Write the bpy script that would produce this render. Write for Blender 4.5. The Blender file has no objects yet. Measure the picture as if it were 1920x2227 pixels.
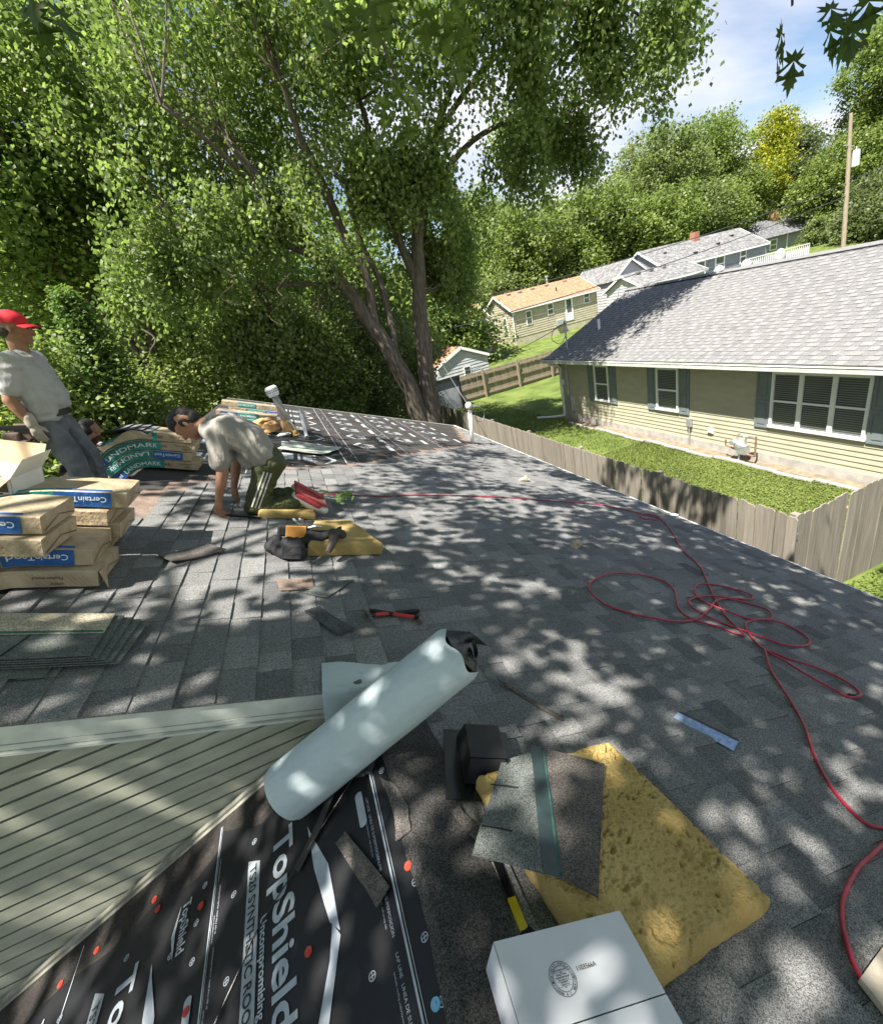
import bpy, bmesh, math, random
import numpy as np
from mathutils import Vector, Matrix, noise

rng = np.random.default_rng(11)
random.seed(5)
scene = bpy.context.scene
COL = scene.collection

# ------------------------------------------------------------------ camera
cam_d = bpy.data.cameras.new('camera')
cam = bpy.data.objects.new('camera', cam_d)
COL.objects.link(cam)
RIGHT = (0.91950254, -0.3265392, -0.21883152)
DOWN = (-0.32502799, -0.31850467, -0.89045583)
FWD = (0.22106988, 0.88990276, -0.39900023)
cam.matrix_world = Matrix(((RIGHT[0], -DOWN[0], -FWD[0], 0), (RIGHT[1], -DOWN[1], -FWD[1], 0),
                           (RIGHT[2], -DOWN[2], -FWD[2], 0), (0, 0, 0, 1)))
cam_d.sensor_fit = 'HORIZONTAL'
cam_d.sensor_width = 36
cam_d.lens = 18.02
cam_d.clip_start = 0.02
cam_d.clip_end = 2000
scene.camera = cam

# ------------------------------------------------------------------ sun, sky, exposure
SUN = Vector((0.40, 0.22, -0.89)).normalized()          # direction the light travels
sun_d = bpy.data.lights.new('sun', 'SUN')
sun_d.energy = 5.0
sun_d.angle = math.radians(0.53)
sun_d.color = (1.0, 0.955, 0.87)
sun = bpy.data.objects.new('sun', sun_d)
COL.objects.link(sun)
sun.rotation_euler = SUN.to_track_quat('-Z', 'Y').to_euler()
sun.location = (-20, -11, 45)

world = bpy.data.worlds.new('World')
scene.world = world
world.use_nodes = True
wn, wl = world.node_tree.nodes, world.node_tree.links
wn.clear()
w_out = wn.new('ShaderNodeOutputWorld')
w_bg = wn.new('ShaderNodeBackground')
w_bg.inputs['Strength'].default_value = 0.060
sky = wn.new('ShaderNodeTexSky')
sky.sky_type = 'NISHITA'
sky.sun_disc = False
sky.sun_elevation = math.asin(-SUN.z)
sky.sun_rotation = math.atan2(-SUN.x, -SUN.y) % (2 * math.pi)
sky.air_density = 1.0
sky.dust_density = 0.3
sky.ozone_density = 2.2
tc = wn.new('ShaderNodeTexCoord')
sep = wn.new('ShaderNodeSeparateXYZ')
wl.new(tc.outputs['Generated'], sep.inputs[0])
zz = wn.new('ShaderNodeMath'); zz.operation = 'MAXIMUM'; zz.inputs[1].default_value = 0.04
wl.new(sep.outputs['Z'], zz.inputs[0])
zo = wn.new('ShaderNodeMath'); zo.operation = 'ADD'; zo.inputs[1].default_value = 0.12
wl.new(zz.outputs[0], zo.inputs[0])
dv = wn.new('ShaderNodeVectorMath'); dv.operation = 'DIVIDE'
cz = wn.new('ShaderNodeCombineXYZ')
for i in range(3):
    wl.new(zo.outputs[0], cz.inputs[i])
wl.new(tc.outputs['Generated'], dv.inputs[0]); wl.new(cz.outputs[0], dv.inputs[1])
mp = wn.new('ShaderNodeMapping'); mp.inputs['Scale'].default_value = (0.55, 1.15, 0.0)
mp.inputs['Rotation'].default_value = (0, 0, 0.5); mp.inputs['Location'].default_value = (2.7, 1.25, 0.0)
wl.new(dv.outputs[0], mp.inputs[0])
cn = wn.new('ShaderNodeTexNoise'); cn.inputs['Scale'].default_value = 0.62
cn.inputs['Detail'].default_value = 7; cn.inputs['Roughness'].default_value = 0.52; cn.inputs['Distortion'].default_value = 0.25
wl.new(mp.outputs[0], cn.inputs['Vector'])
cr = wn.new('ShaderNodeValToRGB')
cr.color_ramp.elements[0].position = 0.45; cr.color_ramp.elements[0].color = (0.06, 0.06, 0.06, 1)
cr.color_ramp.elements[1].position = 0.60; cr.color_ramp.elements[1].color = (0.95, 0.95, 0.95, 1)
wl.new(cn.outputs['Fac'], cr.inputs[0])
cmix = wn.new('ShaderNodeMixRGB')
cmix.inputs[2].default_value = (6.6, 6.6, 7.2, 1)
wl.new(cr.outputs[0], cmix.inputs[0]); wl.new(sky.outputs[0], cmix.inputs[1])
wl.new(cmix.outputs[0], w_bg.inputs['Color'])
wl.new(w_bg.outputs[0], w_out.inputs[0])

scene.view_settings.view_transform = 'Standard'
scene.view_settings.look = 'None'
scene.view_settings.exposure = 1.46
scene.view_settings.gamma = 1.0
scene.view_settings.use_curve_mapping = False
scene.render.resolution_x, scene.render.resolution_y = 882, 1024
scene.cycles.max_bounces = 6
scene.cycles.transparent_max_bounces = 6

# ------------------------------------------------------------------ material helpers
MATS = {}


def mat(name, c1, c2=None, scale=8.0, rough=0.85, bump=0.0, bscale=None, detail=3.0, metal=0.0, spec=0.3,
        stretch=None, pos='Position', ramp=(0.35, 0.65), sheen=0.0, transl=0.0, tone=False, alpha=None, speck=None,
        speck_scale=220.0, coat=0.0, bdist=0.01, tnoise=0.35, orand=1.0):
    """Principled material. c1/c2 mixed by noise in world position; tone=True mixes by the mesh attribute instead."""
    if name in MATS:
        return MATS[name]
    m = bpy.data.materials.new(name)
    m.use_nodes = True
    N, L = m.node_tree.nodes, m.node_tree.links
    bs = N['Principled BSDF']
    bs.inputs['Roughness'].default_value = rough
    bs.inputs['Metallic'].default_value = metal
    bs.inputs['Specular IOR Level'].default_value = spec
    if coat:
        bs.inputs['Coat Weight'].default_value = coat
    c2 = c2 or c1
    geo = N.new('ShaderNodeNewGeometry')
    vec = geo.outputs['Position']
    if pos == 'Object':
        t = N.new('ShaderNodeTexCoord'); vec = t.outputs['Object']
    if stretch:
        mpn = N.new('ShaderNodeMapping'); mpn.inputs['Scale'].default_value = stretch
        L.new(vec, mpn.inputs[0]); vec = mpn.outputs[0]
    nz = N.new('ShaderNodeTexNoise'); nz.inputs['Scale'].default_value = scale; nz.inputs['Detail'].default_value = detail
    L.new(vec, nz.inputs['Vector'])
    rp = N.new('ShaderNodeValToRGB')
    rp.color_ramp.elements[0].position = ramp[0]; rp.color_ramp.elements[0].color = (*c1, 1)
    rp.color_ramp.elements[1].position = ramp[1]; rp.color_ramp.elements[1].color = (*c2, 1)
    if tone:
        at = N.new('ShaderNodeAttribute'); at.attribute_name = 'tone'
        oi = N.new('ShaderNodeObjectInfo')
        ad = N.new('ShaderNodeMath'); ad.operation = 'ADD'
        L.new(at.outputs['Fac'], ad.inputs[0])
        mu = N.new('ShaderNodeMath'); mu.operation = 'MULTIPLY_ADD'; mu.inputs[1].default_value = tnoise; mu.inputs[2].default_value = -tnoise / 2
        L.new(nz.outputs['Fac'], mu.inputs[0]); L.new(mu.outputs[0], ad.inputs[1])
        L.new(ad.outputs[0], rp.inputs[0])
        if tone == 'object':
            fr = N.new('ShaderNodeMath'); fr.operation = 'ADD'
            om = N.new('ShaderNodeMath'); om.operation = 'MULTIPLY'; om.inputs[1].default_value = orand
            L.new(oi.outputs['Random'], om.inputs[0]); L.new(om.outputs[0], fr.inputs[0]); L.new(ad.outputs[0], fr.inputs[1])
            L.new(fr.outputs[0], rp.inputs[0])
    else:
        L.new(nz.outputs['Fac'], rp.inputs[0])
    colour = rp.outputs[0]
    if speck:
        vn = N.new('ShaderNodeTexVoronoi'); vn.inputs['Scale'].default_value = speck_scale
        L.new(geo.outputs['Position'], vn.inputs['Vector'])
        sr = N.new('ShaderNodeValToRGB')
        sr.color_ramp.elements[0].position = 0.15; sr.color_ramp.elements[0].color = (speck[0],) * 3 + (1,)
        sr.color_ramp.elements[1].position = 0.85; sr.color_ramp.elements[1].color = (speck[1],) * 3 + (1,)
        sx = N.new('ShaderNodeSeparateXYZ'); L.new(vn.outputs['Color'], sx.inputs[0]); L.new(sx.outputs[0], sr.inputs[0])
        mm = N.new('ShaderNodeMixRGB'); mm.blend_type = 'MULTIPLY'; mm.inputs[0].default_value = 1.0
        L.new(colour, mm.inputs[1]); L.new(sr.outputs[0], mm.inputs[2])
        colour = mm.outputs[0]
    L.new(colour, bs.inputs['Base Color'])
    if bump:
        bn = N.new('ShaderNodeTexNoise'); bn.inputs['Scale'].default_value = bscale or scale * 3; bn.inputs['Detail'].default_value = 4
        L.new(vec, bn.inputs['Vector'])
        bp = N.new('ShaderNodeBump'); bp.inputs['Strength'].default_value = bump; bp.inputs['Distance'].default_value = bdist
        L.new(bn.outputs['Fac'], bp.inputs['Height']); L.new(bp.outputs[0], bs.inputs['Normal'])
    if transl:
        tb = N.new('ShaderNodeBsdfTranslucent')
        tm = N.new('ShaderNodeMixRGB'); tm.blend_type = 'MULTIPLY'; tm.inputs[0].default_value = 1.0
        tm.inputs[2].default_value = (1.25, 1.45, 0.85, 1)
        L.new(colour, tm.inputs[1]); L.new(tm.outputs[0], tb.inputs[0])
        mx = N.new('ShaderNodeMixShader'); mx.inputs[0].default_value = transl
        L.new(bs.outputs[0], mx.inputs[1]); L.new(tb.outputs[0], mx.inputs[2])
        L.new(mx.outputs[0], N['Material Output'].inputs['Surface'])
    MATS[name] = m
    return m


# ------------------------------------------------------------------ mesh helpers
def tag(o, label=None, cat=None, group=None, kind=None):
    if label: o['label'] = label
    if cat: o['category'] = cat
    if group: o['group'] = group
    if kind: o['kind'] = kind
    return o


def empty(name, loc=(0, 0, 0), label=None, cat=None, group=None):
    o = bpy.data.objects.new(name, None)
    o.empty_display_size = 0.1
    o.location = loc
    COL.objects.link(o)
    return tag(o, label, cat, group)


def link(name, me, m, parent=None, smooth=False):
    if m is not None and len(me.materials) == 0:
        for q in (m if isinstance(m, (list, tuple)) else [m]):
            me.materials.append(q)
    if smooth:
        me.polygons.foreach_set('use_smooth', np.ones(len(me.polygons), dtype=bool))
    o = bpy.data.objects.new(name, me)
    COL.objects.link(o)
    if parent is not None:
        o.parent = parent
        o.matrix_parent_inverse = Matrix.Translation(-world_loc(parent))
    return o


def world_loc(o):
    v = Vector(o.location)        # empties are always placed in world coordinates
    if o.type == 'MESH':
        return Vector((0, 0, 0))
    return v


class MB:
    """collects faces for one mesh, all in world coordinates"""
    def __init__(self):
        self.v, self.f, self.mi, self.t = [], [], [], []

    def add(self, verts, faces, mi=0, tone=0.5):
        b = len(self.v)
        self.v += [tuple(p) for p in verts]
        self.f += [tuple(i + b for i in f) for f in faces]
        self.mi += [mi] * len(faces)
        self.t += [tone] * len(verts)
        return self

    def box(self, c, s, rot=None, mi=0):
        hx, hy, hz = s[0] / 2, s[1] / 2, s[2] / 2
        P8 = [Vector((x, y, z)) for x in (-hx, hx) for y in (-hy, hy) for z in (-hz, hz)]
        if rot is not None:
            P8 = [rot @ p for p in P8]
        c = Vector(c)
        return self.add([p + c for p in P8], BOXF, mi)

    def bar(self, a, b, w, h, up=(0, 0, 1), mi=0):
        a, b = Vector(a), Vector(b)
        d = b - a
        x = d.normalized(); z = Vector(up); y = z.cross(x)
        if y.length < 1e-4:
            y = Vector((0, 1, 0)).cross(x)
        y.normalize(); z = x.cross(y)
        R = Matrix((x, y, z)).transposed()
        return self.box((a + b) / 2, (d.length, w, h), R, mi)

    def tube(self, pts, r, n=8, cap=True, mi=0):
        pts = [Vector(p) for p in pts]
        rs = r if isinstance(r, (list, tuple)) else [r] * len(pts)
        vs, fs = [], []
        t0 = (pts[1] - pts[0]).normalized()
        u = t0.orthogonal().normalized()
        for i, p in enumerate(pts):
            t = (pts[min(i + 1, len(pts) - 1)] - pts[max(i - 1, 0)])
            if t.length < 1e-9: t = t0
            t = t.normalized()
            u = (u - t * u.dot(t)).normalized()
            w = t.cross(u)
            for k in range(n):
                a = 2 * math.pi * k / n
                vs.append(p + (u * math.cos(a) + w * math.sin(a)) * rs[i])
        for i in range(len(pts) - 1):
            for k in range(n):
                fs.append((i * n + k, i * n + (k + 1) % n, (i + 1) * n + (k + 1) % n, (i + 1) * n + k))
        if cap:
            fs.append(tuple(range(n - 1, -1, -1)))
            fs.append(tuple((len(pts) - 1) * n + k for k in range(n)))
        return self.add(vs, fs, mi)

    def poly(self, pts, th, nrm=(0, 0, 1), mi=0):
        """flat polygon with thickness th against nrm"""
        n = len(pts); nv = Vector(nrm).normalized()
        top = [Vector(p) for p in pts]; bot = [p - nv * th for p in top]
        fs = [tuple(range(n)), tuple(range(2 * n - 1, n - 1, -1))]
        fs += [((i + 1) % n, i, n + i, n + (i + 1) % n) for i in range(n)]
        return self.add(top + bot, fs, mi)

    def grid(self, fn, nu, nv, mi=0, th=0.0):
        """sheet from fn(u,v); u,v in 0..1"""
        vs = [Vector(fn(i / nu, j / nv)) for j in range(nv + 1) for i in range(nu + 1)]
        fs = [(j * (nu + 1) + i, j * (nu + 1) + i + 1, (j + 1) * (nu + 1) + i + 1, (j + 1) * (nu + 1) + i) for j in range(nv) for i in range(nu)]
        return self.add(vs, fs, mi)

    def ball(self, c, r, nu=10, nv=7, mi=0):
        r = r if hasattr(r, '__len__') else (r, r, r)
        vs, fs = [], []
        for j in range(nv + 1):
            th = math.pi * j / nv
            for i in range(nu):
                ph = 2 * math.pi * i / nu
                vs.append((c[0] + r[0] * math.sin(th) * math.cos(ph), c[1] + r[1] * math.sin(th) * math.sin(ph), c[2] + r[2] * math.cos(th)))
        for j in range(nv):
            for i in range(nu):
                fs.append((j * nu + i, (j + 1) * nu + i, (j + 1) * nu + (i + 1) % nu, j * nu + (i + 1) % nu))
        return self.add(vs, fs, mi)

    def mesh(self, name='m'):
        me = bpy.data.meshes.new(name)
        me.from_pydata([tuple(p) for p in self.v], [], self.f)
        if any(self.mi):
            me.polygons.foreach_set('material_index', self.mi)
        a = me.attributes.new('tone', 'FLOAT', 'POINT')
        a.data.foreach_set('value', self.t)
        me.update()
        return me

    def build(self, name, m, parent=None, smooth=False, bevel=0.0, seg=2):
        me = self.mesh(name)
        o = link(name, me, m, parent, smooth)
        if bevel:
            b = o.modifiers.new('bevel', 'BEVEL'); b.width = bevel; b.segments = seg; b.limit_method = 'ANGLE'
        return o


BOXF = [(0, 1, 3, 2), (4, 6, 7, 5), (0, 4, 5, 1), (2, 3, 7, 6), (0, 2, 6, 4), (1, 5, 7, 3)]


def np_mesh(name, V, F, m, parent=None, tone=None, smooth=False):
    """big triangle/quad mesh from numpy arrays; F is (n,3) or (n,4)"""
    me = bpy.data.meshes.new(name)
    nv, nf, k = len(V), len(F), F.shape[1]
    me.vertices.add(nv); me.vertices.foreach_set('co', V.astype(np.float32).ravel())
    me.loops.add(nf * k); me.loops.foreach_set('vertex_index', F.astype(np.int32).ravel())
    me.polygons.add(nf); me.polygons.foreach_set('loop_start', np.arange(0, nf * k, k, dtype=np.int32))
    if tone is not None:
        a = me.attributes.new('tone', 'FLOAT', 'POINT'); a.data.foreach_set('value', tone.astype(np.float32))
    me.update(calc_edges=True)
    return link(name, me, m, parent, smooth)


def text_mesh(s, size, bold=0.0):
    """flat outline text: 2-D points and faces, baseline at y=0, start at x=0"""
    cu = bpy.data.curves.new('t', 'FONT'); cu.body = s; cu.size = size; cu.offset = bold; cu.resolution_u = 3
    ob = bpy.data.objects.new('t', cu); COL.objects.link(ob)
    bpy.context.view_layer.update()
    me = ob.evaluated_get(bpy.context.evaluated_depsgraph_get()).to_mesh()
    V = [(v.co.x, v.co.y) for v in me.vertices]; F = [tuple(p.vertices) for p in me.polygons]
    ob.to_mesh_clear()
    bpy.data.objects.remove(ob); bpy.data.curves.remove(cu)
    return V, F


def smooth_path(pts, n=6):
    """Catmull-Rom through pts"""
    P = [Vector(p) for p in pts]; out = []
    for i in range(len(P) - 1):
        a, b, c, d = P[max(i - 1, 0)], P[i], P[i + 1], P[min(i + 2, len(P) - 1)]
        for k in range(n):
            t = k / n
            out.append(0.5 * ((2 * b) + (c - a) * t + (2 * a - 5 * b + 4 * c - d) * t * t + (3 * b - a - 3 * c + d) * t ** 3))
    return out + [P[-1]]


# ------------------------------------------------------------------ the geometry of the place
H = 1.42                       # camera above the roof plane
T = 5 / 12.0                   # roof pitch
ANG = math.atan(T); CA, SA = math.cos(ANG), math.sin(ANG)
XE = 4.35                      # eave of the near house
XR = -1.65; ZR = -H - T * XR   # main ridge
XR2 = -0.10; ZR2 = -H - T * XR2  # lower ridge of the near wing
YW = 1.60                      # gable wall between the two roofs
YF = 13.3                      # far end of the roof
NP = Vector((SA, 0, CA))       # normal of the right slope
NQ = Vector((-SA, 0, CA))      # normal of the left slope


def PS(x, y, n=0.0):           # point on the right slope
    return Vector((x, y, -H - T * x)) + NP * n


def QS(x, y, n=0.0):           # point on the left slope of the near wing
    return Vector((x, y, ZR2 + T * (x - XR2))) + NQ * n


def QM(x, y, n=0.0):           # left slope of the main roof
    return Vector((x, y, ZR + T * (x - XR))) + NQ * n


def RIDGE(s, y, n=0.0):        # over the main ridge: s>0 right slope, s<0 left slope, rounded by thickness
    bend = 0.10
    a = max(-1, min(1, s / bend)) * ANG
    # integrate a smooth curve
    if abs(s) <= bend:
        R = bend / ANG
        x = R * math.sin(a); z = -R * (1 - math.cos(a))
    else:
        R = bend / ANG; sg = 1 if s > 0 else -1
        x = sg * (R * math.sin(ANG) + (abs(s) - bend) * CA); z = -R * (1 - math.cos(ANG)) - (abs(s) - bend) * SA
    top = ZR
    return Vector((XR + x, y, top + z + 0.003)) + Vector((math.sin(a), 0, math.cos(a))) * n


def in_view(p, margin=0.05):
    p = np.asarray(p, float)
    x = p @ np.array(RIGHT); y = p @ np.array(DOWN); z = p @ np.array(FWD)
    u = x / np.maximum(z, 1e-6) * 961 / 1920 + 0.5; v = y / np.maximum(z, 1e-6) * 961 / 2227 + 0.5
    return (z > 0.05) & (u > -margin) & (u < 1 + margin) & (v > -margin) & (v < 1 + margin), z


def ground_z(x, y):
    x = np.asarray(x, float); y = np.asarray(y, float)
    r = np.clip((y - 25) / 16, 0, None)
    z = -4.95 + np.where(r < 1, 0.8 * r * r, 0.8 + 1.6 * (r - 1) * 0.7)
    z = z + np.clip(x - 22, 0, 60) * 0.022 * np.clip((y - 15) / 25, 0, 1)
    z = z - 0.55 * np.clip((5.3 - x) / 0.8, 0, 1)
    z = np.minimum(z, 16)
    return z + 0.05 * np.sin(x * 0.7) * np.sin(y * 0.5)
# ------------------------------------------------------------------ materials
M_SHINGLE = mat('shingle_granules', (0.096, 0.096, 0.096), (0.238, 0.235, 0.230), scale=5, tone='object', ramp=(0.05, 0.95), orand=.4,
                rough=0.95, spec=0.15, speck=(0.5, 1.65), speck_scale=420, bump=0.25, bscale=300)
M_SHINGLE_F = mat('shingle_granules_field', (0.096, 0.096, 0.096), (0.238, 0.235, 0.230), scale=5, tone=True, ramp=(0.05, 0.95),
                  rough=0.95, spec=0.15, speck=(0.5, 1.65), speck_scale=420, bump=0.25, bscale=300)
M_BROWN = mat('shingle_headlap', (0.17, 0.125, 0.10), (0.25, 0.185, 0.15), scale=9, rough=0.95, speck=(0.55, 1.5), speck_scale=380)
M_DARKBROWN = mat('felt_granules', (0.034, 0.032, 0.031), (0.058, 0.054, 0.051), scale=12, rough=0.9, speck=(0.45, 2.0), speck_scale=380)
M_UNDER = mat('underlayment', (0.0075, 0.008, 0.0095), (0.014, 0.014, 0.016), scale=3, rough=0.55, spec=0.3, bump=0.15, bscale=9)
M_UNDERFAR = mat('underlayment_sunlit', (0.036, 0.034, 0.033), (0.060, 0.056, 0.053), scale=2.2, rough=0.8, bump=0.1, bscale=9)  # lighter copy of the underlayment; sunlit look put into its colour
M_PRINT = mat('print_white', (0.30, 0.34, 0.38), (0.40, 0.43, 0.47), scale=20, rough=0.6)
M_PRINTGREY = mat('print_grey', (0.24, 0.27, 0.30), (0.32, 0.35, 0.38), scale=20, rough=0.6)
M_PRINTBLK = mat('print_black', (0.02, 0.02, 0.022), rough=0.7)
M_SIDE = mat('siding_sage', (0.32, 0.325, 0.25), (0.41, 0.41, 0.32), scale=7, detail=7, rough=0.55, spec=0.35, stretch=(1, 1, 3))
M_TRIM = mat('trim_offwhite', (0.50, 0.51, 0.45), (0.66, 0.67, 0.60), scale=9, detail=8, rough=0.5)
M_WHITE = mat('white_vinyl', (0.76, 0.76, 0.74), (0.82, 0.82, 0.80), scale=3, rough=0.45)
M_DARK = mat('dark_void', (0.02, 0.02, 0.022), rough=0.8)
M_WOODOLD = mat('weathered_wood', (0.105, 0.09, 0.070), (0.32, 0.285, 0.235), scale=4, stretch=(9, 9, 0.45), detail=7, rough=0.9, bump=0.5, bscale=12, tone='object', ramp=(0.05, 1.0), tnoise=1.15, orand=.3)
M_WOODTAN = mat('fence_wood_tan', (0.13, 0.105, 0.075), (0.31, 0.26, 0.19), scale=3, stretch=(7, 7, 0.5), detail=6, rough=0.9, tone='object', ramp=(0.0, 1.0), tnoise=1.0, orand=.35)
M_GRASS = mat('lawn', (0.07, 0.105, 0.02), (0.14, 0.18, 0.04), scale=1.3, detail=6, rough=0.95, bump=0.6, bscale=40)
M_BLADE = mat('grass_blades', (0.085, 0.12, 0.026), (0.25, 0.29, 0.08), tone=True, ramp=(0.0, 1.0), rough=0.7, transl=0.3)
M_CONC = mat('concrete', (0.34, 0.32, 0.29), (0.46, 0.43, 0.39), scale=6, rough=0.9, bump=0.2)
M_DIRT = mat('dirt', (0.17, 0.135, 0.095), (0.26, 0.205, 0.145), scale=7, rough=0.95, bump=0.3)
M_GALV = mat('galvanised', (0.42, 0.44, 0.46), (0.55, 0.57, 0.58), scale=10, rough=0.42, metal=0.6, spec=0.5)
M_BLACKMETAL = mat('black_metal', (0.006, 0.006, 0.0065), (0.01, 0.01, 0.01), scale=6, rough=0.42, spec=0.4)

# ------------------------------------------------------------------ ground
gx = np.concatenate([np.linspace(-400, -30, 24), np.linspace(-28, 30, 90), np.linspace(33, 120, 40), np.linspace(135, 700, 20)])
gy = np.concatenate([np.linspace(-300, -20, 14), np.linspace(-18, 60, 110), np.linspace(64, 130, 26), np.linspace(150, 900, 18)])
GX, GY = np.meshgrid(gx, gy)
GV = np.stack([GX, GY, ground_z(GX, GY)], -1).reshape(-1, 3)
ii = np.arange((len(gy) - 1) * len(gx)).reshape(len(gy) - 1, len(gx))[:, :-1].ravel()
GF = np.stack([ii, ii + 1, ii + 1 + len(gx), ii + len(gx)], -1)
ground = tag(np_mesh('ground', GV, GF, M_GRASS, smooth=True), kind='structure')

# ------------------------------------------------------------------ near house
house = empty('house', (1.4, 7, -5.5), 'house being re-roofed, half grey shingles half black underlayment, where the men work', 'house')
# deck + walls, thick so the roof is solid from every side
deck = MB()
TH = 0.16


def slab(mb, pts, nrm, th):
    mb.poly(pts, th, nrm)


slab(deck, [PS(XR, YW, -.012), PS(XE, YW, -.012), PS(XE, YF, -.012), PS(XR, YF, -.012)], NP, TH)
slab(deck, [PS(XR2, -6, -.004), PS(XE, -6, -.004), PS(XE, YW, -.004), PS(XR2, YW, -.004)], NP, TH)
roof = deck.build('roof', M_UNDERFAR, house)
d2 = MB()
slab(d2, [QM(XR, YW, -.004), QM(XR, YF, -.004), QM(XR - 2.6, YF, -.004), QM(XR - 2.6, YW, -.004)], NQ, TH)
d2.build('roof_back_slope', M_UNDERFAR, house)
d3 = MB()
slab(d3, [QS(XR2, -6, -.004), QS(XR2, YW + .03, -.004), QS(XR2 - 4.4, YW + .03, -.004), QS(XR2 - 4.4, -6, -.004)], NQ, TH)
wing = d3.build('roof_wing_slope', M_UNDER, house)
bw = MB()
bw.box((XE - 0.45, 3.6, -4.6), (0.12, 19.0, 2.2)); bw.box((XR - 2.3, 7.4, -3.8), (0.12, 11.4, 3.8))
bw.poly([(XE - .5, YF - .3, -3.2), (XE - .5, YF - .3, -5.6), (XR - 2.3, YF - .3, -5.6), (XR - 2.3, YF - .3, -1.9), (XR, YF - .3, ZR - .2)], 0.1, (0, 1, 0))
bw.build('wall', M_SIDE, house)

# siding boards of the little gable wall
EXPO = 0.066


def wedge_board(u, v, zb, zt, ul0, ur0, ul1, ur1, out, proud=0.012, base=0.002, groove=0.0):
    """one lap board: thick lower lip, thin top; groove leaves an open channel under the next lip"""
    o = Vector(out)
    if groove:
        k = 1 - groove / (zt - zb)
        ul1, ur1, zt = ul0 + (ul1 - ul0) * k, ur0 + (ur1 - ur0) * k, zt - groove
    back = -0.006 if not groove else -0.002
    a = [u(ul0, zb) + o * proud, u(ur0, zb) + o * proud, u(ur1, zt) + o * base, u(ul1, zt) + o * base]
    b = [u(ul0, zb) + o * back, u(ur0, zb) + o * back, u(ur1, zt) + o * back, u(ul1, zt) + o * back]
    return MB().add(a + b, [(0, 1, 2, 3), (1, 0, 4, 5), (2, 1, 5, 6), (3, 2, 6, 7), (0, 3, 7, 4)])


gw = MB().poly([(XR - 2.5, YW + .022, -1.85), (XR - 2.5, YW + .022, -5.6), (XR2 + .3, YW + .022, -1.75), (XR2, YW + .022, ZR2 - .05), (XR, YW + .022, ZR - .05)], 0.10, (0, -1, 0))
gable = gw.build('gable_wall', M_SIDE, house)
z = -3.4
while z < -0.80:
    zb, zt = z, z + EXPO
    xl = lambda q: XR - 2.6
    def xr(q):   # limited by the rake above (main slope) and the wing roof below
        up = (-(q) - H) / T if q > ZR - 5 else 9
        x1 = -(q + H) / T              # main right slope: z = -H - T x
        x2 = XR2 + (q - ZR2) / T       # wing slope:      z = ZR2 + T (x - XR2)
        return x1
    def clip(q):
        return max(XR - 2.6, XR + (q - ZR) / T)
    # lower limit: above wing roof -> x <= XR2 + (q-ZR2)/T ; right limit by main rake
    r0 = min(-(zb + H) / T, XR2 + (zb - ZR2) / T + 0.0); r1 = min(-(zt + H) / T, XR2 + (zt - ZR2) / T)
    if zb > ZR2: r0 = -(zb + H) / T
    if zt > ZR2: r1 = -(zt + H) / T
    l0, l1 = clip(zb), clip(zt)
    if r0 > l0 + .02 and r1 > l1 + .02:
        wedge_board(lambda x, q: Vector((x, YW, q)), None, zb, zt, l0, r0, l1, r1, (0, -1, 0), proud=0.012, base=0.009, groove=0.013).build('siding_board', M_SIDE, house)
    z += EXPO

# rake fascia (white board) with two grooves, and its edge
fa = MB()
for (n0, n1, yo) in ((-0.012, -0.085, 0.0), (-0.0875, -0.1085, 0.003), (-0.111, -0.140, -0.004)):
    xa, xb = XR - 0.02, XR2 + 0.06
    p = [PS(xa, YW - .035 - yo, n0), PS(xb, YW - .035 - yo, n0), PS(xb, YW - .035 - yo, n1), PS(xa, YW - .035 - yo, n1)]
    fa.poly(p, 0.022, (0, -1, 0))
fa.build('rake_board', M_TRIM, house)
sf = MB().poly([PS(XR, YW - .05, -.112), PS(XR2 + .05, YW - .05, -.112), PS(XR2 + .05, YW + .02, -.112), PS(XR, YW + .02, -.112)], 0.01, NP)
sf.build('rake_soffit', M_TRIM, house)
# step strip where the wing roof meets the wall
js = MB()
for (a, b, c, yy) in ((0.0, .010, 0.008, .050), (0.0, .005, 0.0, .066)):
    js.poly([QS(XR2 - 2.6, YW - yy, c), QS(XR2 - .02, YW - yy, c), QS(XR2 - .02, YW - yy, b + c), QS(XR2 - 2.6, YW - yy, b + c)], 0.02, (0, -1, 0))
js.build('wall_trim', mat('flashing_edge', (.20, .195, .16), (.33, .32, .27), scale=12, rough=.7), house)
ft = MB()
for i in range(26):
    x0 = XR2 - .05 - i * .1; w0 = .14 + .02 * math.sin(i * 1.7) + .01 * math.sin(i * 4.1); w1 = .14 + .02 * math.sin((i + 1) * 1.7) + .01 * math.sin((i + 1) * 4.1)
    ft.add([QS(x0, YW - .07, .006), QS(x0, YW - .07 - w0, .004), QS(x0 - .1, YW - .07 - w1, .004), QS(x0 - .1, YW - .07, .006)], [(0, 3, 2, 1)])
ft.build('felt_strip', mat('felt_dark', (.018, .016, .014), (.035, .03, .027), scale=14, rough=.9, speck=(.6, 1.6), speck_scale=300), house)

# ------------------------------------------------------------------ shingles on the right slope
EX = 0.143
BX = [-1.66, -1.34, -1.21, -0.48, -0.33, 0.07, 0.35, 1.03, 1.31, 2.09, 2.63, 3.43, 4.40]
BY = [3.30, 3.55, 4.68, 5.25, 5.50, 5.84, 5.95, 6.65, 6.94, 7.87, 8.33, 9.30, 13.2]
NC = int((XE - XR) / CA / EX)


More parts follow.
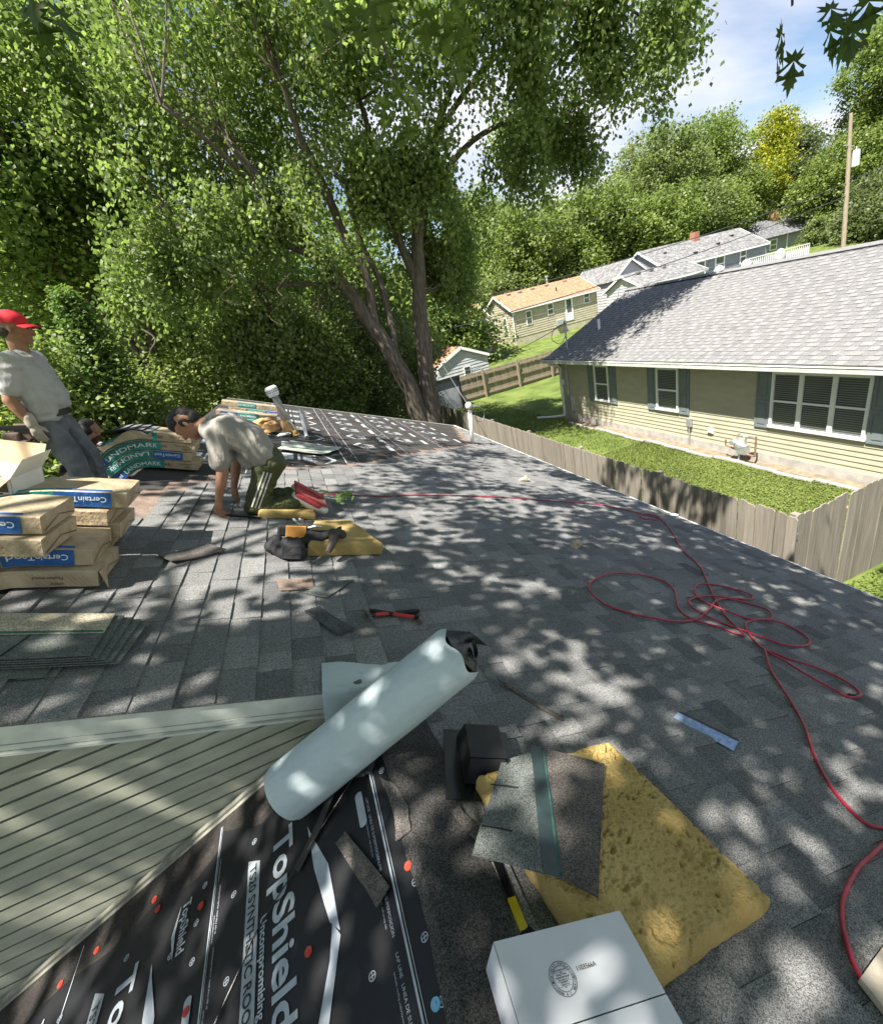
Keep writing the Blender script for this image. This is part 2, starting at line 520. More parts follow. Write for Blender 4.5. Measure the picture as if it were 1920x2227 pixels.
def tab_mesh(w, n_low, tone):
    """one shingle tab in slope coordinates: local x along the course, local y upslope, local z out"""
    h = EX + 0.012
    lo = -0.002 if n_low < .006 else -0.0005
    V = [(0, lo, n_low), (w, lo, n_low), (w, h, .0018), (0, h, .0018), (0, lo, -.002), (w, lo, -.002), (w, h, -.002), (0, h, -.002)]
    me = MB().add(V, [(0, 1, 2, 3), (0, 4, 5, 1), (1, 5, 6, 2), (3, 7, 4, 0)], tone=tone)
    return me


tabs = []          # (course, y0, width, n_low, tone)
ends = []
for i in range(NC):
    sx = XE - (i + 0.5) * EX * CA
    y_end = float(np.interp(sx, BX, BY)) + rng.uniform(-0.12, 0.12)
    ends.append(y_end)
    low = sx - EX * CA * .55 > XR2
    y = (-1.2 - rng.uniform(0, .2)) if low else YW - .045
    k = int(rng.integers(0, 2))
    while y < y_end:
        w = float(rng.choice([0.13, 0.165, 0.2, 0.235, 0.27]))
        w = min(w, y_end - y + 0.02)
        k ^= 1
        proud = 0.0135 if k else 0.0085
        tabs.append((i, y, w, proud, float(np.clip(rng.normal(0.56 if k else 0.43, 0.13), 0, 1))))
        y += w + 0.0015


def tab_point(i, y0, w):
    s = i * EX + EX / 2
    return (XE - s * CA, y0 + w / 2, -H - T * (XE - s * CA))


centers = np.array([tab_point(t[0], t[1], t[2]) for t in tabs])
vis, zc = in_view(centers, 0.0)
score = np.where(vis, 1.0 / np.maximum(zc, .2) ** 2, 0) * np.array([t[2] for t in tabs])
# walking distance foreshortening
score *= np.clip((-(centers - 0) @ np.array(NP)) / np.linalg.norm(centers, axis=1), 0.02, 1)
order = np.argsort(-score)
single = set(order[:300].tolist())
tab_cache = {}
Rtab = Matrix(((0, -CA, SA), (1, 0, 0), (0, SA, CA)))      # local x -> world y, local y -> upslope, local z -> normal
field = MB()
for idx, (i, y0, w, nl, tone) in enumerate(tabs):
    s = i * EX
    org = PS(XE - s * CA, y0, 0.0)
    tilt = rng.uniform(-0.0006, 0.0012)
    if idx in single:
        key = (round(w, 3), nl)
        if key not in tab_cache:
            me = tab_mesh(w, nl, .32 if nl > .01 else .16).mesh('shingle'); me.materials.append(M_SHINGLE)
            tab_cache[key] = me
        o = bpy.data.objects.new('shingle', tab_cache[key]); COL.objects.link(o)
        o.parent = roof
        o.matrix_local = Matrix.Translation(org + NP * tilt) @ Rtab.to_4x4()
    else:
        m_ = tab_mesh(w, nl, tone)
        field.add([org + NP * tilt + Rtab @ Vector(p) for p in m_.v], m_.f, tone=tone)
tag(field.build('shingle_field', M_SHINGLE_F, roof), kind='stuff')
# brown head laps left bare at the top of the finished courses
hl = MB()
for i in range(NC):
    nxt = ends[i + 1] if i + 1 < NC else YW
    if ends[i] > nxt - .05:
        s = (i + 1) * EX
        a0, a1 = max(nxt - .10, YW), ends[i]
        if a1 > a0 + .03 and XE - (s + .17) * CA > XR:
            hl.poly([PS(XE - (s - .01) * CA, a0, .0035), PS(XE - (s - .01) * CA, a1, .0035), PS(XE - (s + .17) * CA, a1, .003), PS(XE - (s + .17) * CA, a0, .003)], 0.003, NP)
hl.build('headlap_strips', M_BROWN, roof)
# granule strip beside the wing ridge
rs = MB()
nseg = 30
for i in range(nseg):
    y0, y1 = -1 + i * (YW + .9) / nseg, -1 + (i + 1) * (YW + .9) / nseg
    f0, f1 = 0.012 * math.sin(i * 1.3), 0.012 * math.sin((i + 1) * 1.3)
    rd0, rd1 = Vector((XR2, y0, ZR2 + .0145)), Vector((XR2, y1, ZR2 + .0145))
    rs.add([rd0, PS(XR2 + .17 + f0, y0, .0135), PS(XR2 + .17 + f1, y1, .0135), rd1], [(0, 1, 2, 3)])
    rs.add([rd0, rd1, QS(XR2 - .03 + f1 * .5, y1, .008), QS(XR2 - .03 + f0 * .5, y0, .008)], [(0, 1, 2, 3)])
rs.build('ridge_strip', M_DARKBROWN, wing)

# eave drip edge
de = MB()
yb = [-6, 1.2, 4.4, 7.6, 10.7, YF]
de = MB()
for a, b in zip(yb[:-1], yb[1:]):
    de.box(((XE + .022), (a + b) / 2, PS(XE, 0).z - .012), (.035, b - a - .012, .012))
    de.box(((XE + .038), (a + b) / 2, PS(XE, 0).z - .045), (.006, b - a - .012, .06))
de.build('drip_edge', M_WHITE, house)
MB().box((XE - .05, 3.6, PS(XE, 0).z - .13), (.03, 19.2, .14)).build('fascia', M_TRIM, house)
MB().box((XE - .01, 4.42, PS(XE, 0).z + .02), (.06, .09, .016), Matrix.Rotation(.3, 3, 'Z')).build('drip_edge_scrap', M_WHITE, house)
fr = MB()
fr.poly([PS(XR, YF - .01, -.0), PS(XE, YF - .01, -.0), PS(XE, YF - .01, -.17), PS(XR, YF - .01, -.17)], .02, (0, -1, 0))
fr.build('far_rake_board', M_TRIM, house)

# ------------------------------------------------------------------ underlayment sheets and their print
un = MB()
for (xa, xb, n) in ((2.45, 3.75, -.009), (1.33, 2.55, -.0078), (0.40, 1.43, -.0066), (-0.62, 0.50, -.0054), (XR, -0.52, -.0042)):
    ns = 40
    for j in range(ns):
        y0, y1 = 3.0 + j * (YF - 3.02) / ns, 3.0 + (j + 1) * (YF - 3.02) / ns
        w0 = .002 * abs(math.sin(y0 * 3.1 + xa)); w1 = .002 * abs(math.sin(y1 * 3.1 + xa))
        un.add([PS(xa, y0, n + w0), PS(xb, y0, n), PS(xb, y1, n), PS(xa, y1, n + w1)], [(0, 1, 2, 3)])
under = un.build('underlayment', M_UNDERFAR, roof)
uq = MB()
for (xa, xb, n) in ((XR2 - .73, XR2 - 2.6, .001), (XR2 - .005, XR2 - .75, .0025)):
    ns = 24
    for j in range(ns):
        y0, y1 = -2.0 + j * 3.52 / ns, -2.0 + (j + 1) * 3.52 / ns
        for q in range(4):
            x0, x1 = xa + (xb - xa) * q / 4, xa + (xb - xa) * (q + 1) / 4
            f = lambda x, y: n + .003 * abs(math.sin(y * 4.7 + x * 6)) * (0.3 + .7 * abs(math.sin(x * 9)))
            uq.add([QS(x0, y0, f(x0, y0)), QS(x0, y1, f(x0, y1)), QS(x1, y1, f(x1, y1)), QS(x1, y0, f(x1, y0))], [(0, 1, 2, 3)])
underq = uq.build('underlayment', M_UNDER, wing, smooth=True)
PN = 0.0065


def print_text(mb, surf, s, x, y, size, n=PN, bold=0.0, sx=1.0, mi=0):
    """text laid on a slope, reading towards the camera (-y), letter tops towards +x"""
    V, F = text_mesh(s, size, bold)
    mb.add([surf(x + b * CA, y - a * sx, n) for a, b in V], [f[::-1] if surf is None else f for f in F], mi)


def print_poly(mb, surf, pts, n=PN, mi=0):
    mb.add([surf(x, y, n) for x, y in pts], [tuple(range(len(pts)))], mi)


pr = MB()
print_text(pr, QS, 'TopShield', -0.592, 1.262, 0.120, bold=0.003, sx=1.12)
print_text(pr, QS, 'Uncompromising Commitment', -0.640, 1.035, 0.036, bold=.0008)
print_poly(pr, QS, [(-.452, 1.198), (-.436, 1.15), (-.385, 1.02), (-.368, .825), (-.398, .865), (-.437, 1.04)])
print_poly(pr, QS, [(-.390, .858), (-.368, .815), (-.425, .66), (-.47, .52), (-.50, .52), (-.462, .66), (-.408, .78)])
for (xx, w) in ((-.192, .006), (-.181, .002), (-.851, .004), (-.843, .0015), (-1.50, .004)):
    print_poly(pr, QS, [(xx, 1.5), (xx + w, 1.5), (xx + w, -.2), (xx, -.2)])
for y0 in (1.14, .95, .70, .42, .2):
    print_text(pr, QS, 'LAP LINE   LINEA DE SUPERPOSICION', -.222, y0 - .02, .013)
    print_text(pr, QS, 'synthetic roofing underlayment  walk on top side', -.236, y0 - .05, .008)
    print_text(pr, QS, 'underlayment lap line  install shiny side up', -.824, y0 + .12, .009)
    print_text(pr, QS, 'LINEA DE SUPERPOSICION', -.835, y0 + .22, .007)
for (x, y, s_) in ((-.985, 1.31, .052), (-1.0, .70, .052), (-1.62, 1.33, .05)):
    print_text(pr, QS, 'TopShield', x, y, s_, bold=.001, sx=.8)
    print_poly(pr, QS, [(x - .012, y), (x - .02, y - .08), (x - .012, y - .17), (x - .035, y - .09)])
print_text(pr, QS, 'TopShield', -1.235, 1.24, 0.120, bold=.003, sx=1.1)
print_poly(pr, QS, [(-1.09, 1.19), (-1.075, 1.14), (-1.03, 1.02), (-1.01, .83), (-1.04, .87), (-1.08, 1.04)])
for (x, y) in ((-.245, 1.10), (-.90, .93)):
    print_poly(pr, QS, [(x + .012 * math.cos(a) * 1.2, y + .05 * (1 if math.sin(a) > 0 else -1) + .012 * math.sin(a)) for a in np.linspace(0, 2 * math.pi, 16, endpoint=False)])
MK = [(-0.144, 1.167), (-0.127, 0.786), (-0.139, 0.663), (-0.293, 0.677), (-0.758, 0.944), (-0.757, 1.184), (-0.896, 1.31), (-1.009, 1.162),
      (-0.913, 1.199), (-0.906, 1.083), (-1.227, 1.292), (-0.68, 1.314), (-.135, .537), (-.30, .45), (-1.5, 1.28)]
for (x, y) in MK:
    r = .0105
    for k in range(14):
        a0, a1 = 2 * math.pi * k / 14, 2 * math.pi * (k + 1) / 14
        pr.add([QS(x + r * math.cos(a0), y + r * math.sin(a0), PN), QS(x + r * math.cos(a1), y + r * math.sin(a1), PN),
                QS(x + .78 * r * math.cos(a1), y + .78 * r * math.sin(a1), PN), QS(x + .78 * r * math.cos(a0), y + .78 * r * math.sin(a0), PN)], [(0, 1, 2, 3)])
    for (u, v) in ((1, .16), (.16, 1)):
        pr.add([QS(x - r * .8 * u, y - r * .8 * v, PN), QS(x + r * .8 * u, y - r * .8 * v, PN), QS(x + r * .8 * u, y + r * .8 * v, PN), QS(x - r * .8 * u, y + r * .8 * v, PN)], [(0, 1, 2, 3)])
tag(pr.build('printing', M_PRINT, underq), kind='stuff')
pb = MB()
print_poly(pb, QS, [(-.702, 1.255), (-.652, 1.225), (-.652, .2), (-.702, .2)], PN - .0008)
print_poly(pb, QS, [(-1.345, 1.26), (-1.295, 1.23), (-1.295, .2), (-1.345, .2)], PN - .0008)
tag(pb.build('printing_band', M_PRINTGREY, underq), kind='stuff')
pk = MB()
print_text(pk, QS, 'TS20 SYNTHETIC ROOFING UNDERLAYMENT', -.692, 1.225, .042, PN + .0004, bold=.0006)
print_text(pk, QS, 'TS20 SYNTHETIC ROOFING', -1.335, 1.22, .042, PN + .0004)
tag(pk.build('printing_band_text', M_PRINTBLK, underq), kind='stuff')
# print on the far sheets (small in the picture)
pf = MB()
LV, LF = text_mesh('TopShield', 0.25, .007)
TV, TF = text_mesh('TS20 SYNTHETIC', 0.055, .001)


def far_logo(x, y, k=1.0, flip=1):
    n = -.0012
    pf.add([PS(x + b * CA * flip * k, y - a * .40 * flip * k, n) for a, b in LV], [f if flip > 0 else f for f in LF])
    if flip > 0:
        for (u0, u1) in ((-.26, -.12), (-.07, -.04)):
            print_poly(pf, PS, [(x + u0 * k, y + .02), (x + u1 * k, y + .02), (x + u1 * k, y - .38 * k), (x + u0 * k, y - .38 * k)], n)
        for (a, b, c, d) in (((.24, .06), (.29, .06), (.42, -.22), (.36, -.22)), ((.36, -.22), (.42, -.22), (.29, -.50), (.24, -.50))):
            print_poly(pf, PS, [(x + q[0] * k, y + q[1] * k) for q in (a, b, c, d)], n)
    else:
        for (a, b, c, d) in (((-.24, .50), (-.18, .50), (-.31, .24), (-.37, .24)), ((-.37, .24), (-.31, .24), (-.18, 0), (-.24, 0))):
            print_poly(pf, PS, [(x + q[0] * k, y + q[1] * k) for q in (a, b, c, d)], n)
        print_poly(pf, PS, [(x + .24 * k, y), (x + .32 * k, y), (x + .32 * k, y + .48 * k), (x + .24 * k, y + .48 * k)], n)


for yy in np.arange(5.6, 13.0, 0.93):
    far_logo(-.16, yy, 1.0)
    far_logo(-1.18, yy + .5, .8)
    for (xx, off, kk) in ((1.02, .1, .95), (1.95, .35, .95), (2.95, .2, .9)):
        lim = float(np.interp(xx + .2, BX, BY)) + .45
        if yy + off > lim and yy + off < YF - .4:
            far_logo(xx, yy + off, kk, -1)
for (xx, w) in ((.37, .012), (.55, .008), (1.32, .012), (1.5, .008), (2.45, .012), (-.62, .012), (-.78, .01)):
    y0 = max(3.3, float(np.interp(xx, BX, BY)) + .1)
    for s_ in range(12):
        ya, yb_ = y0 + (YF - .1 - y0) * s_ / 12, y0 + (YF - .1 - y0) * (s_ + .93) / 12
        print_poly(pf, PS, [(xx, ya), (xx + w, ya), (xx + w, yb_), (xx, yb_)], -.0012)
tag(pf.build('printing', mat('print_far', (.30, .31, .32), (.55, .56, .58), scale=6, detail=6, rough=.7), under), kind='stuff')  # whiter print than on the near sheets
# cap nails: small ones far away as one part, the near red ones singly
cn_ = MB()
for k in range(420):
    x = rng.uniform(-1.5, 3.3); y = rng.uniform(max(3.6, float(np.interp(x, BX, BY)) + .1), YF - .2)
    if rng.random() < .7:
        x = rng.choice([.45, 1.42, 2.5, -.7]) + rng.normal(0, .06)
        y = rng.uniform(max(3.7, float(np.interp(x, BX, BY)) + .1), YF - .2)
    r = .016
    cn_.add([PS(x + r * math.cos(a), y + r * math.sin(a), .001) for a in np.linspace(0, 2 * math.pi, 7, endpoint=False)], [tuple(range(7))], mi=int(rng.random() < .3))
tag(cn_.build('cap_nails', [M_PRINT, mat('cap_red', (.42, .06, .035), rough=.5)], under), kind='stuff')


def cap_nail(x, y, m):
    mb = MB()
    ctr = QS(x, y, .004)
    n = 16
    ring = lambda r, h: [QS(x + r * math.cos(a), y + r * math.sin(a), h) for a in np.linspace(0, 2 * math.pi, n, endpoint=False)]
    V = ring(.0125, .006) + ring(.0115, .0095) + ring(.004, .0085) + ring(.0035, .011)
    F = []
    for j in range(3):
        F += [(j * n + k, j * n + (k + 1) % n, (j + 1) * n + (k + 1) % n, (j + 1) * n + k) for k in range(n)]
    F.append(tuple(3 * n + k for k in range(n)))
    mb.add(V, F)
    return mb.build('cap_nail', m, underq, smooth=False)


M_CAPRED = mat('cap_red_near', (.45, .05, .035), (.5, .07, .04), rough=.45)
for (x, y) in ((-0.135, 0.834), (-0.472, 0.84), (-0.901, 1.245), (-1.119, 1.38), (-1.148, 1.432), (-1.409, 1.428), (-1.564, 1.416), (-0.901, 0.957)):
    cap_nail(x, y, M_CAPRED)
cap_nail(-.151, .541, mat('cap_blue', (.18, .42, .58), rough=.45))
# ------------------------------------------------------------------ neighbour's house
M_YSIDE = mat('siding_cream', (0.40, 0.37, 0.275), (0.455, 0.42, 0.315), scale=2, rough=0.6, stretch=(1, 1, 3))
M_GLASS = mat('window_glass', (0.045, 0.055, 0.055), (0.085, 0.095, 0.09), scale=1.5, rough=0.06, spec=0.9)
M_SHUT = mat('shutter_grey', (0.16, 0.19, 0.195), (0.19, 0.22, 0.225), scale=4, rough=0.6)
M_BLIND = mat('blind_slats', (0.19, 0.20, 0.19), rough=0.6)
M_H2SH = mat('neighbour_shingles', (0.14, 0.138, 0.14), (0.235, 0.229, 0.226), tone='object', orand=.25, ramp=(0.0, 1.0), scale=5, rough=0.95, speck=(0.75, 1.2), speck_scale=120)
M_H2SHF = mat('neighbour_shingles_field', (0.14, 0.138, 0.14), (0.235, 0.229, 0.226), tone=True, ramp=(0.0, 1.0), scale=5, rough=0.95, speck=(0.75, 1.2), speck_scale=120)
M_RUST = mat('rusty_pipe', (0.20, 0.11, 0.07), (0.28, 0.17, 0.11), scale=20, rough=0.8)

XH, ZE2, XE2, XRH, YL, YN = 10.0, -2.47, 9.5, 13.65, 16.1, -4.0
ZRH = ZE2 + T * (XRH - XE2)
nb = empty('neighbour_house', (12, 6, -4.95), 'cream sided house with grey shutters and light grey shingle roof beyond the fence', 'house')
core = MB()
core.box((XH + 3.65, (YL - .25 + YN) / 2, (-5.2 - 2.6) / 2), (7.26, YL - .25 - YN, 2.6))
core.poly([(XH + .02, YL - .26, -2.6), (XRH * 2 - XH, YL - .26, -2.6), (XRH, YL - .26, ZRH - .1)], .1, (0, 1, 0))
core.build('wall', M_YSIDE, nb)
z = -4.71
while z < -2.62:
    wedge_board(lambda y, q: Vector((XH, y, q)), None, z, z + .112, YL - .3, YN, YL - .3, YN, (-1, 0, 0), proud=.020, base=.003).build('siding_board', M_YSIDE, nb)
    z += .112
MB().box((XH + .02, (YL + YN) / 2 - .15, -4.95), (.10, YL - YN - .32, .5)).build('foundation', M_CONC, nb)
MB().box((XH - .02, YL - .29, -3.62), (.07, .05, 2.25)).build('corner_post', M_YSIDE, nb)
sl = MB()
sl.poly([(XE2, YL, ZE2), (XE2, YN, ZE2), (XRH, YN, ZRH), (XRH, YL, ZRH)], .14, NQ)
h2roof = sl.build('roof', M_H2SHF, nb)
sl = MB().poly([(XRH, YL, ZRH), (XRH, YN, ZRH), (2 * XRH - XE2, YN, ZE2), (2 * XRH - XE2, YL, ZE2)], .14, NP)
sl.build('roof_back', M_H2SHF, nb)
MB().box((XE2 + .26, (YL + YN) / 2, ZE2 - .13), (.50, YL - YN - .04, .02)).build('soffit', M_TRIM, nb)
gt = MB()
gt.box((XE2 - .055, (YL + YN) / 2, ZE2 - .075), (.11, YL - YN, .11)); gt.box((XE2 - .112, (YL + YN) / 2, ZE2 - .018), (.018, YL - YN + .01, .022))
gt.build('gutter', M_TRIM, nb, bevel=.008)
# tabs
E2 = 0.143
N2 = int((XRH - XE2) / CA / E2)
Rh = Matrix(((0, CA, -SA), (-1, 0, 0), (0, SA, CA)))
t2 = []
for i in range(N2):
    y = YL - rng.uniform(0, .2); k = 0
    while y > YN + .3:
        w = float(rng.choice([.11, .14, .17, .2, .24])); k ^= 1
        t2.append((i, y, w, .016 if k else .008, float(np.clip(rng.normal(.78 if k else .30, .11), 0, 1)))); y -= w + .002  # recessed tabs darker: gray shadow between pale dashes put into the tone
cc = np.array([(XE2 + (i + .5) * E2 * CA, y - w / 2, ZE2 + (i + .5) * E2 * SA) for i, y, w, _, _ in t2])
v2, z2 = in_view(cc, 0)
o2 = set(np.argsort(-np.where(v2, 1 / np.maximum(z2, .3) ** 2, 0))[:300].tolist())
cache2 = {}
f2 = MB()


def tab2(w, nl, tone):
    h = E2 + .01
    V = [(0, 0, nl), (w, 0, nl), (w, h, .003), (0, h, .003), (0, 0, 0), (w, 0, 0), (w, h, 0), (0, h, 0)]
    return MB().add(V, [(0, 1, 2, 3), (0, 4, 5, 1), (1, 5, 6, 2), (3, 7, 4, 0)], tone=tone)


for idx, (i, y, w, nl, tone) in enumerate(t2):
    org = Vector((XE2 + i * E2 * CA, y, ZE2 + i * E2 * SA)) + NQ * .002
    if idx in o2:
        key = (w, nl)
        if key not in cache2:
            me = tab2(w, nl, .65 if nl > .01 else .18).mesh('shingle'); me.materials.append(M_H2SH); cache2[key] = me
        o = bpy.data.objects.new('shingle', cache2[key]); COL.objects.link(o); o.parent = h2roof
        o.matrix_local = Matrix.Translation(org) @ Rh.to_4x4()
    else:
        q = tab2(w, nl, tone); f2.add([org + Rh @ Vector(p) for p in q.v], q.f, tone=tone)
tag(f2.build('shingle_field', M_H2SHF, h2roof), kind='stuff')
rv = MB()
for s_ in (-1, 1):
    rv.add([Vector((XRH, YL, ZRH + .045)), Vector((XRH, YN, ZRH + .045)), Vector((XRH + s_ * .16, YN, ZRH - .16 * T + .03)), Vector((XRH + s_ * .16, YL, ZRH - .16 * T + .03))], [(0, 1, 2, 3)])
rv.build('ridge_cap', M_H2SHF, h2roof)
MB().box((XRH - .165, (YL + YN) / 2, ZRH - .045), (.02, YL - YN, .05)).build('ridge_vent', M_DARK, h2roof)


def window(parent, y1, y0, zt, zb, x, cols=1, shutters=True, blinds=True):
    """double-hung units in a wall that faces -x; y1 > y0"""
    w = empty('window', ((x), (y0 + y1) / 2, zb))
    w.parent = parent; w.matrix_parent_inverse = Matrix.Translation(-world_loc(parent))
    d = .05
    f = MB()
    f.box((x - .03, (y0 + y1) / 2, zt - .03), (.07, y1 - y0, .06)); f.box((x - .035, (y0 + y1) / 2, zb + .03), (.08, y1 - y0 + .04, .06))
    cw = (y1 - y0) / cols
    for c in range(cols + 1):
        f.box((x - .0312, y0 + c * cw + (.03 if c == 0 else -.03 if c == cols else 0), (zt + zb) / 2), (.066, .06 if c in (0, cols) else .09, zt - zb - .12))
    for c in range(cols):
        f.box((x - .026, y0 + (c + .5) * cw, (zt + zb) / 2 - .02), (.05, cw - .1, .045))
    f.build('frame', M_WHITE, w)
    for c in range(cols):
        for (a, b) in ((zt - .06, (zt + zb) / 2), ((zt + zb) / 2 - .04, zb + .06)):
            MB().box((x - .024 if a > (zt + zb) / 2 + .1 else x - .021, y0 + (c + .5) * cw, (a + b) / 2), (.008, cw - .06, a - b)).build('pane', M_GLASS, w)
        if blinds:
            bl = MB()
            q = zb + .09
            while q < zt - .07:
                if not abs(q - (zt + zb) / 2 + .02) < .03:
                    bl.box((x - .0285, y0 + (c + .5) * cw, q), (.002, cw - .13, .020))
                q += .046
            bl.build('blind', M_BLIND, w)
    if shutters:
        for (ya, yb_) in ((y1 + .02, y1 + .36), (y0 - .36, y0 - .02)):
            s = MB()
            s.box((x - .028, (ya + yb_) / 2, (zt + zb) / 2), (.028, yb_ - ya, zt - zb + .1))
            for (a, b) in ((zt + .02, (zt + zb) / 2 + .03), ((zt + zb) / 2 - .05, zb - .01)):
                s.box((x - .046, (ya + yb_) / 2, a - .0), (.012, yb_ - ya - .02, .05)); s.box((x - .046, (ya + yb_) / 2, b), (.012, yb_ - ya - .02, .05))
                s.box((x - .0455, ya + .03, (a + b) / 2), (.011, .05, a - b - .05)); s.box((x - .0455, yb_ - .03, (a + b) / 2), (.011, .05, a - b - .05))
                s.box((x - .0475, (ya + yb_) / 2, (a + b) / 2), (.010, yb_ - ya - .17, a - b - .13))
            s.build('shutter', M_SHUT, w)
    return w


window(nb, 13.66, 12.90, -2.74, -3.99, XH)
window(nb, 10.77, 9.95, -2.74, -3.99, XH)
window(nb, 7.33, 5.43, -2.74, -4.02, XH, cols=3, blinds=True)
ds = MB().tube(smooth_path([(9.42, 15.72, -2.56), (9.5, 15.72, -2.66), (9.93, 15.72, -2.85), (9.93, 15.72, -3.2), (9.93, 15.72, -4.62), (9.80, 15.85, -4.80), (9.35, 16.9, -4.89)], 4), .042, 8)
ds.build('downspout', M_WHITE, nb)
em = MB().box((9.93, 15.2, -4.22), (.13, .30, .62)).box((9.93, 15.2, -4.66), (.10, .12, .28)).tube([(9.93, 15.28, -2.6), (9.93, 15.28, -3.9)], .035)
em.build('electric_meter_box', M_GALV, nb, bevel=.012)
MB().box((9.94, 15.66, -3.45), (.09, .13, .20)).tube([(9.95, 15.66, -3.55), (9.95, 15.66, -4.8)], .012).build('junction_box', M_WHITE, nb, bevel=.01)
MB().box((9.93, 9.55, -4.22), (.08, .14, .24)).tube([(9.93, 9.55, -4.3), (9.93, 9.55, -5.0)], .022).build('cable_box', M_GALV, nb, bevel=.01)
MB().box((9.965, 8.89, -4.36), (.04, .18, .15)).box((9.94, 8.89, -4.36), (.03, .09, .09)).build('outlet_cover', M_WHITE, nb, bevel=.008)
gm = MB()
gm.ball((9.72, 7.82, -4.52), (.10, .17, .15), 12, 8).ball((9.68, 7.95, -4.42), (.07, .09, .07)).box((9.72, 7.74, -4.58), (.17, .22, .22))
gm.tube([(9.66, 7.95, -4.42), (9.58, 7.95, -4.42)], .06, 12).tube([(9.72, 7.84, -4.6), (9.72, 7.84, -4.98)], .024)
gm.tube(smooth_path([(9.72, 7.7, -4.5), (9.72, 7.68, -4.30), (9.72, 7.55, -4.22), (9.72, 7.44, -4.22)], 4), .024).tube(smooth_path([(9.72, 7.9, -4.42), (9.72, 7.9, -4.25), (9.72, 7.8, -4.2), (9.72, 7.72, -4.28)], 4), .02)
gmo = gm.build('gas_meter', M_GALV, nb, smooth=False)
gp = MB().tube([(9.72, 7.43, -4.2), (9.72, 7.43, -4.7)], .022).tube([(9.72, 7.43, -4.7), (9.72, 7.75, -4.7)], .022).tube([(9.72, 7.95, -4.62), (9.72, 8.22, -4.56), (9.72, 8.22, -4.42)], .022)
gp.build('pipe', M_RUST, gmo)
vp_ = MB().tube([(11.16, 14.78, -1.80), (11.16, 14.78, -1.42)], .05, 10)
vp_.build('vent_pipe', M_WHITE, nb)
ms = MB().tube([(10.05, 15.25, -2.3), (10.05, 15.25, -1.35)], .03).ball((10.05, 15.22, -1.28), (.06, .08, .09))
ms.build('service_mast', M_GALV, nb)
tag(MB().tube(smooth_path([(10.03, 15.3, -1.3), (9.9, 15.75, -1.45), (9.85, 15.9, -1.8), (9.95, 15.5, -2.0), (10.04, 15.28, -1.75)], 6), .012, 5).build('service_cable', M_DARK, nb))
# bare soil and concrete edge at the wall
so = MB().grid(lambda u, v: (9.66 + .32 * u + .06 * math.sin(v * 40) - .25 * max(0, .42 - v), -3 + 18.5 * v, -4.93 + .03 * u + .012 * math.sin(v * 90 + u * 5)), 6, 80)
tag(so.build('soil_strip', M_DIRT), kind='structure')
ed = MB()
for i in range(22):
    ed.box((9.62 + .05 * math.sin(i * 2.1) - .3 * max(0, .42 - i / 22), -2.6 + i * .82, -4.91), (.09, .80, .06), Matrix.Rotation(.03 * math.sin(i * 3), 3, 'Z'))
tag(ed.build('garden_edging', M_CONC, bevel=.01), kind='structure')

# ------------------------------------------------------------------ fences
XF = 5.6
fe = empty('wooden_fence', (XF, 10, -5.0), 'weathered grey dog-eared picket fence along the roof edge', 'fence')
pick_cache = {}


def picket_mesh(w, h, key, m):
    if key in pick_cache: return pick_cache[key]
    c = .028
    pts = [(-w / 2, 0), (w / 2, 0), (w / 2, h - c), (w / 2 - c, h), (-w / 2 + c, h), (-w / 2, h - c)]
    me = MB().poly([(x, 0, z_) for x, z_ in pts], .018, (0, -1, 0)).mesh('picket'); me.materials.append(m)
    pick_cache[key] = me
    return me


def picket(parent, x, y, z0, h, rz, key, m, w=.138):
    o = bpy.data.objects.new('picket', picket_mesh(w, h, key, m)); COL.objects.link(o)
    o.parent = parent; o.matrix_parent_inverse = Matrix.Translation(-Vector(parent.location))
    o.location = (x, y, z0); o.rotation_euler = (rng.normal(0, .003), rng.normal(0, .004), rz)
    return o


y = 3.70; n = 0
while y < 18.6:
    picket(fe, XF + rng.normal(0, .005), y, -5.02 + rng.normal(0, .006), 1.60, math.pi / 2, 'near%d' % (n % 4), M_WOODOLD, w=.1395 + .0008 * (n % 4)); y += .143; n += 1
x = XF + .08
while x < 9.75:
    picket(fe, x, 3.66 + rng.normal(0, .006), -5.02 + rng.normal(0, .008), 1.60, 0, 'near%d' % (n % 4), M_WOODOLD); x += .1425; n += 1
for zz_ in (-3.75, -4.6):
    MB().box((XF + .05, 11.1, zz_), (.04, 14.9, .09)).build('rail', M_WOODOLD, fe)
    MB().box((7.7, 3.71, zz_ + .02), (4.1, .04, .09)).build('rail', M_WOODOLD, fe)
for yy in np.arange(3.75, 18.6, 2.4):
    MB().box((XF + .12, yy, -4.4), (.09, .09, 1.9)).build('post', M_WOODOLD, fe)
ff = empty('wooden_fence', (12, 24.6, -4.9), 'tan plank fence with posts and rails across the far end of the lawn', 'fence')
x = 8.9; n = 0
while x < 18.5:
    picket(ff, x, 24.68, -4.95, 1.52, 0, 'far%d' % (n % 3), M_WOODTAN, w=.132); x += .142; n += 1
for zz_ in (-4.72, -4.2, -3.62):
    MB().box((13.7, 24.63, zz_), (9.6, .04, .09)).build('rail', M_WOODTAN, ff)
for xx in (10.46, 12.73, 15.0, 17.3):
    MB().box((xx, 24.56, -4.15), (.10, .10, 1.65)).build('post', M_WOODTAN, ff)
pn = empty('garden_shed', (7.8, 23.4, -4.95), 'grey board lean-to with black frame between the maple trunk and tan fence', 'shed')
MB().box((7.8, 23.5, -4.1), (1.5, .06, 1.6)).build('panel', mat('grey_board', (.22, .24, .25), (.30, .32, .33), scale=3, rough=.7), pn)
q = MB()
q.box((8.52, 23.45, -4.05), (.10, .14, 1.75)); q.box((7.05, 23.45, -4.05), (.10, .14, 1.75)); q.box((7.8, 23.44, -3.22), (1.6, .16, .12))
q.build('frame', M_DARK, pn)
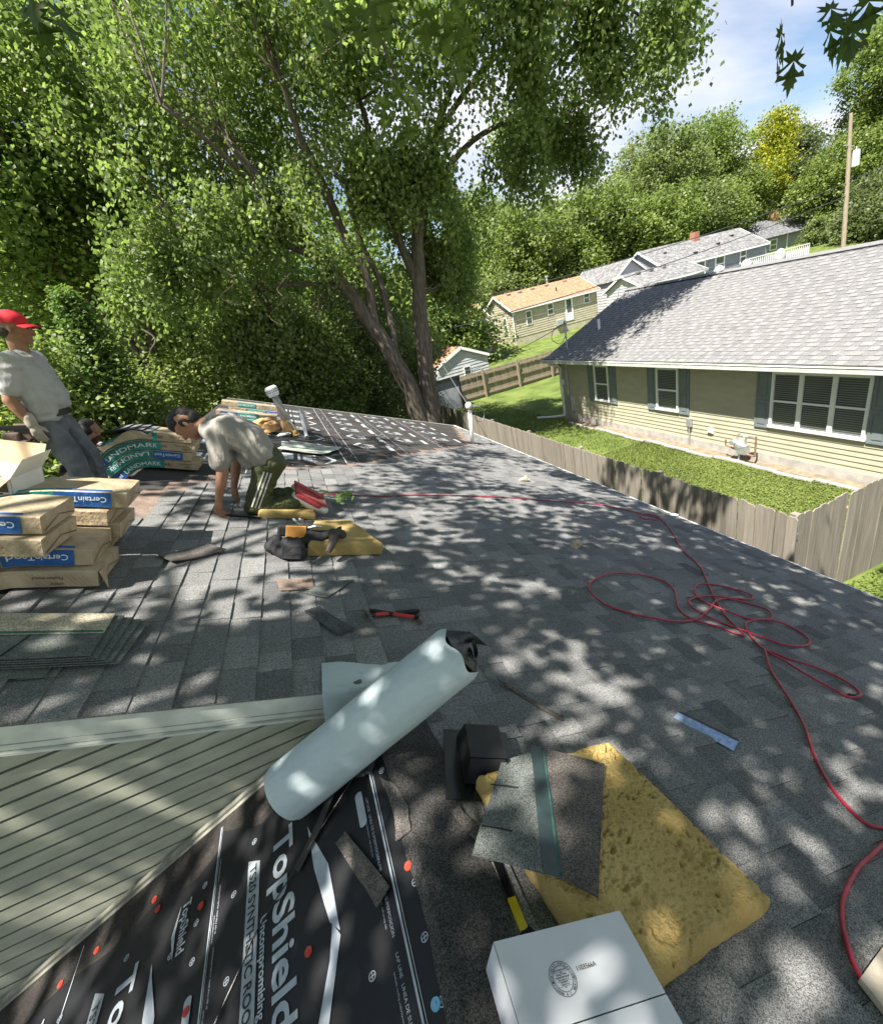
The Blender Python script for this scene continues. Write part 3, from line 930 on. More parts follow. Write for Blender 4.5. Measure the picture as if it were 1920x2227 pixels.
MB().poly([(7.0, 23.4, -3.14), (8.6, 23.4, -3.14), (8.6, 25.0, -3.5), (7.0, 25.0, -3.5)], .05).build('roof', M_DARK, pn)

# ------------------------------------------------------------------ lawn blades between the fence and the neighbour's house
NB = 80000
bx = np.concatenate([rng.uniform(5.65, 9.68, NB * 6 // 10), rng.uniform(5.65, 9.8, NB // 5), rng.uniform(4.4, 9.5, NB - NB * 6 // 10 - NB // 5)])
by = np.concatenate([rng.uniform(3.7, 11, NB * 6 // 10), rng.uniform(11, 24, NB // 5), rng.uniform(.5, 3.6, NB - NB * 6 // 10 - NB // 5)])
bz = ground_z(bx, by)
ang = rng.uniform(0, 2 * np.pi, NB); hgt = rng.uniform(.03, .085, NB); wd = rng.uniform(.008, .02, NB)
clover = (rng.random(NB) < .45) & (bx > 6.4) & (by < 9)
hgt = np.where(clover, rng.uniform(.02, .06, NB), hgt); wd = np.where(clover, rng.uniform(.014, .028, NB), wd)
lean = rng.normal(0, .5, (NB, 2)) * hgt[:, None]
dx, dy = np.cos(ang) * wd, np.sin(ang) * wd
top = np.stack([bx + lean[:, 0], by + lean[:, 1], bz + hgt], -1)
a_ = np.stack([bx - dx, by - dy, bz + np.where(clover, hgt * .8, 0)], -1); b_ = np.stack([bx + dx, by + dy, bz + np.where(clover, hgt * .9, 0)], -1)
top = np.where(clover[:, None], np.stack([bx - dy * 1.4, by + dx * 1.4, bz + hgt], -1), top)
GVv = np.stack([a_, b_, top], 1).reshape(-1, 3)
tone = np.repeat(np.clip(rng.normal(.45, .2, NB) + .15 * np.sin(bx * 2.1) * np.sin(by * 1.7) + np.where(clover, .15, 0), 0, 1), 3)
gb = np_mesh('grass', GVv, np.arange(NB * 3).reshape(-1, 3), M_BLADE, None, tone)
tag(gb, 'short green lawn with clover beside the cream house', 'grass', kind='stuff')

# ------------------------------------------------------------------ houses up the hill
M_TANROOF = mat('tan_roof', (.27, .145, .085), (.36, .205, .125), scale=3, stretch=(1, 4, 4), rough=.95, speck=(.8, 1.2), speck_scale=6)
M_GREYROOF = mat('grey_roof', (.14, .14, .14), (.215, .21, .208), scale=4, rough=.95, speck=(.7, 1.25), speck_scale=5)
M_DARKROOF = mat('charcoal_roof', (.10, .10, .105), (.17, .17, .18), scale=4, rough=.95, speck=(.7, 1.25), speck_scale=5)
M_CREAM2 = mat('siding_pale_cream', (.38, .345, .25), (.44, .40, .295), scale=2, rough=.7)
M_WHITESIDE = mat('siding_white', (.40, .41, .42), (.47, .48, .49), scale=2, rough=.7)
M_GREYSIDE = mat('siding_grey', (.20, .215, .225), (.25, .265, .275), scale=2, rough=.7)
M_BRICK = mat('chimney_brick', (.30, .13, .085), (.42, .20, .14), scale=9, rough=.95)


def far_window(parent, x, y, z_, w, h, face=(0, -1), door=False):
    if face[0] == 0:
        f = MB().box((x, y - .03, z_), (w, .07, h)); p = MB()
        if door: p.box((x, y - .07, z_ + h * .15), (w * .6, .02, h * .55))
        else: p.box((x, y - .07, z_ + h * .23), (w * .74, .02, h * .38)).box((x, y - .07, z_ - h * .23), (w * .74, .02, h * .38))
    else:
        f = MB().box((x + face[0] * .03, y, z_), (.07, w, h)); p = MB().box((x + face[0] * .07, y, z_ + h * .23), (.02, w * .74, h * .38)).box((x + face[0] * .07, y, z_ - h * .23), (.02, w * .74, h * .38))
    o = f.build('door' if door else 'window', M_WHITE, parent)
    p.build('pane', M_GLASS, o)
    return o


def gable_house(name, label, cat, x0, x1, y0, y1, zb, ze, zr, mw, mr, ridge='x', expo=.2, over=.25, boards=True):
    h = empty(name, ((x0 + x1) / 2, (y0 + y1) / 2, zb), label, cat)
    ym, xm = (y0 + y1) / 2, (x0 + x1) / 2
    b = MB().box(((x0 + x1) / 2, ym, (zb - .8 + ze) / 2), (x1 - x0, y1 - y0, ze - zb + .8))
    if ridge == 'x':
        for xx, n_ in ((x0, -1), (x1, 1)):
            b.poly([(xx, y0, ze - .01), (xx, y1, ze - .01), (xx, ym, zr - .02)], .1, (n_, 0, 0))
    else:
        for yy, n_ in ((y0, -1), (y1, 1)):
            b.poly([(x0, yy, ze - .01), (x1, yy, ze - .01), (xm, yy, zr - .02)], .1, (0, n_, 0))
    b.build('wall', mw, h)
    if boards:
        q = zb
        while q < ze - .02:
            t_ = min(q + expo, ze - .005)
            wedge_board(lambda x, z_: Vector((x, y0, z_)), None, q, t_, x0, x1, x0, x1, (0, -1, 0), proud=.03, base=.004).build('siding_board', mw, h)
            wedge_board(lambda y, z_: Vector((x0, y, z_)), None, q, t_, y1, y0, y1, y0, (-1, 0, 0), proud=.03, base=.004).build('siding_board', mw, h)
            q += expo
        q = ze
        while q < zr - .1:
            t_ = min(q + expo, zr - .05)
            g0, g1 = (q - ze) / (zr - ze), (t_ - ze) / (zr - ze)
            if ridge == 'x':
                wedge_board(lambda y, z_: Vector((x0, y, z_)), None, q, t_, y1 - (y1 - ym) * g0, y0 + (ym - y0) * g0, y1 - (y1 - ym) * g1, y0 + (ym - y0) * g1, (-1, 0, 0), proud=.03, base=.004).build('siding_board', mw, h)
            else:
                wedge_board(lambda x, z_: Vector((x, y0, z_)), None, q, t_, x0 + (xm - x0) * g0, x1 - (x1 - xm) * g0, x0 + (xm - x0) * g1, x1 - (x1 - xm) * g1, (0, -1, 0), proud=.03, base=.004).build('siding_board', mw, h)
            q += expo
    r = MB(); e = None
    E_ = []
    if ridge == 'x':
        sl_ = (zr - ze) / (ym - y0)
        for (ya, s_) in ((y0 - over, 1), (y1 + over, -1)):
            zl = ze - sl_ * over
            r.poly([(x0 - over, ya, zl + .12), (x1 + over, ya, zl + .12), (x1 + over, ym, zr + .12), (x0 - over, ym, zr + .12)], .12, (0, -s_ * sl_, 1))
            E_.append(MB().box(((x0 + x1) / 2, ya - s_ * .02, zl + .0), (x1 - x0 + 2 * over, .05, .16)))
        for xx in (x0 - over - .02, x1 + over + .02):
            for (ya, s_) in ((y0 - over, 1), (y1 + over, -1)):
                E_.append(MB().bar((xx, ya, ze - sl_ * over + .03), (xx, ym, zr + .03), .05, .16))
    else:
        sl_ = (zr - ze) / (xm - x0)
        for (xa, s_) in ((x0 - over, 1), (x1 + over, -1)):
            zl = ze - sl_ * over
            r.poly([(xa, y0 - over, zl + .12), (xa, y1 + over, zl + .12), (xm, y1 + over, zr + .12), (xm, y0 - over, zr + .12)], .12, (-s_ * sl_, 0, 1))
            for yy in (y0 - over - .02, y1 + over + .02):
                E_.append(MB().bar((xa, yy, zl + .03), (xm, yy, zr + .03), .05, .16))
    ro = r.build('roof', mr, h)
    for q in E_: q.build('trim_board', M_WHITE, h)
    return h, ro


th_, tr = gable_house('bungalow', 'small cream bungalow with orange-tan shingle roof up the lawn', 'house', 21, 30.2, 40, 46, -3.55, -1.10, .30, M_CREAM2, M_TANROOF)
for (x, z_, w, h) in ((22.6, -2.08, .62, 1.25), (24.95, -1.82, .66, 1.0), (29.0, -1.65, .66, .95)):
    far_window(th_, x, 40, z_, w, h)
far_window(th_, 26.98, 40, -2.25, .85, 2.0, door=True)
for (y, z_) in ((41.6, -2.3), (44.2, -2.15)):
    far_window(th_, 21, y, z_, .6, 1.35, face=(-1, 0))
rv2 = MB()
for x in (22.2, 23.4, 24.8, 26.4, 28.5):
    MB().box((x, 42.6, .24), (.38, .38, .16)).build('roof_vent', M_GREYROOF, tr)
MB().tube([(27.0, 43.3, .2), (27.0, 43.3, 1.0)], .10, 10).tube([(27.0, 43.3, 1.0), (27.0, 43.3, 1.15)], .16, 10).build('flue_pipe', M_GALV, tr)
MB().tube([(26.6, 41.2, -.55), (26.6, 41.2, -.1)], .06).build('vent_pipe', M_DARK, tr)
MB().box((25.8, 39.8, -3.2), (.8, .35, .5)).build('air_conditioner', M_GALV, th_)
MB().tube([(20.95, 39.95, -1.2), (20.95, 39.95, -3.5)], .05).build('downspout', M_WHITE, th_)
ga, gar = gable_house('garage', 'white garage with tan roof half hidden by the big maple', 'garage', 12.4, 18.6, 40.5, 46, -3.4, -1.15, .45, M_WHITESIDE, M_TANROOF, expo=.25)
far_window(ga, 16.2, 40.5, -2.2, 2.2, 1.6)
shd, _ = gable_house('garden_shed', 'small white clapboard shed with tan roof behind the far fence', 'shed', 8.95, 12.45, 28, 31.5, -4.75, -3.0, -2.2, M_WHITESIDE, M_TANROOF, ridge='y', expo=.2, over=.12)
far_window(shd, 10.9, 28, -3.62, .5, .5)
gh, ghr = gable_house('grey_house', 'long grey house with pale shingle roof and brick chimney above the neighbour roof', 'house', 36.5, 49.2, 38, 44.5, -3.6, -.72, 1.15, M_GREYSIDE, M_GREYROOF, expo=.22)
for (x, z_, w, h) in ((40.7, -1.55, 1.4, 1.25), (43.2, -1.6, 1.25, 1.45), (46.2, -1.45, .8, 1.35)):
    far_window(gh, x, 38, z_, w, h)
MB().box((43.2, 41.0, 1.35), (.62, .62, .95)).build('chimney', M_BRICK, ghr)
for (x, y, z_) in ((47.2, 40.2, .55), (44.5, 39.4, .1), (41.0, 38.8, -.2), (38.4, 40.0, .4)):
    MB().box((x, y, z_ + .1), (.3, .3, .25)).build('roof_vent', M_DARK, ghr)
wg, wgr = gable_house('garage', 'white garage with grey roof in front of the long grey house', 'garage', 30.6, 37.4, 34.5, 39, -3.8, -1.55, -.55, M_WHITESIDE, M_GREYROOF, expo=.25)
far_window(wg, 31.4, 34.5, -2.4, .7, .7)
for x in (31.8, 33.2, 34.6):
    MB().box((x, 36.2, -.55), (.35, .3, .2)).build('roof_vent', M_GREYROOF, wgr)
wg2, _ = gable_house('cottage', 'white gabled cottage wing left of the long grey house', 'house', 32.2, 36.3, 40, 47, -3.4, -.75, .75, M_WHITESIDE, M_GREYROOF, ridge='y', expo=.25)
h3 = empty('hip_roof_house', (73, 56, -3), 'charcoal two-storey house with hipped roof and brick chimney under the trees', 'house')
MB().box((73.2, 56, -1.9), (11.6, 8, 3.4)).build('wall', M_GREYSIDE, h3)
r3 = MB().add([(66.9, 51.5, -.5), (79.6, 51.5, -.5), (79.6, 60.5, -.5), (66.9, 60.5, -.5), (70.4, 56, 1.9), (77.0, 56, 1.9)], [(0, 1, 5, 4), (1, 2, 5), (2, 3, 4, 5), (3, 0, 4), (3, 2, 1, 0)]).build('roof', M_DARKROOF, h3)
MB().box((73.4, 55.6, 1.95), (1.0, .9, 1.3)).build('chimney', M_BRICK, r3)
far_window(h3, 68.75, 52, -1.5, 1.35, 1.4); far_window(h3, 77.5, 52, -1.3, 1.2, 1.6)
MB().box((71.3, 51.95, -2.0), (.12, .1, 3.0)).build('downspout', M_WHITE, h3)
MB().box((69.5, 51.9, -2.9), (5, .1, .9)).build('lower_siding', M_WHITESIDE, h3)
# back porch railing and pale furniture in front of the grey house
pr_ = empty('deck_railing', (46, 33, -2.4), 'white deck railing with pale covered furniture above the neighbour ridge', 'railing')
MB().box((45.2, 33.5, -1.62), (7.4, .08, .07)).box((45.2, 33.5, -2.5), (7.4, .08, .07)).build('rail', M_WHITE, pr_)
for i in range(30):
    MB().box((41.6 + i * .25, 33.5, -2.06), (.06, .05, .85)).build('baluster', M_WHITE, pr_)
MB().box((45.2, 34.8, -2.75), (7.6, 3, .2)).build('deck', M_WHITESIDE, pr_)
for i in range(4):
    MB().box((41.7 + i * 2.4, 34.8, -3.6), (.15, .15, 1.7)).build('post', M_WHITE, pr_)
for i, (lab, x, hh) in enumerate((('white covered grill on the deck nearest the pole', 44.6, .9), ('white patio umbrella folded on the deck', 37.5, .8), ('pale covered chair on the deck by the long grey house', 40.6, .7))):
    g = MB().ball((x, 33.0, -2.1), (.5, .4, hh * .8), 10, 6).box((x, 33.0, -2.5), (.8, .6, .5))
    tag(g.build('covered_furniture', M_WHITESIDE, smooth=True), lab, 'furniture')

# parked car by the tan bungalow
car = empty('parked_car', (29.5, 50.5, -2.9), 'dark car parked beyond the cream bungalow', 'car')
MB().box((31.6, 48.5, -2.25), (1.8, 4.2, .7)).box((31.6, 48.7, -1.7), (1.5, 2.2, .5)).build('body', mat('car_paint', (.03, .03, .035), rough=.3, spec=.6), car, bevel=.15, seg=3)
for yy in (47.1, 49.9):
    for xx in (30.72, 32.48):
        MB().tube([(xx - .08, yy, -2.6), (xx + .08, yy, -2.6)], .32, 14).build('wheel', M_DARK, car)
MB().box((31.6, 46.38, -2.2), (1.2, .05, .2)).build('window', M_GLASS, car)

# utility pole, transformer, wires
pole = empty('utility_pole', (54.2, 34, -4), 'tall wooden utility pole with grey transformer can beyond the neighbour ridge', 'pole')
MB().tube([(54.45, 34, -4.6), (53.75, 34, 2.5), (53.1, 34, 7.9)], [.20, .17, .13], 10).build('shaft', mat('pole_wood', (.30, .24, .17), (.42, .35, .26), scale=6, stretch=(4, 4, .5), rough=.9), pole)
MB().tube([(54.0, 33.7, 3.8), (53.92, 33.7, 4.9)], .30, 12).ball((53.92, 33.7, 4.95), (.28, .28, .12)).tube([(53.9, 33.7, 5.0), (53.88, 33.7, 5.3)], .05).build('transformer', mat('transformer_grey', (.55, .57, .58), rough=.5), pole)
MB().bar((52.8, 34, 5.6), (54.0, 34, 5.4), .08, .08).build('bracket', M_GALV, pole)
M_WIRE = mat('wire', (.05, .05, .055), rough=.6)
M_WIREL = mat('wire_pale', (.20, .205, .21), rough=.5)


def wire(a, b, sag, r, label, m=M_WIRE, n=24):
    a, b = Vector(a), Vector(b)
    pts = [a.lerp(b, i / n) - Vector((0, 0, 4 * sag * (i / n) * (1 - i / n))) for i in range(n + 1)]
    tag(MB().tube(pts, r, 5).build('power_line', m), label, 'wire')


wire((53.4, 34, 6.3), (9, 52, 5.2), .8, .018, 'topmost thin power line crossing the hillside trees')
wire((53.8, 34, 2.6), (14, 38.5, .6), .7, .035, 'upper thick power line running from the pole to the tan roof')
wire((53.9, 34, 1.6), (12, 33.5, -1.1), .6, .035, 'lower thick power line crossing the pale grey roof')
wire((53.9, 34, 2.9), (70, 26, 5.5), .5, .03, 'power line leaving the pole to the right')
wire((10.05, 15.2, -1.3), (6.8, 24.0, -3.2), .3, .012, 'service cable dropping from the neighbour mast over the lawn')
wire((-9.5, 13.0, .6), (-2.6, 14.6, 1.75), .05, .007, 'upper pale cable behind the man in the red cap', M_WIREL)
wire((-9.5, 14.0, -1.2), (-1.4, 16.5, .85), .12, .007, 'lower pale cable through the bushes above the bent bundles', M_WIREL)
# ------------------------------------------------------------------ trees
def leaf_mat(name, dark, light, transl=.38, rough=.48):
    return mat(name, dark, light, tone=True, ramp=(0.0, 1.0), scale=.6, rough=rough, spec=.4, transl=transl)


L_MAPLE = leaf_mat('maple_leaves', (.095, .135, .045), (.33, .39, .14), transl=.52)
L_BRIGHT = leaf_mat('bright_leaves', (.135, .175, .055), (.37, .405, .155), transl=.5)
L_DEEP = leaf_mat('deep_leaves', (.08, .10, .044), (.255, .28, .13), transl=.5)
L_HILL = leaf_mat('hill_leaves', (.105, .145, .036), (.275, .325, .095), transl=.45)
L_HILL2 = leaf_mat('hill_leaves_olive', (.11, .145, .05), (.265, .30, .12), transl=.45)
L_YELLOW = leaf_mat('yellow_leaves', (.19, .22, .02), (.42, .40, .035), transl=.3)
M_BARK = mat('bark', (.07, .056, .043), (.155, .13, .105), scale=6, stretch=(3, 3, .5), detail=6, rough=.95, bump=.8, bscale=14)


def unit(a):
    return a / np.maximum(np.linalg.norm(a, axis=-1, keepdims=True), 1e-9)


def leaf_arrays(C, spread, m, size, base_tone, droop=.6, flat=.75, jitter=.4, hang=0.0):
    """C (n,3) clump centres; m leaves each. two-triangle folded leaves."""
    n = len(C)
    off = rng.normal(0, 1, (n, m, 3)) * (spread[:, None, None] if hasattr(spread, '__len__') else spread)
    off[..., 2] *= flat
    if hang: off[..., 2] -= np.abs(off[..., 2]) * hang
    P_ = (C[:, None, :] + off).reshape(-1, 3)
    N_ = len(P_)
    d = rng.normal(0, 1, (N_, 3)); d[:, 2] = d[:, 2] * .5 - droop; d = unit(d)
    up = rng.normal(0, .55, (N_, 3)); up[:, 2] += 1
    w = unit(np.cross(d, up)); nrm = np.cross(w, d)
    s = size * rng.uniform(.65, 1.25, N_)[:, None]
    base = P_; tip = P_ + d * s
    mid = P_ + d * s * .45 - nrm * s * .10
    V = np.stack([base, mid + w * s * .42, tip, mid - w * s * .42], 1).reshape(-1, 3)
    i = np.arange(N_) * 4
    F = np.concatenate([np.stack([i, i + 1, i + 2], -1), np.stack([i, i + 2, i + 3], -1)])
    t = np.clip(np.repeat(base_tone, m) + rng.normal(0, .17, N_), 0, 1)
    return V, F, np.repeat(t, 4)


def blob_clumps(blobs, per, shell=.45, zsq=.85):
    out = []
    for (x, y, z_, r) in blobs:
        n = max(6, int(per * r * r))
        d = unit(rng.normal(0, 1, (n, 3)))
        u = rng.uniform(0, 1, n) ** shell
        p = d * (r * u)[:, None]; p[:, 2] *= zsq
        out.append(np.array([x, y, z_]) + p)
    return np.concatenate(out)


def limbs(mb, start, blobs, r0, C, n_twigs=30):
    s = Vector(start)
    for (x, y, z_, r) in blobs:
        e = Vector((x, y, z_))
        mid = s.lerp(e, .5) + Vector((rng.normal(0, .12), rng.normal(0, .12), .12)) * (e - s).length * .25
        path = smooth_path([s, mid, e], 5)
        rr = [max(.012, r0 * (1 - .85 * i / (len(path) - 1))) for i in range(len(path))]
        mb.tube(path, rr, 6)
        for k in range(n_twigs // max(1, len(blobs))):
            c = C[rng.integers(0, len(C))]
            if (Vector(c) - e).length < r * 1.2:
                b = path[int(rng.integers(len(path) // 2, len(path)))]
                m_ = (b + Vector(c)) / 2 + Vector(rng.normal(0, .1, 3)) * r * .4
                mb.tube(smooth_path([b, m_, Vector(c)], 3), [r0 * .14] * 4 + [r0 * .1, r0 * .06, r0 * .04], 4)


def tree(name, label, base, blobs, lm, per, m, size, spread=.3, trunk_r=.25, fork=None, group=None, hang=0.0, cat='tree', shell=.45, twigs=30, trunk_pts=None):
    t = empty(name, base, label, cat, group)
    C = blob_clumps(blobs, per, shell)
    tone = np.clip(rng.normal(.42, .16, len(C)), 0, 1)
    V, F, tn = leaf_arrays(C, spread, m, size, tone, hang=hang)
    np_mesh('crown', V, F, lm, t, tn)
    mb = MB()
    ctr = np.mean([b[:3] for b in blobs], axis=0)
    fk = Vector(fork) if fork else Vector((base[0] * .5 + ctr[0] * .5, base[1] * .5 + ctr[1] * .5, base[2] + (ctr[2] - base[2]) * .45))
    bp = Vector(base) - Vector((0, 0, .3))
    path = smooth_path([bp, bp.lerp(fk, .5) + Vector((rng.normal(0, .05), rng.normal(0, .05), 0)), fk], 5)
    mb.tube(path, [trunk_r * (1.25 - .5 * i / (len(path) - 1)) for i in range(len(path))], 10)
    limbs(mb, fk, blobs, trunk_r * .6, C, twigs)
    mb.build('trunk', M_BARK, t, smooth=True)
    return t


# the big maple behind the far end of the roof: forked trunk and long limbs built by hand
MAPLE = [(2.14, 17.5, 7.88, 3.12), (4.13, 14.56, 6.72, 2.58), (5.98, 13.5, 5.8, 1.9), (7.17, 12.5, 5.7, 1.5), (-0.3, 18.75, 6.31, 3.0), (2.25, 18.75, 5.62, 2.62), (5.22, 17.0, 4.19, 1.9), (-1.07, 16.25, 7.04, 2.88), (-0.78, 18.75, 3.39, 2.25), (1.5, 20.62, 2.41, 1.88), (3.48, 13.44, 7.28, 2.24), (5.1, 12.0, 6.6, 1.9), (6.9, 12.0, 6.8, 1.8), (1.8, 15.0, 8.5, 2.88)]
mt = empty('maple_tree', (4.0, 15.6, -5.4), 'large forked silver maple behind the far end of the roof', 'tree')
C = blob_clumps(MAPLE, 14, .5, .8)


def sprays(path, n, drop, side):
    out = []
    pp = smooth_path(path, 8)
    for _ in range(n):
        b = pp[int(rng.integers(len(pp) // 4, len(pp)))]
        q = np.array(b) + rng.normal(0, side, 3) * (1, 1, .5)
        L_ = rng.uniform(.35, 1.0) * drop
        dx_, dy_ = rng.normal(0, .35, 2)
        for k in range(int(2 + L_ * 4)):
            t_ = k / (1 + L_ * 4)
            out.append(q + np.array((dx_ * t_, dy_ * t_, -L_ * t_)))
    return np.array(out)


C = np.concatenate([C,
    sprays([(6.2, 14.8, 5.0), (7.2, 14.6, 4.6), (8.6, 14.1, 4.7), (9.6, 14.2, 4.5), (10.4, 14.4, 4.2)], 19, 2.0, .42),
    sprays([(7.0, 13.8, 5.6), (8.2, 13.2, 6.0), (9.6, 12.4, 6.2), (10.8, 12.1, 5.9), (11.6, 12.0, 5.4)], 25, 2.1, .45),
    sprays([(7.0, 12.6, 6.6), (8.4, 12.1, 6.9), (9.8, 12.0, 6.9)], 16, 1.6, .4),
    sprays([(5.4, 16.2, 3.9), (6.2, 16.2, 3.8), (7.2, 16.8, 3.2), (8.3, 17.6, 2.6)], 16, 2.0, .4),
    sprays([(5.2, 16.0, 2.6), (6.2, 16.8, 2.0), (7.2, 17.6, 1.1)], 26, 1.2, .25),
    sprays([(5.0, 15.8, 3.0), (4.2, 15.0, 4.0), (3.2, 14.4, 4.6)], 20, 1.2, .3),
    sprays([(2.6, 15.0, 4.4), (1.2, 14.6, 4.0), (.0, 14.6, 3.4)], 20, 1.2, .3),
    sprays([(4.4, 14.5, 4.4), (5.2, 14.3, 4.2), (5.9, 14.4, 3.6)], 13, 1.6, .35),
    sprays([(3.6, 14.8, 3.2), (2.8, 14.7, 2.6), (2.2, 14.9, 2.0)], 4, 1.0, .45),
    sprays([(1.6, 15.4, 2.6), (.6, 15.6, 1.8), (-.6, 15.8, 1.2), (-1.6, 16, 1.0)], 22, 1.5, .5),
    sprays([(2.6, 16.2, 1.0), (1.6, 16.6, .7), (.4, 16.8, .6)], 20, 1.3, .5),
    sprays([(-.4, 14.2, 4.4), (-1.4, 14.2, 3.6), (-2.4, 14.4, 2.6)], 20, 1.6, .6)])
tone = np.clip(rng.normal(.45, .17, len(C)), 0, 1)
V, F, tn = leaf_arrays(C, .21, 66, .125, tone, droop=1.3, flat=1.35, hang=.2)
np_mesh('crown', V, F, L_MAPLE, mt, tn)
tb = MB()
main_limbs = [
    ([(3.95, 15.6, -5.6), (3.9, 15.6, -3.2), (3.75, 15.5, -1.9), (3.1, 15.5, .2), (2.5, 15.5, 1.6), (1.9, 15.4, 2.6), (1.2, 15.2, 4.0), (.6, 15, 5.2)], [0.471, 0.365, 0.304, 0.236, 0.205, 0.175, 0.129, 0.076]),
    ([(4.3, 15.7, -5.6), (4.35, 15.6, -3.2), (4.55, 15.5, -1.5), (4.9, 15.5, .7), (5.15, 15.5, 2.0), (5.5, 15.3, 3.2), (6.2, 14.8, 4.6), (6.8, 14.2, 5.6)], [0.456, 0.319, 0.274, 0.228, 0.198, 0.160, 0.114, 0.068]),
    ([(4.95, 15.5, .8), (4.7, 15.6, 2.1), (4.5, 15.4, 3.6), (4.2, 14.8, 5.6)], [0.167, 0.137, 0.106, 0.061]),
    ([(3.2, 15.5, .0), (3.3, 15.6, 1.5), (2.9, 15.4, 3.0), (2.5, 14.9, 4.6), (2.2, 14.3, 6.0)], [0.167, 0.152, 0.129, 0.099, 0.053]),
    ([(3.55, 15.5, -1.0), (3.8, 15.8, .9), (3.55, 15.8, 2.4), (3.4, 15.5, 4.0)], [0.129, 0.106, 0.084, 0.046]),
    ([(5.1, 15.5, 1.8), (5.6, 15.8, 2.9), (5.4, 16.2, 3.8)], [0.106, 0.084, 0.053]),
    ([(2.2, 15.4, 2.1), (1.0, 15.2, 2.9), (-.4, 14.8, 3.3), (-1.4, 14.2, 3.9)], [0.122, 0.091, 0.061, 0.038]),
    ([(5.6, 15.3, 3.3), (7.2, 14.6, 4.3), (8.6, 14.1, 4.5), (10.1, 14.4, 4.3)], [0.099, 0.076, 0.053, 0.023]),
    ([(6.2, 14.8, 4.6), (7.6, 13.4, 5.6), (9.6, 12.3, 6.1), (11.3, 12.0, 5.3)], [0.084, 0.068, 0.046, 0.023]),
    ([(2.6, 15.5, 1.4), (1.6, 15.6, 1.7), (.2, 15.3, 1.9), (-.8, 15.0, 2.4)], [0.076, 0.061, 0.046, 0.023]),
    ([(1.9, 15.4, 2.6), (.8, 14.6, 4.2), (-.6, 13.4, 5.4)], [0.099, 0.068, 0.038])]
for pts, rr in main_limbs:
    p = smooth_path(pts, 5)
    ri = np.interp(np.linspace(0, len(rr) - 1, len(p)), range(len(rr)), rr)
    p = [Vector(q) + Vector((noise.noise(Vector(q) * .9), noise.noise(Vector(q) * .9 + Vector((9, 0, 0))), 0)) * .10 for q in p]
    tb.tube(p, ri.tolist(), 12)
tb.build('trunk', M_BARK, mt, smooth=True)
tw = MB()
nodes = [Vector(q) for pts, _ in main_limbs for q in pts[2:]]
for k in rng.choice(len(C), 230, replace=False):
    c = Vector(C[k]); b = min(nodes, key=lambda q: (q - c).length)
    if (b - c).length < 4.5:
        m_ = (b + c) / 2 + Vector(rng.normal(0, .18, 3)) + Vector((0, 0, .2))
        tw.tube(smooth_path([b, m_, c], 4), np.linspace(.035, .008, 9).tolist(), 5)
# a few bare drooping twigs
for (x, y, z_) in ((-.6, 13.2, 2.2), (.4, 13.6, 1.6), (-1.8, 13.5, 3.4), (.9, 13.4, 3.6), (7.0, 15.5, 2.6), (6.4, 16, 1.2), (-2.6, 12.5, 1.0), (9.2, 13.6, 3.0)):
    pts = [(x + rng.normal(0, .25), y + rng.normal(0, .2), z_ - .28 * i + .2) for i in range(5)]
    tw.tube(smooth_path(pts, 3), np.linspace(.018, .005, 13).tolist(), 4)
tag(tw.build('twigs', M_BARK, mt), kind='stuff')

LG = 'woodland trees left of the roof'
tree('maple_tree', 'leafy tree filling the upper left corner above the man in the red cap', (-5.2, 20.5, -5.3),
     [(-3.9, 19.2, 9.45, 3.45), (-5.03, 19.8, 7.12, 3.75), (-4.72, 21.3, 6.03, 3.3), (-3.07, 20.4, 8.0, 3.3), (-5.85, 18.45, 7.49, 3.75), (-1.65, 19.8, 10.8, 1.8)], L_MAPLE, 9, 80, .16, .40, .26, hang=.25, group=LG)
tree('maple_tree', 'darker tree behind the red cap and the left cables', (-6.2, 21.5, -5.3),
     [(-6.42, 19.86, 4.52, 2.75), (-7.05, 19.29, 5.48, 2.9), (-5.55, 21.75, 3.97, 2.75), (-3.51, 23.2, 4.64, 3.04), (-4.36, 24.65, 2.64, 2.46)], L_MAPLE, 8, 80, .16, .42, .22, hang=.2, group=LG)
und = [(-2.07, 15.2, -.1, 1.2, 0), (-.51, 16.5, .5, 1.4, 0), (1.22, 17.0, -.3, 1.4, 1), (-3.6, 15.2, -.05, 1.1, 0), (-4.8, 14.4, 0, 1.0, 0), (-4.9, 12.6, .75, 1.2, 1), (-5.4, 12.2, .9, 1.3, 0),
       (2.99, 18.2, -1.3, 1.3, 2), (3.34, 19.5, .6, 1.7, 2), (-1.04, 17.4, 1.5, 1.5, 1), (-4.7, 13.6, -.6, .9, 0), (-5.1, 12.3, -.5, .9, 0), (-6.0, 12.5, -.4, 1.1, 0), (-.45, 16.2, -1.0, 1.0, 1), (5.0, 20.5, -1.0, 1.5, 2)]
ulab = ['bright bush above the bent bundles', 'leafy bush behind the white capped vent pipe', 'dark bush left of the maple trunk', 'bush between the cables and the bent bundles', 'sunlit bush beyond the third worker',
        'dark bush behind the standing man', 'mid green bush at the left edge behind the standing man', 'dark low bush at the foot of the maple', 'tall dark bush just left of the maple fork', 'dark bush under the middle of the maple crown',
        'bright low bush right of the standing man', 'bright low bush behind the standing man and box', 'lowest bright bush at the left edge', 'low bush behind the far bundles', 'dark bush behind the maple trunk by the fence']
for (x, y, z_, r, k), lab in zip(und, ulab):
    tree('bush', lab, (x, y, -5.5), [(x, y, z_, r), (x + .4, y + .3, z_ - 1.2, r * 1.1), (x - .3, y + .4, z_ - 2.4, r * 1.1)], (L_BRIGHT, L_MAPLE, L_DEEP)[k], 34, 44, .12, .22, .07, cat='bush', group='undergrowth beyond the roof', twigs=12)
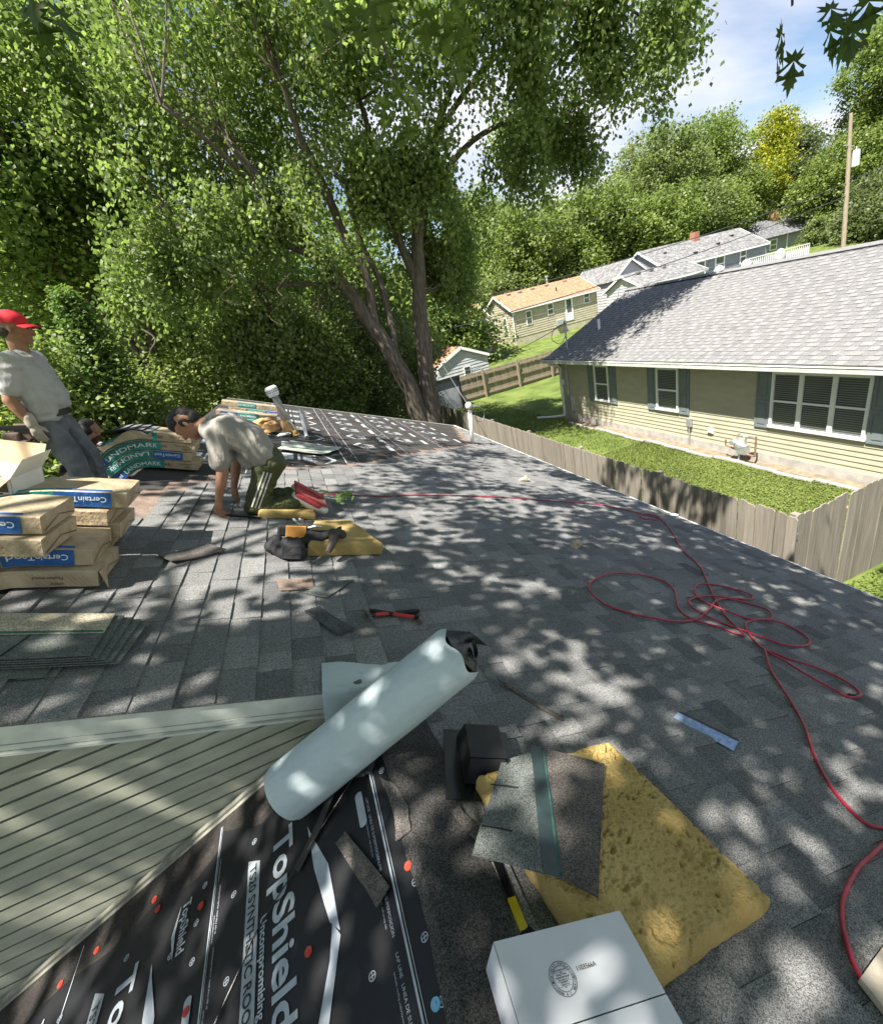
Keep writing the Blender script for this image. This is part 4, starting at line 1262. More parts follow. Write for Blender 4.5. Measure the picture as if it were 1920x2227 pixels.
# feathery conifer left
cf = empty('cedar_tree', (-4.2, 13.1, -5.4), 'feathery yellow-green conifer between the standing man and the maple', 'tree')
cl = []
for i in range(210):
    h_ = rng.uniform(0, 1); rad = 1.15 * (1 - h_) + .12; a = rng.uniform(0, 2 * math.pi); rr = rad * math.sqrt(rng.uniform(.25, 1))
    cl.append((-4.0 + rr * math.cos(a), 13.1 + rr * math.sin(a), -2.0 + 4.3 * h_ - .1 * rr))
V, F, tn = leaf_arrays(np.array(cl), .11, 90, .085, np.clip(rng.normal(.6, .15, len(cl)), 0, 1), droop=.1)
np_mesh('crown', V, F, leaf_mat('cedar', (.055, .11, .03), (.20, .27, .08)), cf, tn)
MB().tube([(-4.1, 13.1, -5.6), (-4.0, 13.1, 2.2)], [.12, .02], 8).build('trunk', M_BARK, cf)
back = [(-3.76, 30, 4.6, 5.5), (4.6, 32, 4.0, 5.2), (13.6, 38, 1.6, 4.2), (-8.9, 28, 3.0, 5), (-1.3, 30, 2.4, 5), (7, 34, 1.0, 4.6), (-12, 27, 5.0, 5.5)]
blab = ['far dark tree behind the top left crown', 'far dark tree behind the maple limbs', 'far tree right of the maple trunk above the tan garage', 'far tree behind the red cap', 'far tree behind the left bushes', 'far tree seen between the maple trunks', 'far tree at the top left edge']
for (x, y, z_, r), lab in zip(back, blab):
    tree('woodland_tree', lab, (x, y, -5), [(x, y, z_, r * .8), (x - 2, y + 1, z_ - 3, r * .75), (x + 2, y, z_ - 4, r * .75)], L_MAPLE, 7, 60, .33, .7, .3, group='woodland beyond the maple', twigs=20)

# hillside trees
hill = [((31, 52, 5.3, 5), (28, 52, 2.0, 4), (35, 51, 2.0, 4)), ((41.2, 54, 5.9, 5.6), (45, 54, 3.7, 4.4), (38, 53, 1.9, 4)), ((56.7, 60, 10.7, 6.5), (52, 60, 7.0, 5.5), (60, 60, 5.7, 6)),
        ((69.9, 64, 12.6, 6.2), (66, 63, 6.7, 6), (73, 64, 6.7, 6)), ((81, 62, 13.5, 3.4), (76, 60, 7.6, 3.2), (79, 61, 9.5, 3)), ((95.9, 68, 7.1, 6), (90, 66, 6.0, 5.5), (92, 67, 11.9, 4)),
        ((79.8, 50, 5.1, 5.6), (84, 50, 8.3, 5), (76, 51, 3.6, 4)), ((84, 50, 15.8, 5), (88, 52, 11.3, 5), (86, 51, 19.9, 4)), ((68.3, 40, -1.3, 3.6), (72, 41, 1.2, 3.8), (70, 40, -3.6, 3)),
        ((29.9, 62, 9.5, 4.6), (26, 62, 5.7, 4.4), (33, 61, 5.9, 4)), ((28.7, 58, 4.1, 3.6), (25, 57, 3.8, 3), (30, 57, 0.9, 3)), ((22.8, 60, 4.8, 4.5), (19, 58, 3.6, 4), (24, 58, 1.4, 3)),
        ((46.9, 52, 3.5, 4.4), (51, 53, 4.7, 4.4), (49, 52, 0.8, 3.4)), ((70.9, 60, 6.0, 4.6), (65, 58, 4.3, 5), (73, 59, 1.0, 4)), ((58.2, 56, 4.9, 4.8), (62, 57, 1.5, 4), (55, 56, 3.6, 4))]
hl_ = ['round bright tree behind the tan bungalow', 'broad tree behind the white gabled cottage', 'tall loose tree in the middle of the hillside skyline', 'tall tree left of the yellow one on the skyline', 'yellow-leaved tree on the hillside skyline',
       'dark tree right of the yellow tree', 'olive tree behind the utility pole', 'tallest tree at the upper right corner', 'dark tree right of the pole behind the neighbour ridge', 'tall pale tree right of the maple crown',
       'lighter tree above the tan bungalow roof', 'tree above the tan garage', 'tree behind the brick chimney of the long grey house', 'tree above the charcoal house', 'tree between the chimney and the yellow tree']
for i, (b, lab) in enumerate(zip(hill, hl_)):
    lm = L_YELLOW if i == 4 else (L_HILL, L_HILL, L_HILL2)[i % 3] if i not in (5, 8) else L_DEEP
    x, y = b[0][0], b[0][1]
    tree('hillside_tree', lab, (x, y, float(ground_z(x, y)) - .5), list(b), lm, 6.5, 66, .36, .62, .32, group='trees on the hillside', twigs=18)
tree('young_tree', 'small pale young tree in front of the charcoal house', (69.5, 47, -3.5), [(69.5, 47, -.3, 1.2), (69.3, 47, -1.6, 1.6), (69.6, 47, -2.8, 1.5)], L_HILL2, 22, 40, .26, .3, .08)
tree('bush', 'round shrub beside the tan bungalow porch', (14.5, 36, -4), [(14.5, 36, -2.7, .9), (16.2, 36.4, -2.6, .7)], L_BRIGHT, 40, 40, .16, .22, .05, cat='bush', twigs=4)
tree('bush', 'pale shrubs behind the tan bungalow ridge', (25.5, 51, -3), [(25.5, 50, 1.0, 2.0), (22, 50, .2, 1.8)], L_HILL2, 16, 44, .3, .4, .08, cat='bush', twigs=4)

# ------------------------------------------------------------------ the maple that stands behind the camera: its shade dapples the roof
ov = empty('maple_tree', (-7.5, -3.5, -5.5), 'maple overhead whose lobed leaves hang into the top of the picture', 'tree')


def shade_density(x, y):
    d = np.full(x.shape, 1.05)
    d = np.where((y < 2.3) & (x > -1.2), 1.55, d)
    d = np.where((y < 1.62) & (x < .0), 1.35, d)
    d = np.where((x > 1.5) & (y < 5), 2.1, d)
    d = np.where((y < 1.4) & (x > .0), 1.9, d)
    d = np.where((x > 1.2) & (y < 2.3), 2.7, d)
    d = np.where((x > 4.4), .55, d)
    d = np.where((y > 5.2), .75, d)
    d = np.where((y > 6.8), .45, d)
    d = np.where((x < -.2) & (y > 2.5), .42, d)
    return d


cand = 1850
tx = rng.uniform(-4.5, 7.5, cand); ty = rng.uniform(-2.5, 9.0, cand)
patch = np.array([noise.noise(Vector((a * .75, b * .75, 2.2))) + .5 * noise.noise(Vector((a * 1.7, b * 1.7, 5.2))) for a, b in zip(tx, ty)])
dens = np.clip(1 + 1.5 * patch, .12, 1.9)
dens = np.where((tx > 1.1) & (ty < 2.6), np.clip(dens, .85, 1.9), dens)
keep = rng.random(cand) < shade_density(tx, ty) * dens / 2.4
tx, ty = tx[keep], ty[keep]
tt = rng.uniform(5.0, 8.4, len(tx)) + np.clip(ty - 3, 0, 6) * .8
S_ = np.array(SUN)
C = np.stack([tx, ty, -H - T * tx], -1) - S_[None] * tt[:, None]  # crown shaped for its shade: clumps set back along the sun
seen, _z = in_view(C, .40)
C = C[~seen]
V, F, tn = leaf_arrays(C, .18, 40, .14, np.clip(rng.normal(.5, .15, len(C)), 0, 1), droop=.3, flat=.7)
np_mesh('crown', V, F, L_MAPLE, ov, tn)
bt = MB()
fk = Vector((-6.6, -2.2, 3.0))
bt.tube(smooth_path([(-7.5, -3.5, -5.8), (-7.1, -3.0, -1), fk], 6), [.46 - .02 * i for i in range(13)], 12)
for (ex, ey, ez) in ((-3, 2.5, 6.5), (-1.0, -.5, 6.2), (1.0, 2.2, 7.0), (-4.5, 5, 7), (0.5, -3.0, 6.8), (-2, 4.5, 8.3), (2.4, .6, 6.6)):
    p = smooth_path([fk, fk.lerp(Vector((ex, ey, ez)), .5) + Vector((0, 0, .7)), (ex, ey, ez)], 6)
    bt.tube(p, np.linspace(.07, .015, len(p)).tolist(), 7)
    for k in range(14):
        c = Vector(C[rng.integers(0, len(C))])
        b = p[int(rng.integers(4, len(p)))]
        if (c - b).length < 3.2:
            bt.tube([b, (b + c) / 2 + Vector((0, 0, .15)), c], [.03, .018, .006], 5)
bt.build('trunk', M_BARK, ov, smooth=True)
# the hanging lobed leaves
LOBE = [(0, 0), (.08, .11), (.27, -.02), (.21, .13), (.36, .14), (.16, .27), (.30, .36), (.48, .40), (.37, .47), (.46, .62), (.28, .55), (.10, .42), (.14, .60), (.25, .70), (.15, .74), (.17, .86), (.08, .82), (0, 1.05)]
LOBE = LOBE + [(-a, b) for a, b in LOBE[-2:0:-1]]
lobe_me = MB()
lv = [(x, y, -.10 * abs(x) - .06 * y * y) for x, y in LOBE] + [(0, .25, .0), (0, .6, -.02)]
nL = len(LOBE)
fcs = []
for i in range(nL):
    j = (i + 1) % nL
    c_ = nL if (LOBE[i][1] + LOBE[j][1]) / 2 < .45 else nL + 1
    fcs.append((c_, i, j))
fcs += [(nL, nL + 1, 11), (nL + 1, nL, nL - 11)]
lobe_me.add(lv, fcs, tone=.5)
lobe_mesh = lobe_me.mesh('leaf'); lobe_mesh.materials.append(mat('near_maple_leaf', (.05, .085, .02), (.085, .12, .03), scale=20, transl=.38, rough=.45))  # darker copy: backlit look of the outer clusters put into colour
SUNLIT_LEAF = mat('sunlit_maple_leaf', (.095, .135, .03), (.15, .19, .045), scale=20, transl=.48, rough=.45)  # paler copy for the middle clusters; sunlight put into the leaf colour
HANG = [((.31, .897, .314), 3.0, 6), ((.281, .859, .432), 2.6, 4), ((.239, .874, .428), 2.7, 3), ((.36, .843, .408), 2.6, 4), ((.418, .822, .396), 2.7, 4), ((.765, .597, .243), 2.7, 3), ((.780, .580, .262), 2.7, 2),
        ((.818, .536, .214), 2.7, 3), ((.826, .520, .232), 2.7, 3), ((-.125, .876, .470), 2.6, 3)]
for hi, (d, dist, cnt) in enumerate(HANG):
    c = Vector(d) * dist
    tw_ = MB().tube(smooth_path([c + Vector((.05, -.02, .06)), c + Vector((-.05, -.1, .35)), c + Vector((-.35, -.5, 1.1)), c + Vector((-.9, -1.2, 2.6))], 4), np.linspace(.004, .016, 13).tolist(), 5)
    tw_.build('twig', M_BARK, ov)
    for k in range(cnt):
        o = bpy.data.objects.new('leaf', lobe_mesh); COL.objects.link(o)
        o.parent = ov; o.matrix_parent_inverse = Matrix.Translation(-Vector(ov.location))
        s = rng.uniform(.115, .165)
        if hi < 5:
            o.material_slots[0].link = 'OBJECT'; o.material_slots[0].material = SUNLIT_LEAF
        yaw = rng.uniform(-math.pi, math.pi)
        R_ = Matrix.Rotation(yaw, 4, 'Z') @ Matrix.Rotation(-math.radians(rng.uniform(50, 100)), 4, 'X') @ Matrix.Rotation(rng.uniform(-.6, .6), 4, 'Y')
        o.matrix_basis = Matrix.Translation(c + Vector((rng.normal(0, .05), rng.normal(0, .05), rng.normal(.02, .045)))) @ R_ @ Matrix.Scale(s, 4)
# ------------------------------------------------------------------ bundles of shingles
M_KRAFT = mat('kraft_wrap', (.36, .275, .175), (.50, .395, .27), scale=10, detail=6, rough=.5, spec=.45, bump=.7, bscale=26, bdist=.015)
M_TEAL = mat('wrap_teal', (.012, .20, .18), (.03, .27, .24), scale=16, rough=.4, bump=.3, bscale=50)
M_BLUE = mat('wrap_blue', (.018, .085, .27), (.03, .12, .36), scale=16, rough=.4, bump=.3, bscale=50)
M_PW = mat('wrap_white', (.72, .74, .74), rough=.5)
M_PLINE = mat('wrap_line_print', (.27, .19, .11), rough=.6)
M_PD = mat('wrap_dark_print', (.10, .07, .045), rough=.6)
TXT = {k: text_mesh(k, 1.0, .01) for k in ('CertainTeed', 'LANDMARK', 'AR', 'Pewterwood', 'www')}


def bundle(label, s1, y0, n0, th=.096, scheme='A', dep=.335, length=1.0, rz=0.0, seed=0, group=None, lift=0.0, tilt=0.0):
    s0 = s1 - length
    piv = RIDGE((s0 + s1) / 2, y0 + dep / 2, n0)
    Rz = Matrix.Rotation(rz, 3, 'Z') @ Matrix.Rotation(tilt, 3, 'Y')

    def f(s, yl, n):
        p = RIDGE(s, y0 + yl, n0 + n)
        return Rz @ (p - piv) + piv + Vector((0, 0, lift))
    t = empty('shingle_bundle', piv, label, 'bundle', group)
    ns, cs = 26, []
    r = .007
    for (cy, cn, a0) in ((dep - r, r, -90), (dep - r, th - r, 0), (r, th - r, 90), (r, r, 180)):
        for k in range(4):
            a = math.radians(a0 + 30 * k)
            cs.append((cy + r * math.cos(a), cn + r * math.sin(a)))
    V, F = [], []
    m = len(cs)
    for i in range(ns + 1):
        s = s0 + (s1 - s0) * i / ns
        e = min(i, ns - i)
        sq = 1.0 if e > 0 else .965
        for (cy, cn) in cs:
            p = f(s, dep / 2 + (cy - dep / 2) * (1 - (1 - sq) * .25), th / 2 + (cn - th / 2) * sq)
            q = p * 11 + Vector((seed * 3.7, 0, 0))
            V.append(p + Vector((noise.noise(q), noise.noise(q + Vector((5, 0, 0))) * .6, noise.noise(q + Vector((0, 7, 0))) * .8)) * .003)
    for i in range(ns):
        for k in range(m):
            F.append((i * m + k, i * m + (k + 1) % m, (i + 1) * m + (k + 1) % m, (i + 1) * m + k))
    F += [tuple(range(m - 1, -1, -1)), tuple(ns * m + k for k in range(m))]
    MB().add(V, F).build('wrapper', M_KRAFT, t, smooth=False)
    # end flap fold lines
    fl = MB()
    fl.add([f(s1 + .004, .02, .01), f(s1 + .004, dep * .5, th * .52), f(s1 + .004, dep * .5, th * .56), f(s1 + .004, .02, .016)], [(0, 1, 2, 3)])
    fl.add([f(s1 + .004, dep - .02, .01), f(s1 + .004, dep * .5, th * .52), f(s1 + .004, dep * .5, th * .56), f(s1 + .004, dep - .02, .016)], [(0, 1, 2, 3)])
    fl.build('end_fold', M_PD, t)

    def panel(name, da, db, mt_, n_a=.006, n_b=None):
        n_b = th - .005 if n_b is None else n_b
        k = max(3, int((db - da) / .03)); q = MB()
        for i in range(k):
            sa, sb = s1 - da - (db - da) * i / k, s1 - da - (db - da) * (i + 1) / k
            q.add([f(sa, -.005, n_a), f(sb, -.005, n_a), f(sb, -.005, n_b), f(sa, -.005, n_b)], [(0, 1, 2, 3)])
            q.add([f(sa, -.004, n_b), f(sb, -.004, n_b), f(sb, .035, th + .0055), f(sa, .035, th + .0055)], [(0, 1, 2, 3)])
        q.build(name, mt_, t)

    def words(w, d0, size, n_base, up, mt_):
        TV_, TF_ = TXT[w]
        q = MB()
        if up:   # reads left to right; d0 is the distance of its right end from the right end of the bundle
            wd_ = max(a for a, b in TV_) * size
            q.add([f(s1 - d0 - wd_ + a * size, -.0085, n_base + b * size) for a, b in TV_], TF_)
        else:    # upside down
            q.add([f(s1 - d0 - a * size, -.0085, n_base - b * size) for a, b in TV_], TF_)
        q.build('printed_word', mt_, t)
    if scheme in 'AK':
        ln = MB()
        for i in range(11):
            a = .02 + i * .022
            ln.add([f(s1 - a, -.0062, .012), f(s1 - a - .0016, -.0062, .012), f(s1 - a - .0516, -.0062, th - .012), f(s1 - a - .05, -.0062, th - .012)], [(0, 1, 2, 3)])
        tag(ln.build('printed_lines', M_PLINE, t), kind='stuff')
    if scheme == 'A':
        panel('teal_band', .30, .64, M_TEAL); panel('blue_band', .645, .93, M_BLUE)
        words('LANDMARK', .33, .058, .026, True, M_PW); words('CertainTeed', .68, .045, .03, True, M_PW)
        words('AR', .245, .04, .03, True, M_PD); words('Pewterwood', .06, .022, .05, True, M_PD); words('www', .06, .026, .022, True, M_PD)
    elif scheme == 'B':
        panel('blue_band', .075, .335, M_BLUE); panel('teal_band', .34, .70, M_TEAL)
        words('CertainTeed', .095, .044, .066, False, M_PW); words('LANDMARK', .355, .058, .072, False, M_PW)
    elif scheme == 'K':
        panel('teal_band', .40, .72, M_TEAL)
        words('Pewterwood', .14, .024, .062, False, M_PD); words('www', .14, .026, .03, False, M_PD); words('LANDMARK', .42, .058, .072, False, M_PW)
    return t


g1 = 'bundles stacked at the left edge'
bundle('bottom kraft bundle of the front stack with an open flap', .42, 2.50, .0, .092, 'K', seed=1, group=g1)
bundle('blue banded bundle, second from bottom of the front stack', .38, 2.53, .094, .092, 'B', rz=.04, seed=2, group=g1)
bundle('plain kraft bundle sticking out in the middle of the front stack', .26, 2.47, .188, .092, 'K', rz=-.08, seed=3, group=g1, tilt=-.03)
bundle('topmost blue labelled bundle of the front stack', .24, 2.50, .288, .092, 'B', rz=-.05, seed=4, group=g1, tilt=-.02)
bundle('bottom bundle of the stack behind, on grey shingles', .33, 2.92, .0, .092, 'K', rz=.02, seed=5, group=g1)
bundle('third bundle down of the rear left stack', .40, 2.92, .095, .092, 'K', rz=.03, seed=6, group=g1)
bundle('second bundle down of the rear left stack', .36, 2.90, .19, .092, 'K', rz=-.02, seed=7, group=g1)
bundle('top bundle of the rear left stack with blue and teal print, under the open box', .44, 2.90, .285, .094, 'B', rz=.05, seed=8, group=g1)
# loose torn flap of the bottom bundle
tag(MB().grid(lambda u, v: RIDGE(.425 + .04 * u, 2.505 + .1 * v * (1 - u), .085 - .1 * u - .01 * v), 4, 4).build('torn_flap', M_KRAFT), 'torn paper flap hanging from the bottom bundle end', 'paper')
g2 = 'bundles bent over the ridge'
bundle('lowest bundle bent over the ridge beside the kneeling man', .50, 5.10, .0, .088, 'A', seed=11, group=g2)
bundle('second bundle up in the bent stack, blue label at its right end', .44, 5.09, .092, .088, 'B', seed=12, group=g2)
bundle('third bundle up in the bent stack with striped kraft end', .47, 5.11, .184, .088, 'A', seed=13, group=g2)
bundle('fourth bundle up in the bent stack, under the torn one', .44, 5.10, .276, .088, 'A', seed=14, group=g2)
ob = empty('opened_bundle', RIDGE(-.1, 5.2, .38), 'torn open bundle of bare shingles arched on top of the bent stack', 'bundle')
for k in range(5):
    a, b = -.62 + .02 * k, .10 - .03 * k
    th_n = lambda s, k=k: .372 + .012 * k + .045 * max(0, math.sin((s + .62) / .72 * math.pi)) ** 2
    MB().grid(lambda u, v: RIDGE(a + (b - a) * u, 5.08 + .34 * v + .006 * math.sin(k * 2.3), th_n(a + (b - a) * u)), 16, 3).build('shingle', M_SHINGLE_F if k < 4 else M_UNDER, ob, smooth=True)
tp = MB()
for (s, w, hgt_) in ((-.45, .16, .05), (-.28, .14, .07), (-.12, .2, .06), (.0, .1, .05)):
    tp.grid(lambda u, v: RIDGE(s + w * u, 5.065 - .012 * math.sin(u * 9 + s * 20), .30 + hgt_ * v + .03 * math.sin(u * 7 + s * 30) * v), 8, 3)
tp.build('torn_paper', M_KRAFT, ob)
g3 = 'bundles waiting beside the vent pipe'
for i, (lab, s1, y0, lev, sch) in enumerate((('front lower bundle of the far pile by the vent pipe', 1.33, 8.75, 0, 'B'), ('front upper bundle of the far pile by the vent pipe', 1.25, 8.78, 1, 'A'),
                                             ('rear lowest bundle of the far pile', 1.42, 9.5, 0, 'A'), ('rear middle bundle of the far pile with teal print', 1.38, 9.5, 1, 'B'), ('rear topmost bundle of the far pile', 1.25, 9.52, 2, 'K'))):
    bundle(lab, s1, y0, lev * .096, .092, sch, rz=.03 * (i - 2), seed=20 + i, group=g3)

# ------------------------------------------------------------------ open carton on the rear stack
M_CARD = mat('cardboard', (.42, .30, .18), (.50, .37, .23), scale=8, rough=.8)
M_CARDW = mat('carton_print_white', (.66, .66, .65), (.74, .74, .73), scale=5, rough=.6)
cb = empty('cardboard_box', (-1.62, 3.05, -.40), 'open printed carton with raised flaps on the rear left stack', 'box')
Rb = Matrix.Rotation(-.22, 3, 'Z') @ Matrix.Rotation(.36, 3, 'Y')
o0 = Vector((-1.70, 3.06, -.375))
bp = lambda x, y, z_: o0 + Rb @ Vector((x, y, z_))
bxm = MB()
W_, D_, Hh = .30, .24, .16
bxm.poly([bp(-W_ / 2, -D_ / 2, 0), bp(W_ / 2, -D_ / 2, 0), bp(W_ / 2, D_ / 2, 0), bp(-W_ / 2, D_ / 2, 0)], .004, Rb @ Vector((0, 0, 1)))
for (a, b, nn) in (((-1, -1), (1, -1), (0, -1, 0)), ((1, -1), (1, 1), (1, 0, 0)), ((1, 1), (-1, 1), (0, 1, 0)), ((-1, 1), (-1, -1), (-1, 0, 0))):
    p = [bp(a[0] * W_ / 2, a[1] * D_ / 2, 0), bp(b[0] * W_ / 2, b[1] * D_ / 2, 0), bp(b[0] * W_ / 2, b[1] * D_ / 2, Hh), bp(a[0] * W_ / 2, a[1] * D_ / 2, Hh)]
    bxm.poly(p, .004, Rb @ Vector(nn))
bxm.build('carton', M_CARDW, cb)
for nm, pts, m_ in (('flap', [(-.15, .12, .16), (.15, .12, .16), (.14, .20, .27), (-.15, .20, .27)], M_CARD), ('flap', [(.15, -.12, .16), (.15, .12, .16), (.22, .11, .27), (.22, -.11, .27)], M_CARDW), ('flap', [(-.15, -.12, .16), (.15, -.12, .16), (.14, -.22, .12), (-.15, -.22, .12)], M_CARD)):
    MB().poly([bp(*q) for q in pts], .003, (0, -.5, 1)).build(nm, m_, cb)
pg = MB()
for (x, z_, w, h_) in ((.045, .115, .045, .05), (.075, .07, .05, .012), (.05, .05, .02, .02), (.105, .115, .05, .07), (.085, .03, .06, .03), (-.05, .03, .03, .03)):
    pg.add([bp(x - w / 2, -D_ / 2 - .003, z_ - h_ / 2), bp(x + w / 2, -D_ / 2 - .003, z_ - h_ / 2), bp(x + w / 2, -D_ / 2 - .003, z_ + h_ / 2), bp(x - w / 2, -D_ / 2 - .003, z_ + h_ / 2)], [(0, 1, 2, 3)])
tag(pg.build('printed_panels', M_PD, cb), kind='stuff')

# ------------------------------------------------------------------ loose shingle sheets
M_SH_DARK = mat('loose_shingle_dark', (.055, .058, .06), (.085, .088, .09), scale=9, rough=.95, speck=(.5, 1.6), speck_scale=400)
M_SH_BROWN = mat('loose_shingle_brown', (.072, .064, .058), (.11, .097, .088), scale=9, rough=.95, speck=(.5, 1.7), speck_scale=400)
M_SH_GREY = mat('loose_shingle_grey', (.085, .094, .088), (.135, .145, .136), scale=6, rough=.95, speck=(.5, 1.6), speck_scale=400)
M_SH_PALE = mat('loose_shingle_pale', (.32, .28, .21), (.42, .37, .28), scale=6, rough=.95, speck=(.6, 1.4), speck_scale=230)
M_SEAL = mat('sealant_strip', (.018, .035, .034), (.03, .05, .05), scale=30, rough=.4, spec=.5)
M_CHALK = mat('chalk_green', (.03, .09, .075), (.06, .16, .13), scale=50, rough=.9)


def piece(name, label, pts, m_, th=.005, n0=.012, surf=PS, cat='shingle', curl=0.0, group=None, parent=None):
    """a polygonal sheet lying on the slope with a slight curl"""
    pts = [Vector((a, b, 0)) for a, b in pts]
    c = sum(pts, Vector()) / len(pts)
    rad = max((p - c).length for p in pts)
    sub = []
    for i, p in enumerate(pts):
        q = pts[(i + 1) % len(pts)]
        for k in range(4):
            sub.append(p.lerp(q, k / 4) + Vector((rng.normal(0, .0012), rng.normal(0, .0012), 0)))
    hgt_ = lambda p: n0 + th + curl * ((p - c).length / rad) ** 2 * (.4 + .6 * abs(math.sin(p.x * 9 + p.y * 5)))
    n = len(sub)
    V = [surf(c.x, c.y, n0 + th)] + [surf(p.x, p.y, hgt_(p)) for p in sub] + [surf(p.x, p.y, hgt_(p) - th) for p in sub]
    F = [(0, 1 + i, 1 + (i + 1) % n) for i in range(n)] + [(1 + (i + 1) % n, 1 + i, 1 + n + i, 1 + n + (i + 1) % n) for i in range(n)]
    o = MB().add(V, F).build(name, m_, parent)
    if parent is None: tag(o, label, cat, group)
    return o


for k in range(6):
    j = k * .006
    sx = .02 * k - .02
    rot_ = Matrix.Rotation(.05 * (2.5 - k), 2)
    base_pts = [(-1.92, 2.20), (-1.10 + .03 * (5 - k), 2.13), (-1.10 + .022 * (5 - k), 1.82 - .014 * k * 0), (-1.92, 1.86)]
    if k == 0: base_pts = [(-1.9, 2.1), (-1.22, 2.04), (-1.22, 1.78), (-1.9, 1.83)]
    st = empty('shingle_sheet', PS(-1.5, 2.0, .012 + k * .011), ['lowest loose shingle under the fanned pile', 'second loose shingle of the fanned pile', 'third loose shingle of the fanned pile', 'fourth loose shingle of the fanned pile', 'fifth loose shingle of the fanned pile', 'top loose shingle of the fanned pile with pale upper half and green chalk line'][k], 'shingle', 'fanned pile of loose shingles at the left edge')
    piece('sheet', None, base_pts, M_SH_GREY, .0055, .012 + k * .011, parent=st, curl=.004)
    if k == 5:
        a = base_pts
        piece('pale_half', None, [a[0], a[1], (a[1][0] + .0, a[1][1] - .16), (a[0][0], a[0][1] - .17)], M_SH_PALE, .001, .012 + k * .011 + .009, parent=st)
        piece('chalk_line', None, [(a[0][0], a[0][1] - .15), (a[1][0] - .005, a[1][1] - .135), (a[1][0] - .005, a[1][1] - .15), (a[0][0], a[0][1] - .165)], M_CHALK, .0006, .012 + k * .011 + .011, parent=st)
        for xx in (-1.62, -1.33):
            piece('tab_cut', None, [(xx, 2.0), (xx + .006, 2.0), (xx - .03, 1.845), (xx - .036, 1.845)], M_DARK, .0006, .012 + k * .011 + .0085, parent=st)
piece('shingle_scrap', 'cut shingle sheet lying between the stack and the tool belt', [(-1.11, 2.912), (-1.01, 2.80), (-.756, 2.989), (-.871, 3.092)], M_SH_BROWN, .006, .012, curl=.02)
piece('shingle_scrap', 'dark strip scrap folded in two left of the hammers', [(-.335, 2.19), (-.257, 2.233), (-.199, 2.13), (-.107, 2.0), (-.193, 1.945), (-.268, 2.084)], M_SH_DARK, .006, .012, curl=.006)
piece('shingle_scrap', 'angled grey shingle scrap below the brown patch', [(-.328, 2.397), (-.217, 2.53), (-.034, 2.56), (-.213, 2.33)], M_SH_GREY, .005, .012, curl=.006)
piece('shingle_scrap', 'brown backed shingle patch in the middle of the roof', [(-.468, 2.577), (-.269, 2.589), (-.277, 2.451), (-.444, 2.431)], M_BROWN, .004, .011, curl=.003)
piece('shingle_scrap', 'narrow torn shingle strip right of the blue roll', [(.435, 1.5), (.45, 1.505), (.605, 1.235), (.585, 1.215)], M_SH_BROWN, .005, .012, curl=.01)
piece('shingle_scrap', 'granule coated triangular scrap on the black underlayment', [(-.346, 1.054), (-.306, 1.061), (-.195, .821), (-.243, .797)], M_SH_BROWN, .005, .010, QS, curl=.004)
piece('shingle_scrap', 'curved granule strip scrap below the blue roll', [(-.15, 1.138), (-.105, 1.076), (-.086, .979), (-.096, .906), (-.148, .911), (-.134, .975), (-.138, 1.066)], M_SH_BROWN, .005, .012, QS, curl=.004)
piece('shingle_scrap', 'small grey scrap between the black vent and yellow bar', [(.02, .93), (.05, .945), (.09, .85), (.06, .83)], M_SH_BROWN, .005, .014, curl=.006)
piece('shingle_sheet', 'greenish shingle sheet with its pale face up behind the kneeling man', [(-.48, 6.60), (-.30, 7.35), (.42, 7.15), (.10, 6.50)], mat('pale_green_sheet', (.30, .33, .27), (.40, .43, .36), scale=7, rough=.9, speck=(.7, 1.3), speck_scale=120), .006, .02, curl=.03)
# big sample over the yellow slab
sp_ = empty('shingle_sheet', PS(.30, .80, .09), 'half shingle with green chalk line resting on the big yellow slab', 'shingle')
spn = .104
SPT = [(.031 - .035, .742), (.238 - .035, 1.003), (.426 - .035, 1.024), (.578 - .035, .919), (.293 - .035, .565), (.158 - .035, .658)]
piece('grey_half', None, [SPT[0], SPT[1], (SPT[2][0] * .92 + SPT[1][0] * .08, SPT[2][1] + .002), (.20, .628)], M_SH_GREY, .006, spn, parent=sp_)
piece('brown_half', None, [(SPT[2][0] * .92 + SPT[1][0] * .08, SPT[2][1] + .002), SPT[3], SPT[4], (.20, .628)], M_SH_BROWN, .006, spn, parent=sp_)
ax = Vector((.200, .628, 0)) - Vector((.376, 1.022, 0)); ax2 = ax.normalized(); pe = Vector((-ax2.y, ax2.x, 0))
for (o1, o2, m_, nn) in ((-.052, -.002, M_SEAL, .0066), (-.012, -.006, M_CHALK, .0076)):
    A0, B0 = Vector((.376, 1.022, 0)), Vector((.200, .628, 0))
    piece('sealant_band' if m_ is M_SEAL else 'chalk_line', None, [((A0 + pe * o1).x, (A0 + pe * o1).y), ((A0 + pe * o2).x, (A0 + pe * o2).y), ((B0 + pe * o2).x, (B0 + pe * o2).y), ((B0 + pe * o1).x, (B0 + pe * o1).y)], m_, .0008, spn + nn - .0004, parent=sp_)
for (p0, p1) in (((.165, .93), (.245, .90)), ((.088, .81), (.165, .775))):
    piece('tab_step', None, [(p0[0] - .035, p0[1]), (p1[0] - .035, p1[1]), (p1[0] - .035 - .002, p1[1] - .004), (p0[0] - .035 - .002, p0[1] - .004)], M_DARK, .0006, spn + .0065, parent=sp_)

# ------------------------------------------------------------------ yellow foam slabs
M_FOAM = mat('yellow_foam', (.45, .315, .115), (.55, .40, .16), scale=7, rough=1.0, spec=.1, bump=.9, bscale=160)
M_FOAM2 = mat('yellow_foam_clean', (.35, .25, .09), (.44, .32, .125), scale=6, rough=.95, bump=.3, bscale=70)


